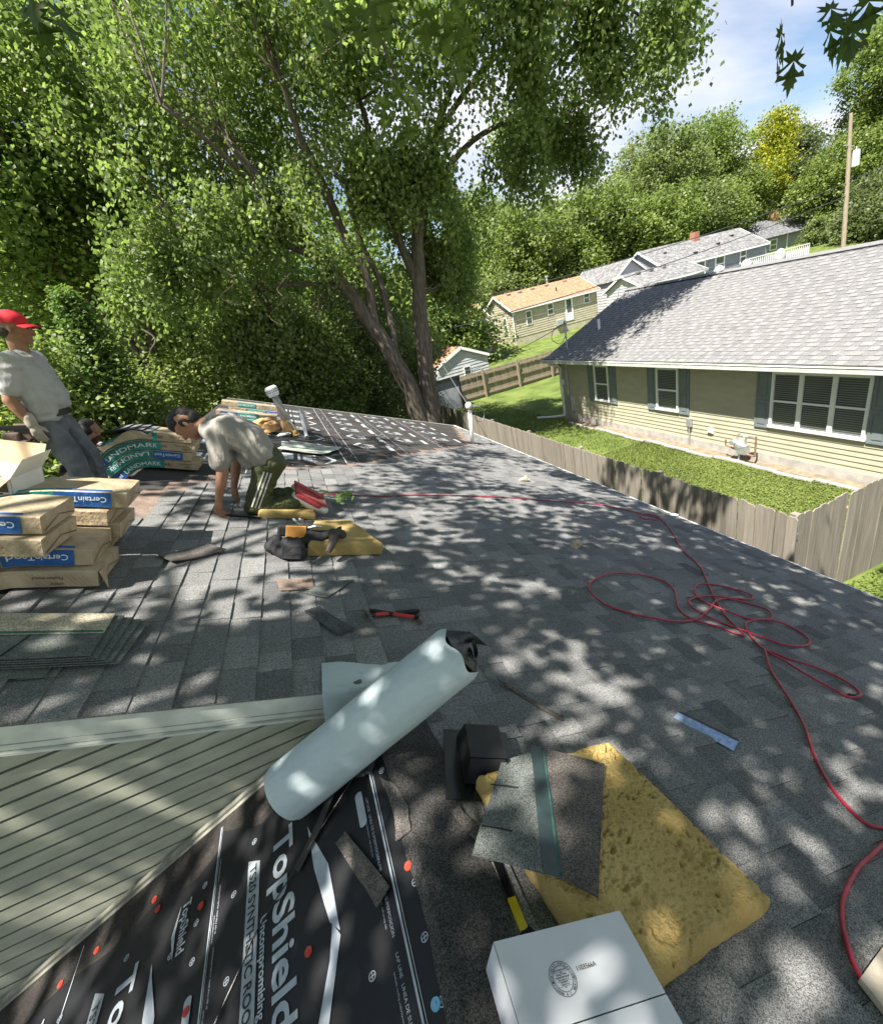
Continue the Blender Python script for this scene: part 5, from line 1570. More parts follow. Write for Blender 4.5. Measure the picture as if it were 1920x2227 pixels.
def foam(name, label, corners, th, n0, m_, pits=0.0, nu=40, nv=40, rnd=.02, group=None):
    """corners on the slope, counter-clockwise from back left"""
    A, B, C_, D = [Vector((a, b, 0)) for a, b in corners]

    def top(u, v):
        p = A.lerp(B, u).lerp(D.lerp(C_, u), v)
        e = min(u, 1 - u, v, 1 - v)
        q = Vector((p.x * 1.0, p.y, 0))
        wob = .012 * noise.noise(q * 6 + Vector((3, 1, 2)))
        cen = (A + B + C_ + D) / 4
        p = p + (p - cen).normalized() * wob * (1 if e < .03 else .0)
        drop = rnd * max(0, 1 - e / .035) ** 2
        d = 0
        if pits:
            ru, rv_ = p.x * .86 + p.y * .5, -p.x * .5 + p.y * .86
            wx, wy = noise.noise(Vector((p.x * 26, p.y * 26, 9))), noise.noise(Vector((p.x * 26, p.y * 26, 19)))
            vd_ = noise.voronoi(Vector((ru * 20 + wx * .5, rv_ * 52 + wy * .9, 1.3)))[0][0]
            vd2 = noise.voronoi(Vector((ru * 52, rv_ * 88, 4.3)))[0][0]
            pick = noise.noise(Vector((p.x * 9, p.y * 9, 7)))
            v3 = noise.noise(Vector((p.x * 7, p.y * 7, 3)))
            d = -.016 * max(0, 1 - vd_ / max(.05, .25 + .75 * pick)) ** .7 - .007 * max(0, 1 - vd2 / .5) + .006 * v3 + .002 * noise.noise(Vector((p.x * 90, p.y * 90, 3)))
        else:
            d = .004 * noise.noise(Vector((p.x * 12, p.y * 12, 0))) - .006 * max(0, noise.noise(Vector((p.x * 40, p.y * 22, 3))) - .35) * 3
        return p, n0 + th - drop + d
    V, F = [], []
    for j in range(nv + 1):
        for i in range(nu + 1):
            p, n = top(i / nu, j / nv); V.append(PS(p.x, p.y, n))
    for j in range(nv):
        for i in range(nu):
            F.append((j * (nu + 1) + i, (j + 1) * (nu + 1) + i, (j + 1) * (nu + 1) + i + 1, j * (nu + 1) + i + 1))
    ring = [i for i in range(nu + 1)] + [j * (nu + 1) + nu for j in range(1, nv + 1)] + [nv * (nu + 1) + i for i in range(nu - 1, -1, -1)] + [j * (nu + 1) for j in range(nv - 1, 0, -1)]
    cen = (A + B + C_ + D) / 4
    prev = ring
    for lv_ in range(1, 4):
        new = []
        for idx in ring:
            i, j = idx % (nu + 1), idx // (nu + 1)
            p, n = top(i / nu, j / nv)
            q = p + (p - cen).normalized() * (.004 * noise.noise(Vector((p.x * 25, p.y * 25, lv_ * 2.0))) + .006 * math.sin(lv_ / 3 * math.pi))
            V.append(PS(q.x, q.y, n0 + .001 + (n - n0) * (1 - lv_ / 3))); new.append(len(V) - 1)
        for k in range(len(ring)):
            F.append((prev[k], prev[(k + 1) % len(ring)], new[(k + 1) % len(ring)], new[k]))
        prev = new
    return tag(MB().add(V, F).build(name, m_, smooth=True), label, 'foam', group)


foam('foam_slab', 'big pitted yellow foam slab in the foreground under the white carton', [(.125, .995), (.655, 1.03), (.735, .455), (.205, .395)], .080, .012, M_FOAM, pits=.036, nu=170, nv=170)
foam('foam_slab', 'clean yellow foam block with the tool belt leaning on it', [(-.215, 3.41), (.045, 3.46), (.205, 2.975), (-.285, 2.93)], .10, .012, M_FOAM2, nu=40, nv=40, rnd=.01)
foam('foam_slab', 'long thin foam pad under the kneeling man', [(-.60, 4.02), (-.20, 4.06), (-.185, 3.70), (-.60, 3.70)], .062, .012, M_FOAM2, nu=34, nv=30, rnd=.012)

# ------------------------------------------------------------------ pale blue membrane roll and its flap
M_FILM = mat('membrane_film', (.40, .475, .49), (.48, .55, .565), scale=5, rough=.42, spec=.45, bump=.55, bscale=22, stretch=(.5, 1.4, 1))
M_FILMBACK = mat('membrane_back', (.016, .016, .018), (.03, .03, .032), scale=8, rough=.35, spec=.5)
rl = empty('membrane_roll', (-.51, 1.30, -1.5), 'pale blue roll of self-adhesive membrane lying across the low ridge', 'roll')
A_, B_ = Vector((-.500, 1.295, -1.425)), Vector((.255, 1.245, -1.105))
ax_ = (B_ - A_).normalized(); u_ = Vector((0, 0, 1)) - ax_ * ax_.z; u_.normalize(); v_ = ax_.cross(u_)
RR = .104


def roll_pt(t, a, r):
    w = 1 + .02 * math.sin(3 * a + t * 4) + .012 * noise.noise(Vector((math.cos(a) * 2, math.sin(a) * 2, t * 7)))
    w += .010 * noise.noise(Vector((math.cos(a) * 6, math.sin(a) * 6, t * 5))) + .03 * max(0, t - .8) * noise.noise(Vector((math.cos(a) * 9, math.sin(a) * 9, t * 14)))
    edge = 1 - .10 * max(0, (t - .965) / .035) ** 2 * (1 + .5 * math.sin(a * 5)) - .05 * max(0, (.02 - t) / .02) ** 2
    return A_ + ax_ * ((B_ - A_).length * t) + (u_ * math.cos(a) + v_ * math.sin(a)) * r * w * edge


rm = MB()
NA, NT = 64, 70
V, F = [], []
for i in range(NT + 1):
    for k in range(NA + 1):
        a = 2 * math.pi * k / NA * 1.06 - 2.0
        rr_ = RR * (1 + .06 * k / NA)
        p = roll_pt(i / NT + .012 * math.sin(k * .5) * (i == NT), a, rr_)
        V.append(p)
for i in range(NT):
    for k in range(NA):
        F.append((i * (NA + 1) + k, i * (NA + 1) + k + 1, (i + 1) * (NA + 1) + k + 1, (i + 1) * (NA + 1) + k))
rm.add(V, F).build('film', M_FILM, rl, smooth=True)
ri_ = MB()
V, F = [], []
for i in range(9):
    for k in range(3 * NA):
        a = 2 * math.pi * k / NA
        V.append(roll_pt(-.012 + 1.035 * i / 8 + .01 * math.sin(k * .7), a, RR * (.93 - .16 * k / NA)))
for i in range(8):
    for k in range(3 * NA - 1):
        F.append((i * 3 * NA + k, i * 3 * NA + k + 1, (i + 1) * 3 * NA + k + 1, (i + 1) * 3 * NA + k))
ri_.add(V, F).build('inner_layers', M_FILMBACK, rl, smooth=True)
# black crumpled skirt at the right end
sk_ = MB().grid(lambda u, v: roll_pt(1.0 + .10 * v * (.6 + .4 * math.sin(u * 7)), 2 * math.pi * (.52 * u - .10), RR * (.97 - .22 * v + .06 * math.sin(u * 19) * v)), 30, 6)
sk_.build('torn_end', M_FILMBACK, rl, smooth=True)
MB().grid(lambda u, v: roll_pt(-.05 * v, math.pi * 2 * (.35 + .35 * u), RR * (1.0 - .12 * v + .04 * math.sin(u * 11))), 20, 4).build('rumpled_end', M_FILM, rl, smooth=True)
fp_pts = lambda u, v: (Vector((-.29 + .40 * u, 1.735 - .06 * u, 0)), v)


def flap_pt(u, v):
    x = -.285 + .42 * u - .02 * v
    y = 1.735 - .05 * u - .30 * v
    if y > YW - .055:
        p = PS(x, y, .016 + .008 * math.sin(u * 9 + v * 4) + .03 * max(0, v - .2) * u)
    else:
        d = (YW - .055 - y)
        base = PS(x, YW - .055, .016)
        p = base + Vector((-.25 * d, -.35 * d - .01 * math.sin(u * 14), -1.25 * d * (1 - .4 * u)))
    return p + Vector((0, 0, .006 * noise.noise(Vector((u * 6, v * 6, 1)))))


MB().grid(flap_pt, 26, 22).build('loose_flap', M_FILM, rl, smooth=True)

# black strap and cords under the roll
stp = MB()
path = smooth_path([QS(-.10, 1.30, .03), QS(-.174, 1.19, .03), QS(-.248, 1.225, .05), QS(-.313, 1.215, .04), QS(-.403, 1.150, .02), QS(-.498, 1.077, .014)], 5)
for a, b in zip(path[:-1], path[1:]):
    d_ = (b - a).normalized(); w_ = d_.cross(NQ).normalized() * .016
    stp.add([a - w_, a + w_, b + w_, b - w_], [(0, 1, 2, 3)])
tag(stp.build('strap', M_FILMBACK), 'black strip curling from under the blue roll onto the underlayment', 'strap')
tag(MB().tube(smooth_path([QS(-.20, 1.24, .02), QS(-.62, 1.02, .012), QS(-.70, .95, .01), QS(-.83, .80, .01), QS(-.9, .6, .01)], 6), .0022, 5).build('cord', M_FILMBACK), 'thin black cord crossing the printed underlayment', 'cord')

# ------------------------------------------------------------------ black slant-back vent
vt = empty('roof_vent', PS(.17, 1.10, .01), 'black slant-back metal roof vent beside the blue roll', 'vent')
vu = (Vector(PS(.292, 1.156)) - Vector(PS(.167, 1.19))).normalized(); vv = NP.cross(vu).normalized()
vo = PS(.165, 1.045, .016)
vp3 = lambda a, b, n: vo + vu * a + vv * b + NP * n
MB().poly([vp3(-.135, -.10, 0), vp3(.125, -.10, 0), vp3(.135, .20, 0), vp3(-.115, .20, 0)], .002, NP).build('flange', mat('black_enamel', (.016, .016, .018), rough=.25, spec=.6), vt)
hb, hd, hw = .115, .16, .066
V = [vp3(-hw, -.06, .0), vp3(hw, -.06, .0), vp3(hw, .17, .0), vp3(-hw, .17, .0), vp3(-hw, -.04, hb), vp3(hw, -.04, hb), vp3(hw, .11, hb), vp3(-hw, .11, hb)]
MB().add(V, [(4, 5, 6, 7), (1, 2, 6, 5), (2, 3, 7, 6), (3, 0, 4, 7)]).build('hood', M_BLACKMETAL, vt, bevel=.004)
MB().poly([vp3(-hw + .004, -.045, .006), vp3(hw - .004, -.045, .006), vp3(hw - .004, -.035, hb - .01), vp3(-hw + .004, -.035, hb - .01)], .002, -vv).build('shaded_opening', M_DARK, vt)  # dark sheet standing for the shade in the hood opening

# ------------------------------------------------------------------ white carton in front
wb = empty('cardboard_box', PS(.15, .40, .012), 'flat white carton with a round black stamp in the foreground', 'box')
O3 = PS(-.030, .548, .012); U3 = (PS(.30, .523) - PS(-.016, .545)).normalized(); V3 = -(NP.cross(U3)).normalized()
bq = lambda a, b, n: O3 + U3 * a + V3 * b + NP * n
BW, BD, BH = .348, .31, .096
bm = MB()
for (n0_, n1_, e) in ((0, BH, 0),):
    V = [bq(0, 0, 0), bq(BW, 0, 0), bq(BW, BD, 0), bq(0, BD, 0), bq(0, 0, BH), bq(BW, 0, BH), bq(BW, BD, BH), bq(0, BD, BH)]
    bm.add(V, [(0, 3, 2, 1), (0, 1, 5, 4), (1, 2, 6, 5), (2, 3, 7, 6), (3, 0, 4, 7)])
bm.build('carton', mat('white_board', (.58, .59, .62), (.65, .66, .69), scale=4, rough=.55, bump=.1, bscale=18), wb, bevel=.002)
for (b0, b1, nm) in ((.001, BD * .52 - .0012, 'lid_flap'), (BD * .52 + .0012, BD - .001, 'lid_flap')):
    MB().poly([bq(.001, b0, BH + .004), bq(BW - .001, b0, BH + .004), bq(BW - .001, b1, BH + .0035), bq(.001, b1, BH + .0035)], .0035, NP).build(nm, MATS['white_board'], wb, bevel=.001)
st_ = MB()
sc_ = (.128, .093)
sn = BH + .0052


def arc(mb, c, r0_, r1_, n=36, a0=0, a1=2 * math.pi):
    for k in range(n):
        q0, q1 = a0 + (a1 - a0) * k / n, a0 + (a1 - a0) * (k + 1) / n
        mb.add([bq(c[0] + r0_ * math.cos(q0), c[1] - r0_ * math.sin(q0), sn), bq(c[0] + r1_ * math.cos(q0), c[1] - r1_ * math.sin(q0), sn),
                bq(c[0] + r1_ * math.cos(q1), c[1] - r1_ * math.sin(q1), sn), bq(c[0] + r0_ * math.cos(q1), c[1] - r0_ * math.sin(q1), sn)], [(0, 1, 2, 3)])


arc(st_, sc_, .0295, .0305); arc(st_, sc_, .0222, .0228); arc(st_, sc_, .0212, .0216)


def arc_text(mb, s, c, r, a_mid, size, bottom=False):
    step = size * .80 / r
    for i, ch in enumerate(s):
        if ch == ' ': continue
        V, F = text_mesh(ch, size, .0001)
        k = i - (len(s) - 1) / 2
        a = a_mid - k * step if not bottom else a_mid + k * step
        ca, sa = math.cos(a), math.sin(a)
        wd_ = max(v[0] for v in V) / 2
        pts = []
        for x, y in V:
            x -= wd_
            if not bottom: px, py = c[0] + (r + y) * ca + x * sa, c[1] - ((r + y) * sa - x * ca)
            else: px, py = c[0] + (r - y) * ca - x * sa, c[1] - ((r - y) * sa + x * ca)
            pts.append(bq(px, py, sn))
        mb.add(pts, F)


arc_text(st_, 'MCKINLEY PACKAGING', sc_, .0238, math.pi / 2, .0058)
arc_text(st_, 'TIJUANA B.C. MEXICO', sc_, .0282, -math.pi / 2, .0058, bottom=True)


def box_text(mb, s, x, y, size, center=False):
    V, F = text_mesh(s, size, .0001)
    o = max(v[0] for v in V) / 2 if center else 0
    mb.add([bq(x + a - o, y - b, sn) for a, b in V], F)


for (s, y, sz) in (('BOX CERTIFICATE', -.0135, .0036), ('THIS', -.0095, .003), ('SINGLE WALL', -.0055, .0042), ('BURSTING TEST 200 LBS', -.001, .003), ('MIN COMB WT 84', .003, .003), ('SIZE LIMIT 75', .007, .003), ('GROSS WT 65', .011, .003), ('LT', .0155, .004)):
    box_text(st_, s, sc_[0], sc_[1] + y, sz, True)
for y in (-.0115, -.0035, .0045, .0125):
    st_.add([bq(sc_[0] - .018, sc_[1] + y, sn), bq(sc_[0] + .018, sc_[1] + y, sn), bq(sc_[0] + .018, sc_[1] + y + .0004, sn), bq(sc_[0] - .018, sc_[1] + y + .0004, sn)], [(0, 1, 2, 3)])
st_.build('round_stamp', M_PRINTBLK, wb)
sn2 = MB(); box_text(sn2, '1103566A', .166, .088, .0125); sn2.build('printed_number', M_PRINTBLK, wb)
# card scrap bottom right
cs_ = empty('cardboard_piece', PS(.87, .25, .01), 'corner of a brown card sheet at the lower right edge beside the hose end', 'cardboard')
MB().poly([PS(.832, .275, .03), PS(1.05, .315, .03), PS(1.02, .08, .03), PS(.80, .10, .03)], .018, NP).build('sheet', mat('pale_card', (.42, .36, .28), (.52, .45, .36), scale=12, rough=.9, bump=.3), cs_)

# ------------------------------------------------------------------ flat bar, flashing strip, hammers
bar = empty('pry_bar', PS(.09, .68, .014), 'black flat pry bar with a yellow painted end by the white carton', 'pry bar')
b0, b1, b2, b3 = PS(.095, .80, .02), PS(.090, .665, .02), PS(.088, .59, .02), PS(.098, .555, .034)
MB().bar(b0, b1, .021, .006, NP).build('shank', M_BLACKMETAL, bar)
MB().bar(b1, b2, .022, .0065, NP).build('painted_end', mat('tool_yellow', (.60, .42, .01), (.66, .48, .02), scale=40, rough=.5), bar)
MB().bar(b2, b3, .034, .006, NP).build('claw', M_BLACKMETAL, bar)
fs_ = empty('metal_flashing', PS(1.18, 1.04, .01), 'bent strip of blue filmed aluminium flashing on the shingles', 'flashing')
MB().poly([PS(1.109, 1.150, .012), PS(1.135, 1.158, .030), PS(1.262, .960, .030), PS(1.216, .938, .012)], .0015, NP).build('strip', mat('blue_film_metal', (.25, .34, .55), (.42, .52, .70), scale=60, rough=.35, metal=.4), fs_)
MB().poly([PS(1.137, 1.160, .031), PS(1.175, 1.165, .020), PS(1.292, .975, .018), PS(1.264, .962, .031)], .0015, NP).build('fold', M_SH_DARK, fs_)


def hammer(label, a, b, flip):
    h = empty('hammer', PS(a[0], a[1], .02), label, 'hammer', 'two crossed hammers')
    A0, B0 = PS(a[0], a[1], .024), PS(b[0], b[1], .028)
    d_ = (B0 - A0)
    MB().tube([A0, A0 + d_ * .12, A0 + d_ * .3, A0 + d_ * .48], [.013, .015, .0135, .013], 10).build('grip', mat('rubber_grip', (.02, .02, .02), (.035, .035, .035), scale=30, rough=.7), h)
    MB().tube([A0 + d_ * .48, A0 + d_ * .9], .011, 8).build('handle', mat('handle_red', (.50, .05, .045), rough=.4), h)
    MB().tube([A0 + d_ * .88, B0], .012, 8).build('collar', M_BLACKMETAL, h)
    side = d_.cross(NP).normalized() * flip
    hd_ = B0 + NP * .004
    MB().tube([hd_ + side * .055, hd_ + side * .022], [.015, .013], 12).tube([hd_ + side * .022, hd_ - side * .015], [.010, .013], 8).tube(smooth_path([hd_ - side * .015, hd_ - side * .05 + NP * .004, hd_ - side * .085 - d_.normalized() * .02], 4), np.linspace(.012, .003, 9).tolist(), 6).build('head', mat('hammer_steel', (.14, .12, .11), (.24, .21, .19), scale=40, rough=.45, metal=.7), h)


hammer('hammer with its head to the right, black grip crossing on top', (-.02, 2.16), (.235, 2.055), 1)
hammer('hammer with its head to the left, lying underneath', (.245, 2.135), (-.025, 2.105), 1)

# ------------------------------------------------------------------ tool belt
M_NYLON = mat('black_nylon', (.014, .014, .016), (.03, .03, .033), scale=30, rough=.75, bump=.4, bscale=60)
M_LEATHER = mat('dark_leather', (.045, .035, .03), (.085, .07, .062), scale=20, rough=.6, bump=.3)


def blob_mesh(caps, voxel, smooth_it=6, disp=0.0, dscale=12.0, seed=0, fold=(70, 0, 30)):
    """continuous surface around capsules (p0, r0, p1, r1) and ellipsoids (c, (rx,ry,rz))"""
    mb = MB()
    for c in caps:
        if len(c) == 2:
            mb.ball(c[0], c[1], 18, 12)
        else:
            p0, r0, p1, r1 = Vector(c[0]), c[1], Vector(c[2]), c[3]
            d = (p1 - p0); L_ = max(d.length, 1e-4); d = d / L_
            pts, rr = [], []
            for k in range(5):
                a = math.pi / 2 * k / 4
                pts.append(p0 - d * r0 * math.cos(a)); rr.append(max(r0 * math.sin(a), 1e-4))
            for k in range(1, 4):
                pts.append(p0 + d * L_ * k / 4); rr.append(r0 + (r1 - r0) * k / 4)
            for k in range(5):
                a = math.pi / 2 * (1 - k / 4)
                pts.append(p1 + d * r1 * math.cos(a)); rr.append(max(r1 * math.sin(a), 1e-4))
            mb.tube(pts, rr, 14)
    me = mb.mesh('b')
    o = bpy.data.objects.new('b', me); COL.objects.link(o)
    r = o.modifiers.new('r', 'REMESH'); r.mode = 'VOXEL'; r.voxel_size = voxel
    s = o.modifiers.new('s', 'SMOOTH'); s.iterations = smooth_it; s.factor = .5
    bpy.context.view_layer.update()
    out = bpy.data.meshes.new_from_object(o.evaluated_get(bpy.context.evaluated_depsgraph_get()))
    bpy.data.objects.remove(o); bpy.data.meshes.remove(me)
    if disp:
        out.update()
        N_ = np.zeros(len(out.vertices) * 3, np.float32); out.vertices.foreach_get('normal', N_)
        for v, n in zip(out.vertices, N_.reshape(-1, 3)):
            q = Vector(v.co) * dscale + Vector((seed, 0, 0))
            co = Vector(v.co)
            bendn = noise.noise(co * 5 + Vector((seed, 2, 1)))
            mask = max(0.0, noise.noise(co * 6 + Vector((1, seed, 4))) + .35)
            w = noise.noise(co * 7 + Vector((seed, 0, 0))) * .35 + math.sin((co.x * fold[0] + co.y * fold[1] + co.z * fold[2]) + bendn * 5) * mask * .55
            v.co += Vector(n.tolist()) * (w * disp)
    return out


def blob(name, caps, m_, parent, voxel=.008, smooth_it=6, disp=0.0, dscale=12.0, seed=0, fold=(70, 0, 30)):
    return link(name, blob_mesh(caps, voxel, smooth_it, disp, dscale, seed, fold), m_, parent, smooth=True)


tbelt = empty('tool_belt', PS(-.35, 3.0, .01), 'black tool belt with pouches and an orange label leaning on the foam block', 'tool belt')
tp_ = lambda x, y, n: PS(x, y, n)
blob('pouch', [(tp_(-.46, 2.98, .05), .055, tp_(-.42, 2.90, .05), .05), (tp_(-.50, 2.98, .06), .045, tp_(-.47, 3.0, .10), .04)], M_NYLON, tbelt, .009, 5, .008, 16)
blob('pouch', [(tp_(-.37, 2.90, .055), .06, tp_(-.40, 2.93, .10), .055), (tp_(-.33, 2.89, .05), .05, tp_(-.35, 2.93, .10), .05)], M_NYLON, tbelt, .009, 5, .008, 16, 4)
MB().poly([tp_(-.44, 2.842, .03), tp_(-.325, 2.835, .03), tp_(-.325, 2.862, .115), tp_(-.44, 2.868, .115)], .01, (0, -1, .3)).build('pocket', M_NYLON, tbelt, bevel=.004)
MB().box(tp_(-.375, 3.05, .155), (.20, .05, .085), Matrix.Rotation(ANG, 3, 'Y')).build('pad', M_NYLON, tbelt, bevel=.018, seg=3)
MB().box(tp_(-.355, 3.022, .158), (.135, .012, .082), Matrix.Rotation(ANG, 3, 'Y')).build('orange_label', mat('orange_leather', (.50, .22, .05), (.60, .29, .08), scale=20, rough=.7), tbelt, bevel=.003)
blob('belt', [(tp_(-.28, 3.04, .14), .035, tp_(-.18, 3.03, .14), .03), (tp_(-.18, 3.03, .14), .03, tp_(-.10, 3.0, .15), .028), (tp_(-.32, 3.0, .08), .04, tp_(-.2, 3.0, .09), .04)], M_NYLON, tbelt, .008, 4, .006, 22)
blob('holster', [(tp_(-.13, 2.98, .17), .035, tp_(-.07, 2.98, .16), .034), (tp_(-.10, 2.97, .20), .014, tp_(-.08, 2.99, .21), .010)], M_LEATHER, tbelt, .006, 4, .004, 20)
MB().tube([tp_(-.12, 2.96, .15), tp_(-.15, 2.87, .10), tp_(-.17, 2.83, .085)], [.034, .024, .016], 10).build('tool_loop', M_LEATHER, tbelt)
tl = MB()
for (a, b) in ((((-.29, 3.06, .15)), (-.36, 3.36, .13)), ((-.27, 3.05, .16), (-.32, 3.34, .14))):
    tl.tube([tp_(*a), tp_(*b)], .009, 8)
tl.build('pliers', M_GALV, tbelt)
MB().tube(smooth_path([tp_(-.28, 3.02, .19), tp_(-.24, 3.0, .21), tp_(-.2, 3.02, .2), tp_(-.22, 3.05, .19)], 4), .007, 6).build('clip', M_GALV, tbelt)

# ------------------------------------------------------------------ air hose
M_HOSE = mat('red_hose', (.30, .012, .035), (.38, .025, .05), scale=30, rough=.42, spec=.5)
hp = [(-.55, 4.30), (-.322, 4.40), (-.071, 4.485), (.191, 4.507), (.516, 4.539), (.883, 4.65), (1.447, 4.747), (2.051, 4.79), (2.677, 4.767), (3.338, 4.719), (3.70, 4.45), (3.87, 4.19), (3.64, 4.15), (3.62, 4.26), (3.80, 4.385), (3.93, 4.33), (3.90, 4.20),
      (3.595, 3.706), (3.204, 3.173), (2.983, 2.753), (2.747, 2.457), (2.505, 2.17), (2.311, 1.898), (2.202, 1.679), (2.118, 1.79), (1.996, 1.894), (2.019, 2.023), (2.119, 2.157), (2.241, 2.305), (2.291, 2.473), (2.153, 2.567), (1.912, 2.595), (1.692, 2.514), (1.55, 2.398), (1.484, 2.27), (1.491, 2.13), (1.591, 2.009), (1.712, 1.921), (1.852, 1.877), (2.041, 1.897), (2.269, 2.003), (2.467, 2.115), (2.663, 2.152), (2.797, 2.112), (2.893, 2.166), (2.862, 2.295), (2.737, 2.376), (2.584, 2.382), (2.433, 2.295), (2.347, 2.161), (2.345, 2.05), (2.41, 1.922), (2.494, 1.855), (2.649, 1.833), (2.754, 1.91), (2.781, 1.998), (2.678, 2.101), (2.537, 2.176), (2.374, 2.186), (2.231, 2.142), (2.144, 2.047), (2.142, 1.929), (2.209, 1.812), (2.247, 1.732),
      (2.305, 1.639), (2.39, 1.554), (2.499, 1.519), (2.6, 1.534), (2.685, 1.61), (2.716, 1.713), (2.664, 1.799), (2.543, 1.837), (2.417, 1.823), (2.326, 1.769), (2.241, 1.675), (2.181, 1.545), (2.182, 1.408), (2.17, 1.273), (2.198, 1.174), (2.221, 1.091), (2.277, 1.076), (2.334, 1.101), (2.374, 1.166), (2.354, 1.256), (2.3, 1.344), (2.247, 1.423), (2.177, 1.52), (2.148, 1.50), (1.992, 1.344), (1.845, 1.146), (1.711, .984), (1.558, .842), (1.451, .718), (1.404, .622), (1.40, .56), (1.45, .53), (1.43, .505), (1.382, .499), (1.275, .482), (1.164, .463), (1.026, .42), (.949, .38), (.898, .339), (.86, .299), (.835, .255)]
pth = smooth_path([PS(x, y, .018 + .010 * (.5 + .5 * math.sin(i * 1.9)) * (24 < i < 88)) for i, (x, y) in enumerate(hp)], 7)
hose = empty('air_hose', PS(2.2, 1.7, .02), 'red air hose coiled on the shingles and trailing to the kneeling man', 'hose')
MB().tube(pth, .0068, 8).build('tube', M_HOSE, hose, smooth=True)
MB().tube([PS(2.24, 1.10, .02), PS(2.30, 1.085, .02)], .009, 8).build('coupling', M_BLACKMETAL, hose)

# ------------------------------------------------------------------ vent pipe with slotted cap, second mast
vp4 = empty('vent_pipe', PS(-.20, 8.24), 'leaning galvanised vent pipe with a slotted white cap near the far bundles', 'pipe')
va, vb = PS(-.20, 8.24, -.05), Vector((-.31, 8.24, -.60))
vd = (vb - va).normalized()
MB().tube([va, vb], .06, 16).build('pipe', mat('old_galv', (.30, .28, .24), (.42, .40, .36), scale=9, rough=.6, metal=.3), vp4, smooth=True)
MB().tube([vb - vd * .02, vb + vd * .03, vb + vd * .03, vb + vd * .12, vb + vd * .12, vb + vd * .15], [.085, .098, .105, .105, .10, .075], 22).build('cap', M_WHITE, vp4)
sl_ = MB()
e1 = vd.orthogonal().normalized(); e2 = vd.cross(e1)
for ring_ in (.055, .085):
    for k in range(22):
        a = 2 * math.pi * k / 22
        r_ = e1 * math.cos(a) + e2 * math.sin(a); t_ = vd.cross(r_)
        c = vb + vd * ring_ + r_ * .1055
        sl_.add([c - t_ * .008 - vd * .009, c + t_ * .008 - vd * .009, c + t_ * .008 + vd * .009, c - t_ * .008 + vd * .009], [(0, 1, 2, 3)])
tag(sl_.build('slots', M_DARK, vp4), kind='stuff')
MB().tube([va + vd * .10, va + vd * .32], [.075, .066], 14).build('storm_collar', M_WHITE, vp4)
MB().poly([va + vd * .30 + Vector((-.085, -.03, 0)), va + vd * .52 + Vector((-.075, -.035, 0)), va + vd * .58 + Vector((-.03, -.07, 0)), va + vd * .3 + Vector((0, -.08, 0))], .004, (-.5, -1, 0)).build('torn_sleeve', M_KRAFT, vp4)
M_ORANGEPAPER = mat('brown_wrap', (.45, .24, .09), (.58, .36, .17), scale=14, rough=.7, bump=.6, bscale=30)


def crumple(name, label, c, r, m_, cat='paper', seed=0):
    V, F = [], []
    mb = MB().ball((0, 0, 0), 1.0, 14, 9)
    vs = []
    for p in mb.v:
        p = Vector(p); k = 1 + .55 * noise.noise(p * 1.7 + Vector((seed * 3.1, 0, 0))) + .25 * noise.noise(p * 4 + Vector((0, seed, 0)))
        vs.append(Vector(c) + Vector((p.x * r[0] * k, p.y * r[1] * k, max(-r[2] * .5, p.z * r[2] * k))))
    return tag(MB().add(vs, mb.f).build(name, m_), label, cat)


crumple('crumpled_wrapper', 'orange-brown wad of wrapper left of the vent pipe', PS(-.62, 8.2, .06), (.20, .14, .10), M_ORANGEPAPER, seed=1)
crumple('crumpled_wrapper', 'larger torn wrapper against the far bundles', PS(-.72, 8.62, .07), (.24, .10, .09), M_ORANGEPAPER, seed=2)
crumple('crumpled_wrapper', 'torn brown wrapper wrapped round the foot of the vent pipe', PS(-.33, 8.12, .10), (.10, .09, .16), M_ORANGEPAPER, seed=3)
crumple('sponge', 'yellow scrap at the foot of the vent pipe', PS(-.20, 8.0, .05), (.06, .05, .07), M_FOAM2, 'sponge', seed=4)
crumple('paper_scrap', 'white torn paper below the vent pipe', PS(-.40, 7.95, .02), (.13, .07, .03), M_PW, 'paper', seed=5)
crumple('crumpled_wrapper', 'brown paper wad alone in the middle of the shingles', PS(1.965, 3.186, .035), (.055, .05, .04), M_KRAFT, seed=6)
crumple('crumpled_wrapper', 'small brown paper wad farther up near the eave', PS(2.878, 5.89, .035), (.07, .05, .04), M_KRAFT, seed=7)
cg = empty('caulk_tube', PS(-.07, 7.9, .05), 'white caulk tube leaning on the vent pipe', 'tube')
MB().tube([PS(-.05, 7.85, .05), PS(-.14, 8.1, .38)], .028, 12).build('barrel', M_WHITE, cg)
MB().tube([PS(-.14, 8.1, .38), PS(-.17, 8.16, .46)], [.012, .004], 8).build('nozzle', M_WHITE, cg)
m2 = empty('service_mast', PS(3.49, 9.51), 'white mast with a round head and looped cable at the eave', 'mast')
ma = Vector((3.49, 9.51, -2.9)); mb2 = Vector((3.57, 9.5, -2.08))
MB().tube([ma, mb2], .043, 14).build('post', M_WHITE, m2, smooth=True)
MB().ball(mb2 + Vector((0, 0, .09)), (.08, .08, .09), 14, 10).build('head', mat('insulator', (.55, .53, .50), rough=.5), m2, smooth=True)
MB().tube([mb2 + Vector((.01, 0, -.08)), mb2 + Vector((.01, 0, 0))], .058, 14).build('clamp', mat('old_galv2', (.25, .2, .17), rough=.7), m2)
MB().tube(smooth_path([mb2 + Vector((.05, 0, .05)), mb2 + Vector((.25, 0, .0)), mb2 + Vector((.36, .05, -.18)), mb2 + Vector((.28, .05, -.34)), mb2 + Vector((.12, 0, -.28)), mb2 + Vector((.14, 0, -.12))], 6), .012, 6).build('cable_loop', M_WIREL, m2)
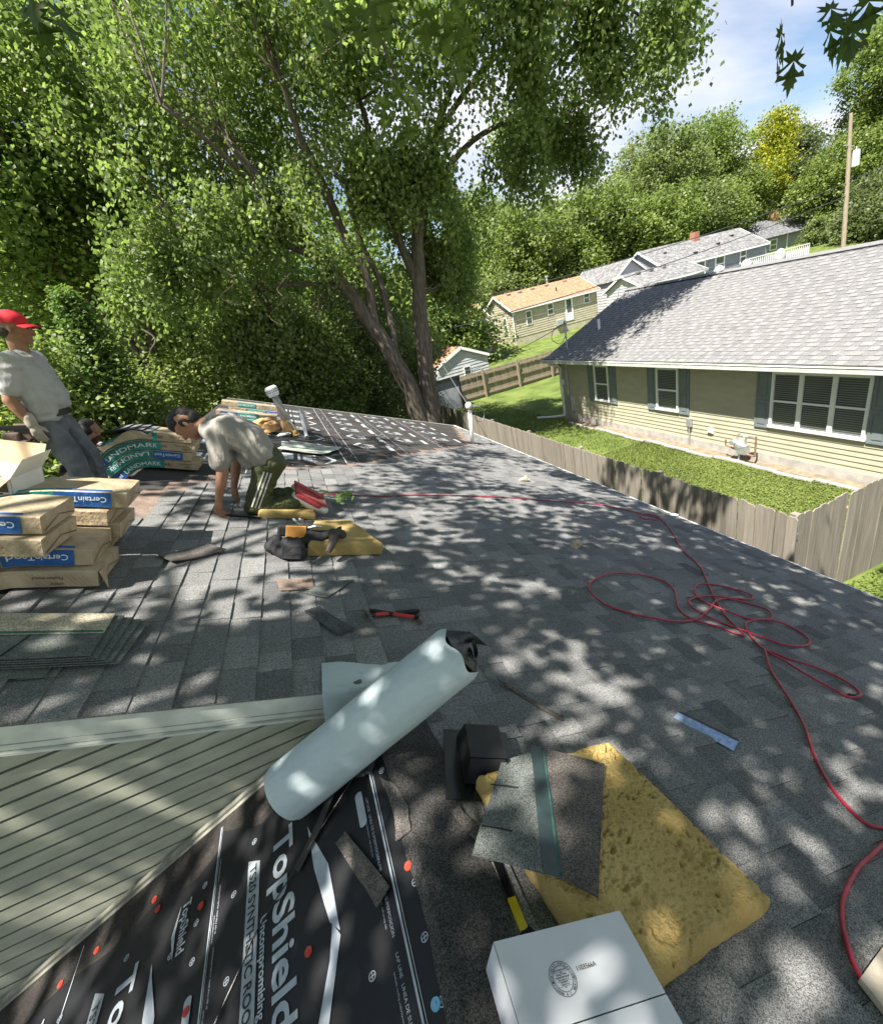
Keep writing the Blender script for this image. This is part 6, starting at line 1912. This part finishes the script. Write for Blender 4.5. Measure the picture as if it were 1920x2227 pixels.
MB().poly([PS(3.25, 9.4, .012), PS(3.75, 9.4, .012), PS(3.75, 9.75, .012), PS(3.25, 9.75, .012)], .004, NP).build('flashing', M_DARK, m2)
wire(mb2 + Vector((0, 0, .1)), (7.5, 24.5, -.2), .25, .007, 'service cable from the white mast to the back yard', M_WIREL)
# fallen leaves
fl_ = empty('fallen_sprig', PS(.10, 4.32, .02), 'green leafy sprig fallen beside the kneeling man’s shoes', 'leaves')
lm_ = mat('sprig_leaf', (.16, .27, .06), (.24, .36, .10), scale=30, rough=.5, transl=.3)
for k in range(16):
    o = bpy.data.objects.new('leaf', lobe_mesh); COL.objects.link(o); o.parent = fl_; o.matrix_parent_inverse = Matrix.Translation(-Vector(fl_.location))
    o.material_slots[0].link = 'OBJECT'; o.material_slots[0].material = lm_
    o.matrix_basis = Matrix.Translation(PS(.10 + rng.normal(0, .055), 4.32 + rng.normal(0, .10), .03 + rng.uniform(0, .05))) @ Matrix.Rotation(rng.uniform(0, 6.28), 4, 'Z') @ Matrix.Rotation(ANG + rng.normal(0, .5), 4, 'Y') @ Matrix.Scale(rng.uniform(.07, .12), 4)
# ------------------------------------------------------------------ people
M_SKIN = mat('skin_brown', (.25, .125, .075), (.31, .16, .10), scale=14, rough=.55, spec=.35)
M_SKIN2 = mat('skin_tan', (.29, .145, .09), (.36, .19, .12), scale=14, rough=.55, spec=.35)
M_HAIR = mat('black_hair', (.012, .010, .009), (.025, .02, .018), scale=60, rough=.6)
M_TEEG = mat('grey_tshirt', (.27, .25, .225), (.33, .305, .275), scale=10, rough=.9, bump=.35, bscale=24, bdist=.03, stretch=(1.6, 1, .6))
M_TEEL = mat('light_tshirt', (.36, .35, .345), (.43, .42, .415), scale=8, rough=.9, bump=.35, bscale=24, bdist=.03, stretch=(1.6, 1, .6))
M_OLIVE = mat('olive_trackpants', (.055, .065, .025), (.085, .095, .04), scale=9, rough=.7, bump=.9, bscale=16, bdist=.05)
M_JEANS = mat('grey_jeans', (.10, .11, .125), (.17, .18, .20), scale=9, rough=.9, bump=.8, bscale=15, bdist=.05)
M_REDCAP = mat('red_cap', (.52, .018, .03), (.58, .03, .045), scale=12, rough=.8)
M_GLOVE = mat('work_glove', (.33, .29, .24), (.42, .37, .31), scale=20, rough=.9)
M_REDSHOE = mat('shoe_red', (.45, .045, .06), (.52, .08, .09), scale=30, rough=.6)
M_SHOEW = mat('shoe_white', (.55, .52, .47), (.66, .63, .58), scale=20, rough=.7)
M_POUCH = mat('pouch_leather', (.075, .05, .04), (.13, .09, .075), scale=18, rough=.75, bump=.3)


def frame(fwd, up):
    f = Vector(fwd).normalized(); u = Vector(up); u = (u - f * u.dot(f)).normalized(); l = u.cross(f)
    return lambda c, a, b, d: Vector(c) + f * a + l * b + u * d     # forward, left, up


def head_caps(c, fwd, up, s=1.0):
    g = frame(fwd, up)
    q = []
    for (a, b, d, r) in ((-.015, 0, .035, .088), (.015, 0, .03, .082), (.03, 0, -.01, .072), (.045, 0, -.055, .052), (.068, 0, -.085, .028), (.0, 0, -.04, .066)):
        q.append((g(c, a * s, b * s, d * s), r * s, g(c, a * s + .001, b * s, d * s), r * s))
    q.append((g(c, .095 * s, 0, .005 * s), .010 * s, g(c, .112 * s, 0, -.028 * s), .015 * s))   # nose
    q.append((g(c, .088 * s, .03 * s, .03 * s), .016 * s, g(c, .088 * s, -.03 * s, .03 * s), .016 * s))  # brow
    q.append((g(c, .088 * s, .018 * s, -.058 * s), .012 * s, g(c, .088 * s, -.018 * s, -.058 * s), .012 * s))  # lips
    for sd in (-1, 1):
        q.append((g(c, -.008 * s, sd * .083 * s, .012 * s), .014 * s, g(c, -.002 * s, sd * .086 * s, -.022 * s), .011 * s))  # ears
    return q


def face_bits(parent, c, fwd, up, s=1.0):
    g = frame(fwd, up)
    for sd in (-1, 1):
        MB().ball(g(c, .083 * s, sd * .033 * s, .010 * s), .011 * s, 8, 6).build('eye', M_DARK, parent)


def hand_caps(w, palm_dir, side, nrm, s=1.0, curl=.6):
    """wrist point, direction of the palm, thumb side, back-of-hand normal"""
    d = Vector(palm_dir).normalized(); sd = Vector(side).normalized(); n = Vector(nrm).normalized()
    w = Vector(w)
    caps = [(w, .026 * s, w + d * .05 * s, .030 * s), (w + sd * .018 * s + d * .03 * s, .020 * s, w + d * .085 * s + sd * .022 * s, .017 * s), (w - sd * .018 * s + d * .03 * s, .020 * s, w + d * .08 * s - sd * .024 * s, .016 * s)]
    for i, L_ in enumerate((.070, .080, .075, .058)):
        b = w + d * .085 * s + sd * (.030 - .020 * i) * s
        k1 = b + (d * math.cos(curl * .6) - n * math.sin(curl * .6)) * L_ * .5 * s
        k2 = k1 + (d * math.cos(curl * 1.6) - n * math.sin(curl * 1.6)) * L_ * .5 * s
        caps += [(b, .0095 * s, k1, .009 * s), (k1, .009 * s, k2, .0075 * s)]
    t0 = w + d * .03 * s + sd * .03 * s
    t1 = t0 + (d * .6 + sd * .7 - n * .2).normalized() * .035 * s
    caps += [(t0, .013 * s, t1, .011 * s), (t1, .011 * s, t1 + (d * .9 + sd * .1 - n * .4).normalized() * .032 * s, .009 * s)]
    return caps


# ---- kneeling man
km = empty('person', PS(-.45, 3.9), 'person in grey t-shirt and striped olive track pants kneeling and nailing shingles', 'person')
N_ = Vector((-.735, 3.92, -.375)); HC = Vector((-.835, 3.92, -.325))
hf, hu = Vector((-.62, -.05, -.70)), Vector((-.75, 0, .62))
shL, shR = Vector((-.655, 3.745, -.435)), Vector((-.655, 4.095, -.435))
elL, elR = Vector((-.700, 3.70, -.715)), Vector((-.645, 4.15, -.75))
wrL, wrR = Vector((-.825, 3.735, -.935)), Vector((-.745, 4.11, -.955))
skin = head_caps(HC, hf, hu, 1.02)
skin += [(N_ + Vector((.07, 0, -.03)), .062, HC + Vector((.03, 0, .0)), .056)]
for sh, el, wr, sd in ((shL, elL, wrL, 1), (shR, elR, wrR, -1)):
    skin += [(sh, .058, el, .044), (el, .046, el.lerp(wr, .35), .043), (el.lerp(wr, .35), .043, wr, .027)]
    skin += hand_caps(wr, (-.25, 0, -.97), (-.6, -.75 * sd, .1), (-.7, 0, .3), 1.0, .9)
# trunk and legs under the clothes, one body
pel = Vector((-.40, 3.92, -.80))
chest = Vector((-.60, 3.92, -.44)); belly = Vector((-.47, 3.92, -.60))
legs = {}
for sd, yy in ((1, 3.815), (-1, 4.055)):
    hip = Vector((-.41, yy, -.82)); kn = Vector((-.615, yy - .01, -1.085)); an = Vector((-.285, yy, -1.155))
    legs[sd] = (hip, kn, an)
    skin += [(hip, .080, kn, .055), (kn, .055, kn.lerp(an, .4), .052), (kn.lerp(an, .4), .052, an, .036), (an, .036, an + Vector((.10, 0, -.05)), .03)]
skin += [(pel, .085, belly, .08), (belly, .08, chest + Vector((0, 0, -.03)), .085), (chest + Vector((-.02, -.12, -.03)), .05, chest + Vector((-.02, .12, -.03)), .05)]
body = blob('body', skin, M_SKIN2, km, .0075, 4)
face_bits(body, HC, hf, hu, 1.02)
g = frame(hf, hu)
blob('hair', [(g(HC, -.035, 0, .045), .082, g(HC, -.034, 0, .045), .082), (g(HC, .018, 0, .062), .080, g(HC, .020, 0, .062), .080), (g(HC, -.05, 0, -.01), .070, g(HC, -.05, 0, -.012), .070), (g(HC, .058, .03, .078), .034, g(HC, .058, -.03, .078), .034), (g(HC, -.01, .05, .02), .045, g(HC, -.01, -.05, .02), .045)], M_HAIR, body, .006, 3, .005, 40)
tee = []
for yy in (-.13, -.045, .045, .13):
    o_ = Vector((0, yy, 0))
    tee += [(pel + o_ * .95 + Vector((-.01, 0, .115)), .110, belly + o_ * .95 + Vector((.02, 0, .03)), .122), (belly + o_ * .95 + Vector((.02, 0, .03)), .122, chest + o_ * .95 + Vector((.02, 0, .0)), .120), (chest + o_ * .95 + Vector((.02, 0, 0)), .120, Vector((-.675, 3.92 + yy * .8, -.405)), .085)]
    tee += [(belly + o_ * .9 + Vector((-.05, 0, -.08)), .075, pel + o_ * .92 + Vector((-.12, 0, .075)), .055)]
for sh, el in ((shL, elL), (shR, elR)):
    tee += [(sh + Vector((.02, 0, 0)), .080, sh.lerp(el, .72), .082), (chest + (sh - chest) * .55, .085, sh, .080)]
blob('tshirt', tee, M_TEEG, km, .0075, 3, .020, 10, 0, (75, 10, 25))
pants = []
for sd in (1, -1):
    hip, kn, an = legs[sd]
    pants += [(hip + Vector((.03, 0, .03)), .118, hip.lerp(kn, .5) + Vector((.02, 0, 0)), .098), (hip.lerp(kn, .5) + Vector((.02, 0, 0)), .098, kn + Vector((.01, 0, .005)), .076), (kn, .074, an, .062), (pel + Vector((.03, 0, 0)), .13, hip, .115)]
tp_o = blob('trackpants', pants, M_OLIVE, km, .0085, 4, .012, 11)
from mathutils.bvhtree import BVHTree
bvp = BVHTree.FromPolygons([v.co.copy() for v in tp_o.data.vertices], [tuple(p.vertices) for p in tp_o.data.polygons])
hip, kn, an = legs[1]
sn_ = MB()
for k in (-1, 0, 1):
    pp = []
    for t_ in np.linspace(0.02, .98, 15):
        c = hip.lerp(kn, t_) + Vector((.022 * k + .02, 0, -.016 * k))
        r_ = .100 + (.074 - .100) * t_
        pp.append(c + Vector((0, -r_ * .985 - .006, 0)))
    for a, b in zip(pp[:-1], pp[1:]):
        w_ = Vector((.0050, 0, -.003))
        q4 = []
        for p_ in (a - w_, a + w_, b + w_, b - w_):
            h_ = bvp.ray_cast(Vector((p_.x, 3.4, p_.z)), Vector((0, 1, 0)))
            q4.append(h_[0] + Vector((0, -.003, 0)) if h_[0] else p_)
        sn_.add(q4, [(0, 1, 2, 3)])
tag(sn_.build('white_stripes', M_SHOEW, km))
for sd in (1, -1):
    hip, kn, an = legs[sd]
    f0 = an + Vector((.03, 0, .035)); f1 = an + Vector((.20, 0, -.16))
    sh_ = empty('shoe', f0); sh_.parent = km; sh_.matrix_parent_inverse = Matrix.Translation(-Vector(km.location))
    blob('upper', [(f0, .050, f0.lerp(f1, .5) + Vector((-.015, 0, 0)), .044), (f0.lerp(f1, .5) + Vector((-.015, 0, 0)), .044, f1, .036)], M_SHOEW, sh_, .006, 3)
    dS = (f1 - f0).normalized(); nS = Vector((dS.z * -1, 0, dS.x)) * -1
    nS = Vector((-dS.z, 0, dS.x)) if Vector((-dS.z, 0, dS.x)).x > 0 else -Vector((-dS.z, 0, dS.x))
    MB().bar(f0 - dS * .045 + nS * .046, f1 + dS * .0 + nS * .046, .082, .020, nS).build('sole', mat('shoe_sole', (.34, .06, .06), (.42, .10, .10), scale=40, rough=.8), sh_, bevel=.008)
    blob('red_panel', [(f0 + nS * .012 + Vector((0, -.012, 0)), .040, f0.lerp(f1, .75) + nS * .012 + Vector((0, -.008, 0)), .036), (f0 + nS * .012 + Vector((0, .012, 0)), .040, f0.lerp(f1, .75) + nS * .012 + Vector((0, .008, 0)), .036)], M_REDSHOE, sh_, .006, 3)
# dark line drawing on the shirt back
mk = MB()
for (x, y, r_) in ((-.655, 3.80, .016), (-.63, 3.83, .010), (-.60, 3.80, .020), (-.555, 3.81, .014)):
    for k in range(12 if r_ > .012 else 8):
        a0, a1 = 2 * math.pi * k / 14, 2 * math.pi * (k + 1) / 14
        zt = -.31
        pts = []
        for a_, rr_ in ((a0, r_), (a1, r_), (a1, r_ * .78), (a0, r_ * .78)):
            px, py = x + rr_ * math.cos(a_), y + rr_ * math.sin(a_)
            pts.append((px, py))
        mk.add([(p[0], p[1], 0) for p in pts], [(0, 1, 2, 3)])
from mathutils.bvhtree import BVHTree
tee_o = [c for c in km.children if c.name.startswith('tshirt')][0]
bv = BVHTree.FromPolygons([v.co.copy() for v in tee_o.data.vertices], [tuple(p.vertices) for p in tee_o.data.polygons])
vv_ = []
for p in mk.v:
    h_ = bv.ray_cast(Vector((p[0], p[1], .5)), Vector((0, 0, -1)))
    vv_.append(h_[0] + h_[1] * .002 if h_[0] else Vector((p[0], p[1], -.4)))
mk.v = [tuple(v) for v in vv_]
tag(mk.build('shirt_print', M_DARK, tee_o), kind='stuff')
# knee pad strap and nail gun in front of the knee
ng = empty('nail_gun', PS(-.70, 3.86, .03), 'black and grey nail gun lying in front of the kneeling man’s knee', 'nail gun')
MB().box(PS(-.70, 3.95, .06), (.09, .12, .07), Matrix.Rotation(ANG, 3, 'Y')).build('body', M_GALV, ng, bevel=.015)
MB().tube([PS(-.69, 3.90, .06), PS(-.68, 3.82, .04)], .022, 10).build('magazine', M_BLACKMETAL, ng)
MB().tube([PS(-.70, 3.98, .08), PS(-.66, 4.06, .10)], .02, 10).build('handle', M_BLACKMETAL, ng)
tag(MB().bar(PS(-.83, 3.74, .016), PS(-.58, 3.68, .018), .03, .006, NP).build('flat_bar', M_BLACKMETAL), 'dark flat tool under the kneeling man’s near hand', 'tool')

# ---- standing man
sm = empty('person', QM(-2.02, 4.72), 'person in red cap, light t-shirt and jeans standing beyond the ridge at the left edge', 'person')
HC2 = Vector((-1.875, 4.70, .640)); hf2, hu2 = Vector((.93, .18, -.26)), Vector((.25, 0, .97))
chest2, belly2, pel2 = Vector((-1.945, 4.72, .30)), Vector((-1.965, 4.72, .08)), Vector((-1.99, 4.72, -.10))
sR, eR, wR = Vector((-1.94, 4.525, .405)), Vector((-2.055, 4.455, .140)), Vector((-2.015, 4.47, -.070))
sL, eL, wL = Vector((-1.94, 4.915, .405)), Vector((-2.12, 5.0, .16)), Vector((-2.16, 4.99, -.04))
sk2 = head_caps(HC2, hf2, hu2, 1.04) + [(Vector((-1.925, 4.72, .47)), .064, HC2 + Vector((-.02, 0, -.03)), .060)]
for sh, el, wr, sd in ((sR, eR, wR, -1), (sL, eL, wL, 1)):
    sk2 += [(sh, .060, el, .046), (el, .047, el.lerp(wr, .35), .045), (el.lerp(wr, .35), .045, wr, .030)]
    sk2 += hand_caps(wr, (.02, 0, -1), (.9, 0, 0), (0, sd, 0), 1.0, .5)
lg2 = {}
for sd, yy, kx, ax_2 in ((-1, 4.615, -1.945, -2.015), (1, 4.835, -1.90, -1.96)):
    hip = Vector((-1.99, yy, -.14)); kn = Vector((kx, yy - .01 * sd, -.46)); an = Vector((ax_2, yy, -.80))
    lg2[sd] = (hip, kn, an)
    sk2 += [(hip, .088, kn, .060), (kn, .060, kn.lerp(an, .4), .054), (kn.lerp(an, .4), .054, an, .036), (an, .036, an + Vector((.12, 0, -.045)), .03)]
sk2 += [(pel2, .09, belly2, .09), (belly2, .09, chest2, .09), (chest2 + Vector((0, -.13, .04)), .055, chest2 + Vector((0, .13, .04)), .055)]
body2 = blob('body', sk2, M_SKIN, sm, .0075, 4)
face_bits(body2, HC2, hf2, hu2, 1.04)
g2_ = frame(hf2, hu2)
hb2 = blob('hair', [(g2_(HC2, -.045, 0, .01), .078, g2_(HC2, -.044, 0, .0), .078)], mat('cropped_hair', (.05, .04, .035), rough=.8), body2, .006, 3)
cap = empty('cap', g2_(HC2, 0, 0, .06)); cap.parent = sm; cap.matrix_parent_inverse = Matrix.Translation(-Vector(sm.location))
cv = MB()
nr, na = 8, 24
V, F = [], []
for j in range(nr + 1):
    th2 = (math.pi / 2) * j / nr
    for k in range(na):
        a = 2 * math.pi * k / na
        V.append(g2_(HC2, (-.012 + .112 * math.sin(th2) * math.cos(a)), .100 * math.sin(th2) * math.sin(a), .040 + .100 * math.cos(th2) ** .8 - .012 * math.cos(a) * 0))
for j in range(nr):
    for k in range(na):
        F.append((j * na + k, (j + 1) * na + k, (j + 1) * na + (k + 1) % na, j * na + (k + 1) % na))
cv.add(V, F).build('crown', M_REDCAP, cap, smooth=True)
bl_ = MB()


def bill(u, v):
    a = (u - .5) * 2
    ang_ = a * 1.15
    r0_, r1_ = .100, .185 - .035 * a * a
    rr_ = r0_ + (r1_ - r0_) * v
    return g2_(HC2, -.012 + rr_ * math.cos(ang_ * (1 - .25 * v)), .098 / .100 * rr_ * math.sin(ang_) * (1 - .22 * v), .046 - .020 * v - .022 * a * a)


bl_.grid(bill, 16, 5)
V2 = [Vector(p) + Vector((0, 0, .004)) for p in bl_.v]
bl_.add(V2, [tuple(f) for f in bl_.f])
bl_.build('bill', M_REDCAP, cap, smooth=True)
t2_ = []
for yy in (-.12, -.04, .04, .12):
    o_ = Vector((0, yy, 0))
    t2_ += [(pel2 + o_ * .9 + Vector((.01, 0, .075)), .118, belly2 + o_ * .92 + Vector((.035, 0, .03)), .126), (belly2 + o_ * .92 + Vector((.035, 0, .03)), .126, chest2 + o_ * .95 + Vector((.005, 0, 0)), .118), (chest2 + o_ * .95, .118, Vector((-1.935, 4.72 + yy * .85, .40)), .090)]
for sh, el in ((sR, eR), (sL, eL)):
    t2_ += [(sh, .082, sh.lerp(el, .70), .078), (chest2 + (sh - chest2) * .5 + Vector((0, 0, .02)), .09, sh, .086)]
blob('tshirt', t2_, M_TEEL, sm, .0075, 3, .020, 9.0, 3, (35, 8, 75))
j2 = []
for sd in (-1, 1):
    hip, kn, an = lg2[sd]
    j2 += [(hip + Vector((0, 0, .05)), .112, kn, .085), (kn, .085, an + Vector((0, 0, .02)), .074), (pel2, .130, hip, .115)]
blob('jeans', j2, M_JEANS, sm, .0085, 4, .014, 10, 6)
bt2 = MB()
for z0, z1 in ((-.06, -.01),):
    n = 26
    V = [(-1.975 + .152 * math.cos(2 * math.pi * k / n), 4.72 + .20 * math.sin(2 * math.pi * k / n), z_) for z_ in (z0, z1) for k in range(n)]
    bt2.add(V, [(k, (k + 1) % n, n + (k + 1) % n, n + k) for k in range(n)])
bt2.build('belt', M_BLACKMETAL, sm)
blob('glove', [(a, r1 * 1.12, b, r2 * 1.12) for a, r1, b, r2 in hand_caps(wR, (.02, 0, -1), (.9, 0, 0), (0, -1, 0), 1.0, .5)] + [(wR + Vector((0, 0, .06)), .043, wR, .040)], M_GLOVE, sm, .006, 3)
blob('glove', [(a, r1 * 1.12, b, r2 * 1.12) for a, r1, b, r2 in hand_caps(wL, (.02, 0, -1), (.9, 0, 0), (0, 1, 0), 1.0, .5)] + [(wL + Vector((0, 0, .06)), .043, wL, .040)], M_GLOVE, sm, .006, 3)
for sd in (-1, 1):
    an = lg2[sd][2]
    blob('boot', [(an + Vector((-.04, 0, -.035)), .044, an + Vector((.02, 0, -.035)), .046), (an + Vector((.02, 0, -.035)), .046, an + Vector((.16, 0, .015)), .038), (an, .045, an + Vector((0, 0, .05)), .045)], M_POUCH, sm, .007, 3)
# nail pouch and hammer hanging from his belt
po = empty('tool_pouch', (-2.13, 4.5, -.2), 'brown leather nail pouch hanging on the standing man’s hip', 'tool pouch')
Rp = Matrix.Rotation(.25, 3, 'Y')
for (c_, sz_) in (((-2.10, 4.50, -.12), (.13, .08, .15)), ((-2.19, 4.47, -.17), (.12, .08, .17)), ((-2.12, 4.45, -.23), (.12, .05, .12))):
    MB().box(c_, sz_, Rp).build('pocket', M_POUCH, po, bevel=.022, seg=3)
MB().box((-2.14, 4.455, -.06), (.22, .012, .04), Rp).build('pouch_belt', M_BLACKMETAL, po, bevel=.004)
hh = empty('hammer', (-2.25, 4.45, -.14), 'pale wooden handled hammer stuck in the standing man’s pouch', 'hammer')
MB().tube([(-2.33, 4.43, -.105), (-2.20, 4.45, -.150), (-2.10, 4.47, -.185)], [.016, .014, .013], 8).build('handle', mat('pale_ash', (.60, .48, .28), (.68, .56, .36), scale=15, rough=.7), hh)
MB().box((-2.08, 4.47, -.19), (.035, .10, .035)).build('head', M_BLACKMETAL, hh, bevel=.006)

# ---- third worker, low behind the bent stack
tm = empty('person', QM(-2.25, 5.75), 'person with dark hair and pale striped shirt crouching behind the bent bundles', 'person')
HC3 = Vector((-2.10, 5.62, -.29)); hf3, hu3 = Vector((.25, .80, -.55)), Vector((.2, .5, .84))
ch3, pe3 = Vector((-2.22, 5.70, -.52)), Vector((-2.36, 5.85, -.78))
sk3 = head_caps(HC3, hf3, hu3, 1.0) + [(ch3 + Vector((.04, -.03, .10)), .06, HC3, .055), (ch3, .12, pe3, .12)]
a3 = []
for sd, y_ in ((-1, -.17), (1, .17)):
    s_3 = ch3 + Vector((.02, y_, .03)); e_3 = s_3 + Vector((.06, .0, -.22)); w_3 = e_3 + Vector((.16, .02, -.10))
    a3.append((s_3, e_3))
    sk3 += [(s_3, .055, e_3, .044), (e_3, .044, w_3, .028)] + hand_caps(w_3, (.7, 0, -.6), (0, -sd, 0), (.4, 0, .8), 1.0, .8)
    h_3 = pe3 + Vector((0, y_ * .6, -.02)); k_3 = h_3 + Vector((.24, -.02, -.04)); f_3 = k_3 + Vector((-.20, .1, -.16))
    sk3 += [(h_3, .08, k_3, .06), (k_3, .056, f_3, .04)]
b3 = blob('body', sk3, M_SKIN2, tm, .009, 4)
face_bits(b3, HC3, hf3, hu3)
g3_ = frame(hf3, hu3)
blob('hair', [(g3_(HC3, -.03, 0, .045), .082, g3_(HC3, -.03, 0, .046), .082), (g3_(HC3, .01, 0, .06), .072, g3_(HC3, .012, 0, .06), .072), (g3_(HC3, -.05, 0, -.01), .066, g3_(HC3, -.05, 0, -.012), .066)], M_HAIR, b3, .007, 3, .005, 40)
t3 = [(pe3 + Vector((0, y_, .04)), .11, ch3 + Vector((0, y_ * 1.1, 0)), .10) for y_ in (-.1, 0, .1)] + [(s_, .08, s_.lerp(e_, .75), .08) for s_, e_ in a3]
m_str = bpy.data.materials.new('striped_shirt'); m_str.use_nodes = True
nt = m_str.node_tree; wv = nt.nodes.new('ShaderNodeTexWave'); wv.bands_direction = 'Z'; wv.inputs['Scale'].default_value = 16; wv.inputs['Distortion'].default_value = 1.5
gp_ = nt.nodes.new('ShaderNodeNewGeometry'); nt.links.new(gp_.outputs['Position'], wv.inputs['Vector'])
rp_ = nt.nodes.new('ShaderNodeValToRGB'); rp_.color_ramp.elements[0].color = (.10, .10, .11, 1); rp_.color_ramp.elements[1].color = (.62, .62, .62, 1); rp_.color_ramp.elements[0].position = .3; rp_.color_ramp.elements[1].position = .55
nt.links.new(wv.outputs['Fac'], rp_.inputs[0]); nt.links.new(rp_.outputs[0], nt.nodes['Principled BSDF'].inputs['Base Color']); nt.nodes['Principled BSDF'].inputs['Roughness'].default_value = .9
blob('shirt', t3, m_str, tm, .009, 4, .016, 9, 8)
blob('trousers', [(pe3 + Vector((0, y_ * .6, -.02)), .105, pe3 + Vector((.24, y_ * .6 - .02, -.06)), .075) for y_ in (-.17, .17)] + [(pe3 + Vector((.24, y_ * .6 - .02, -.06)), .072, pe3 + Vector((.05, y_ * .6 + .08, -.18)), .055) for y_ in (-.17, .17)], M_JEANS, tm, .009, 4, .012, 10)
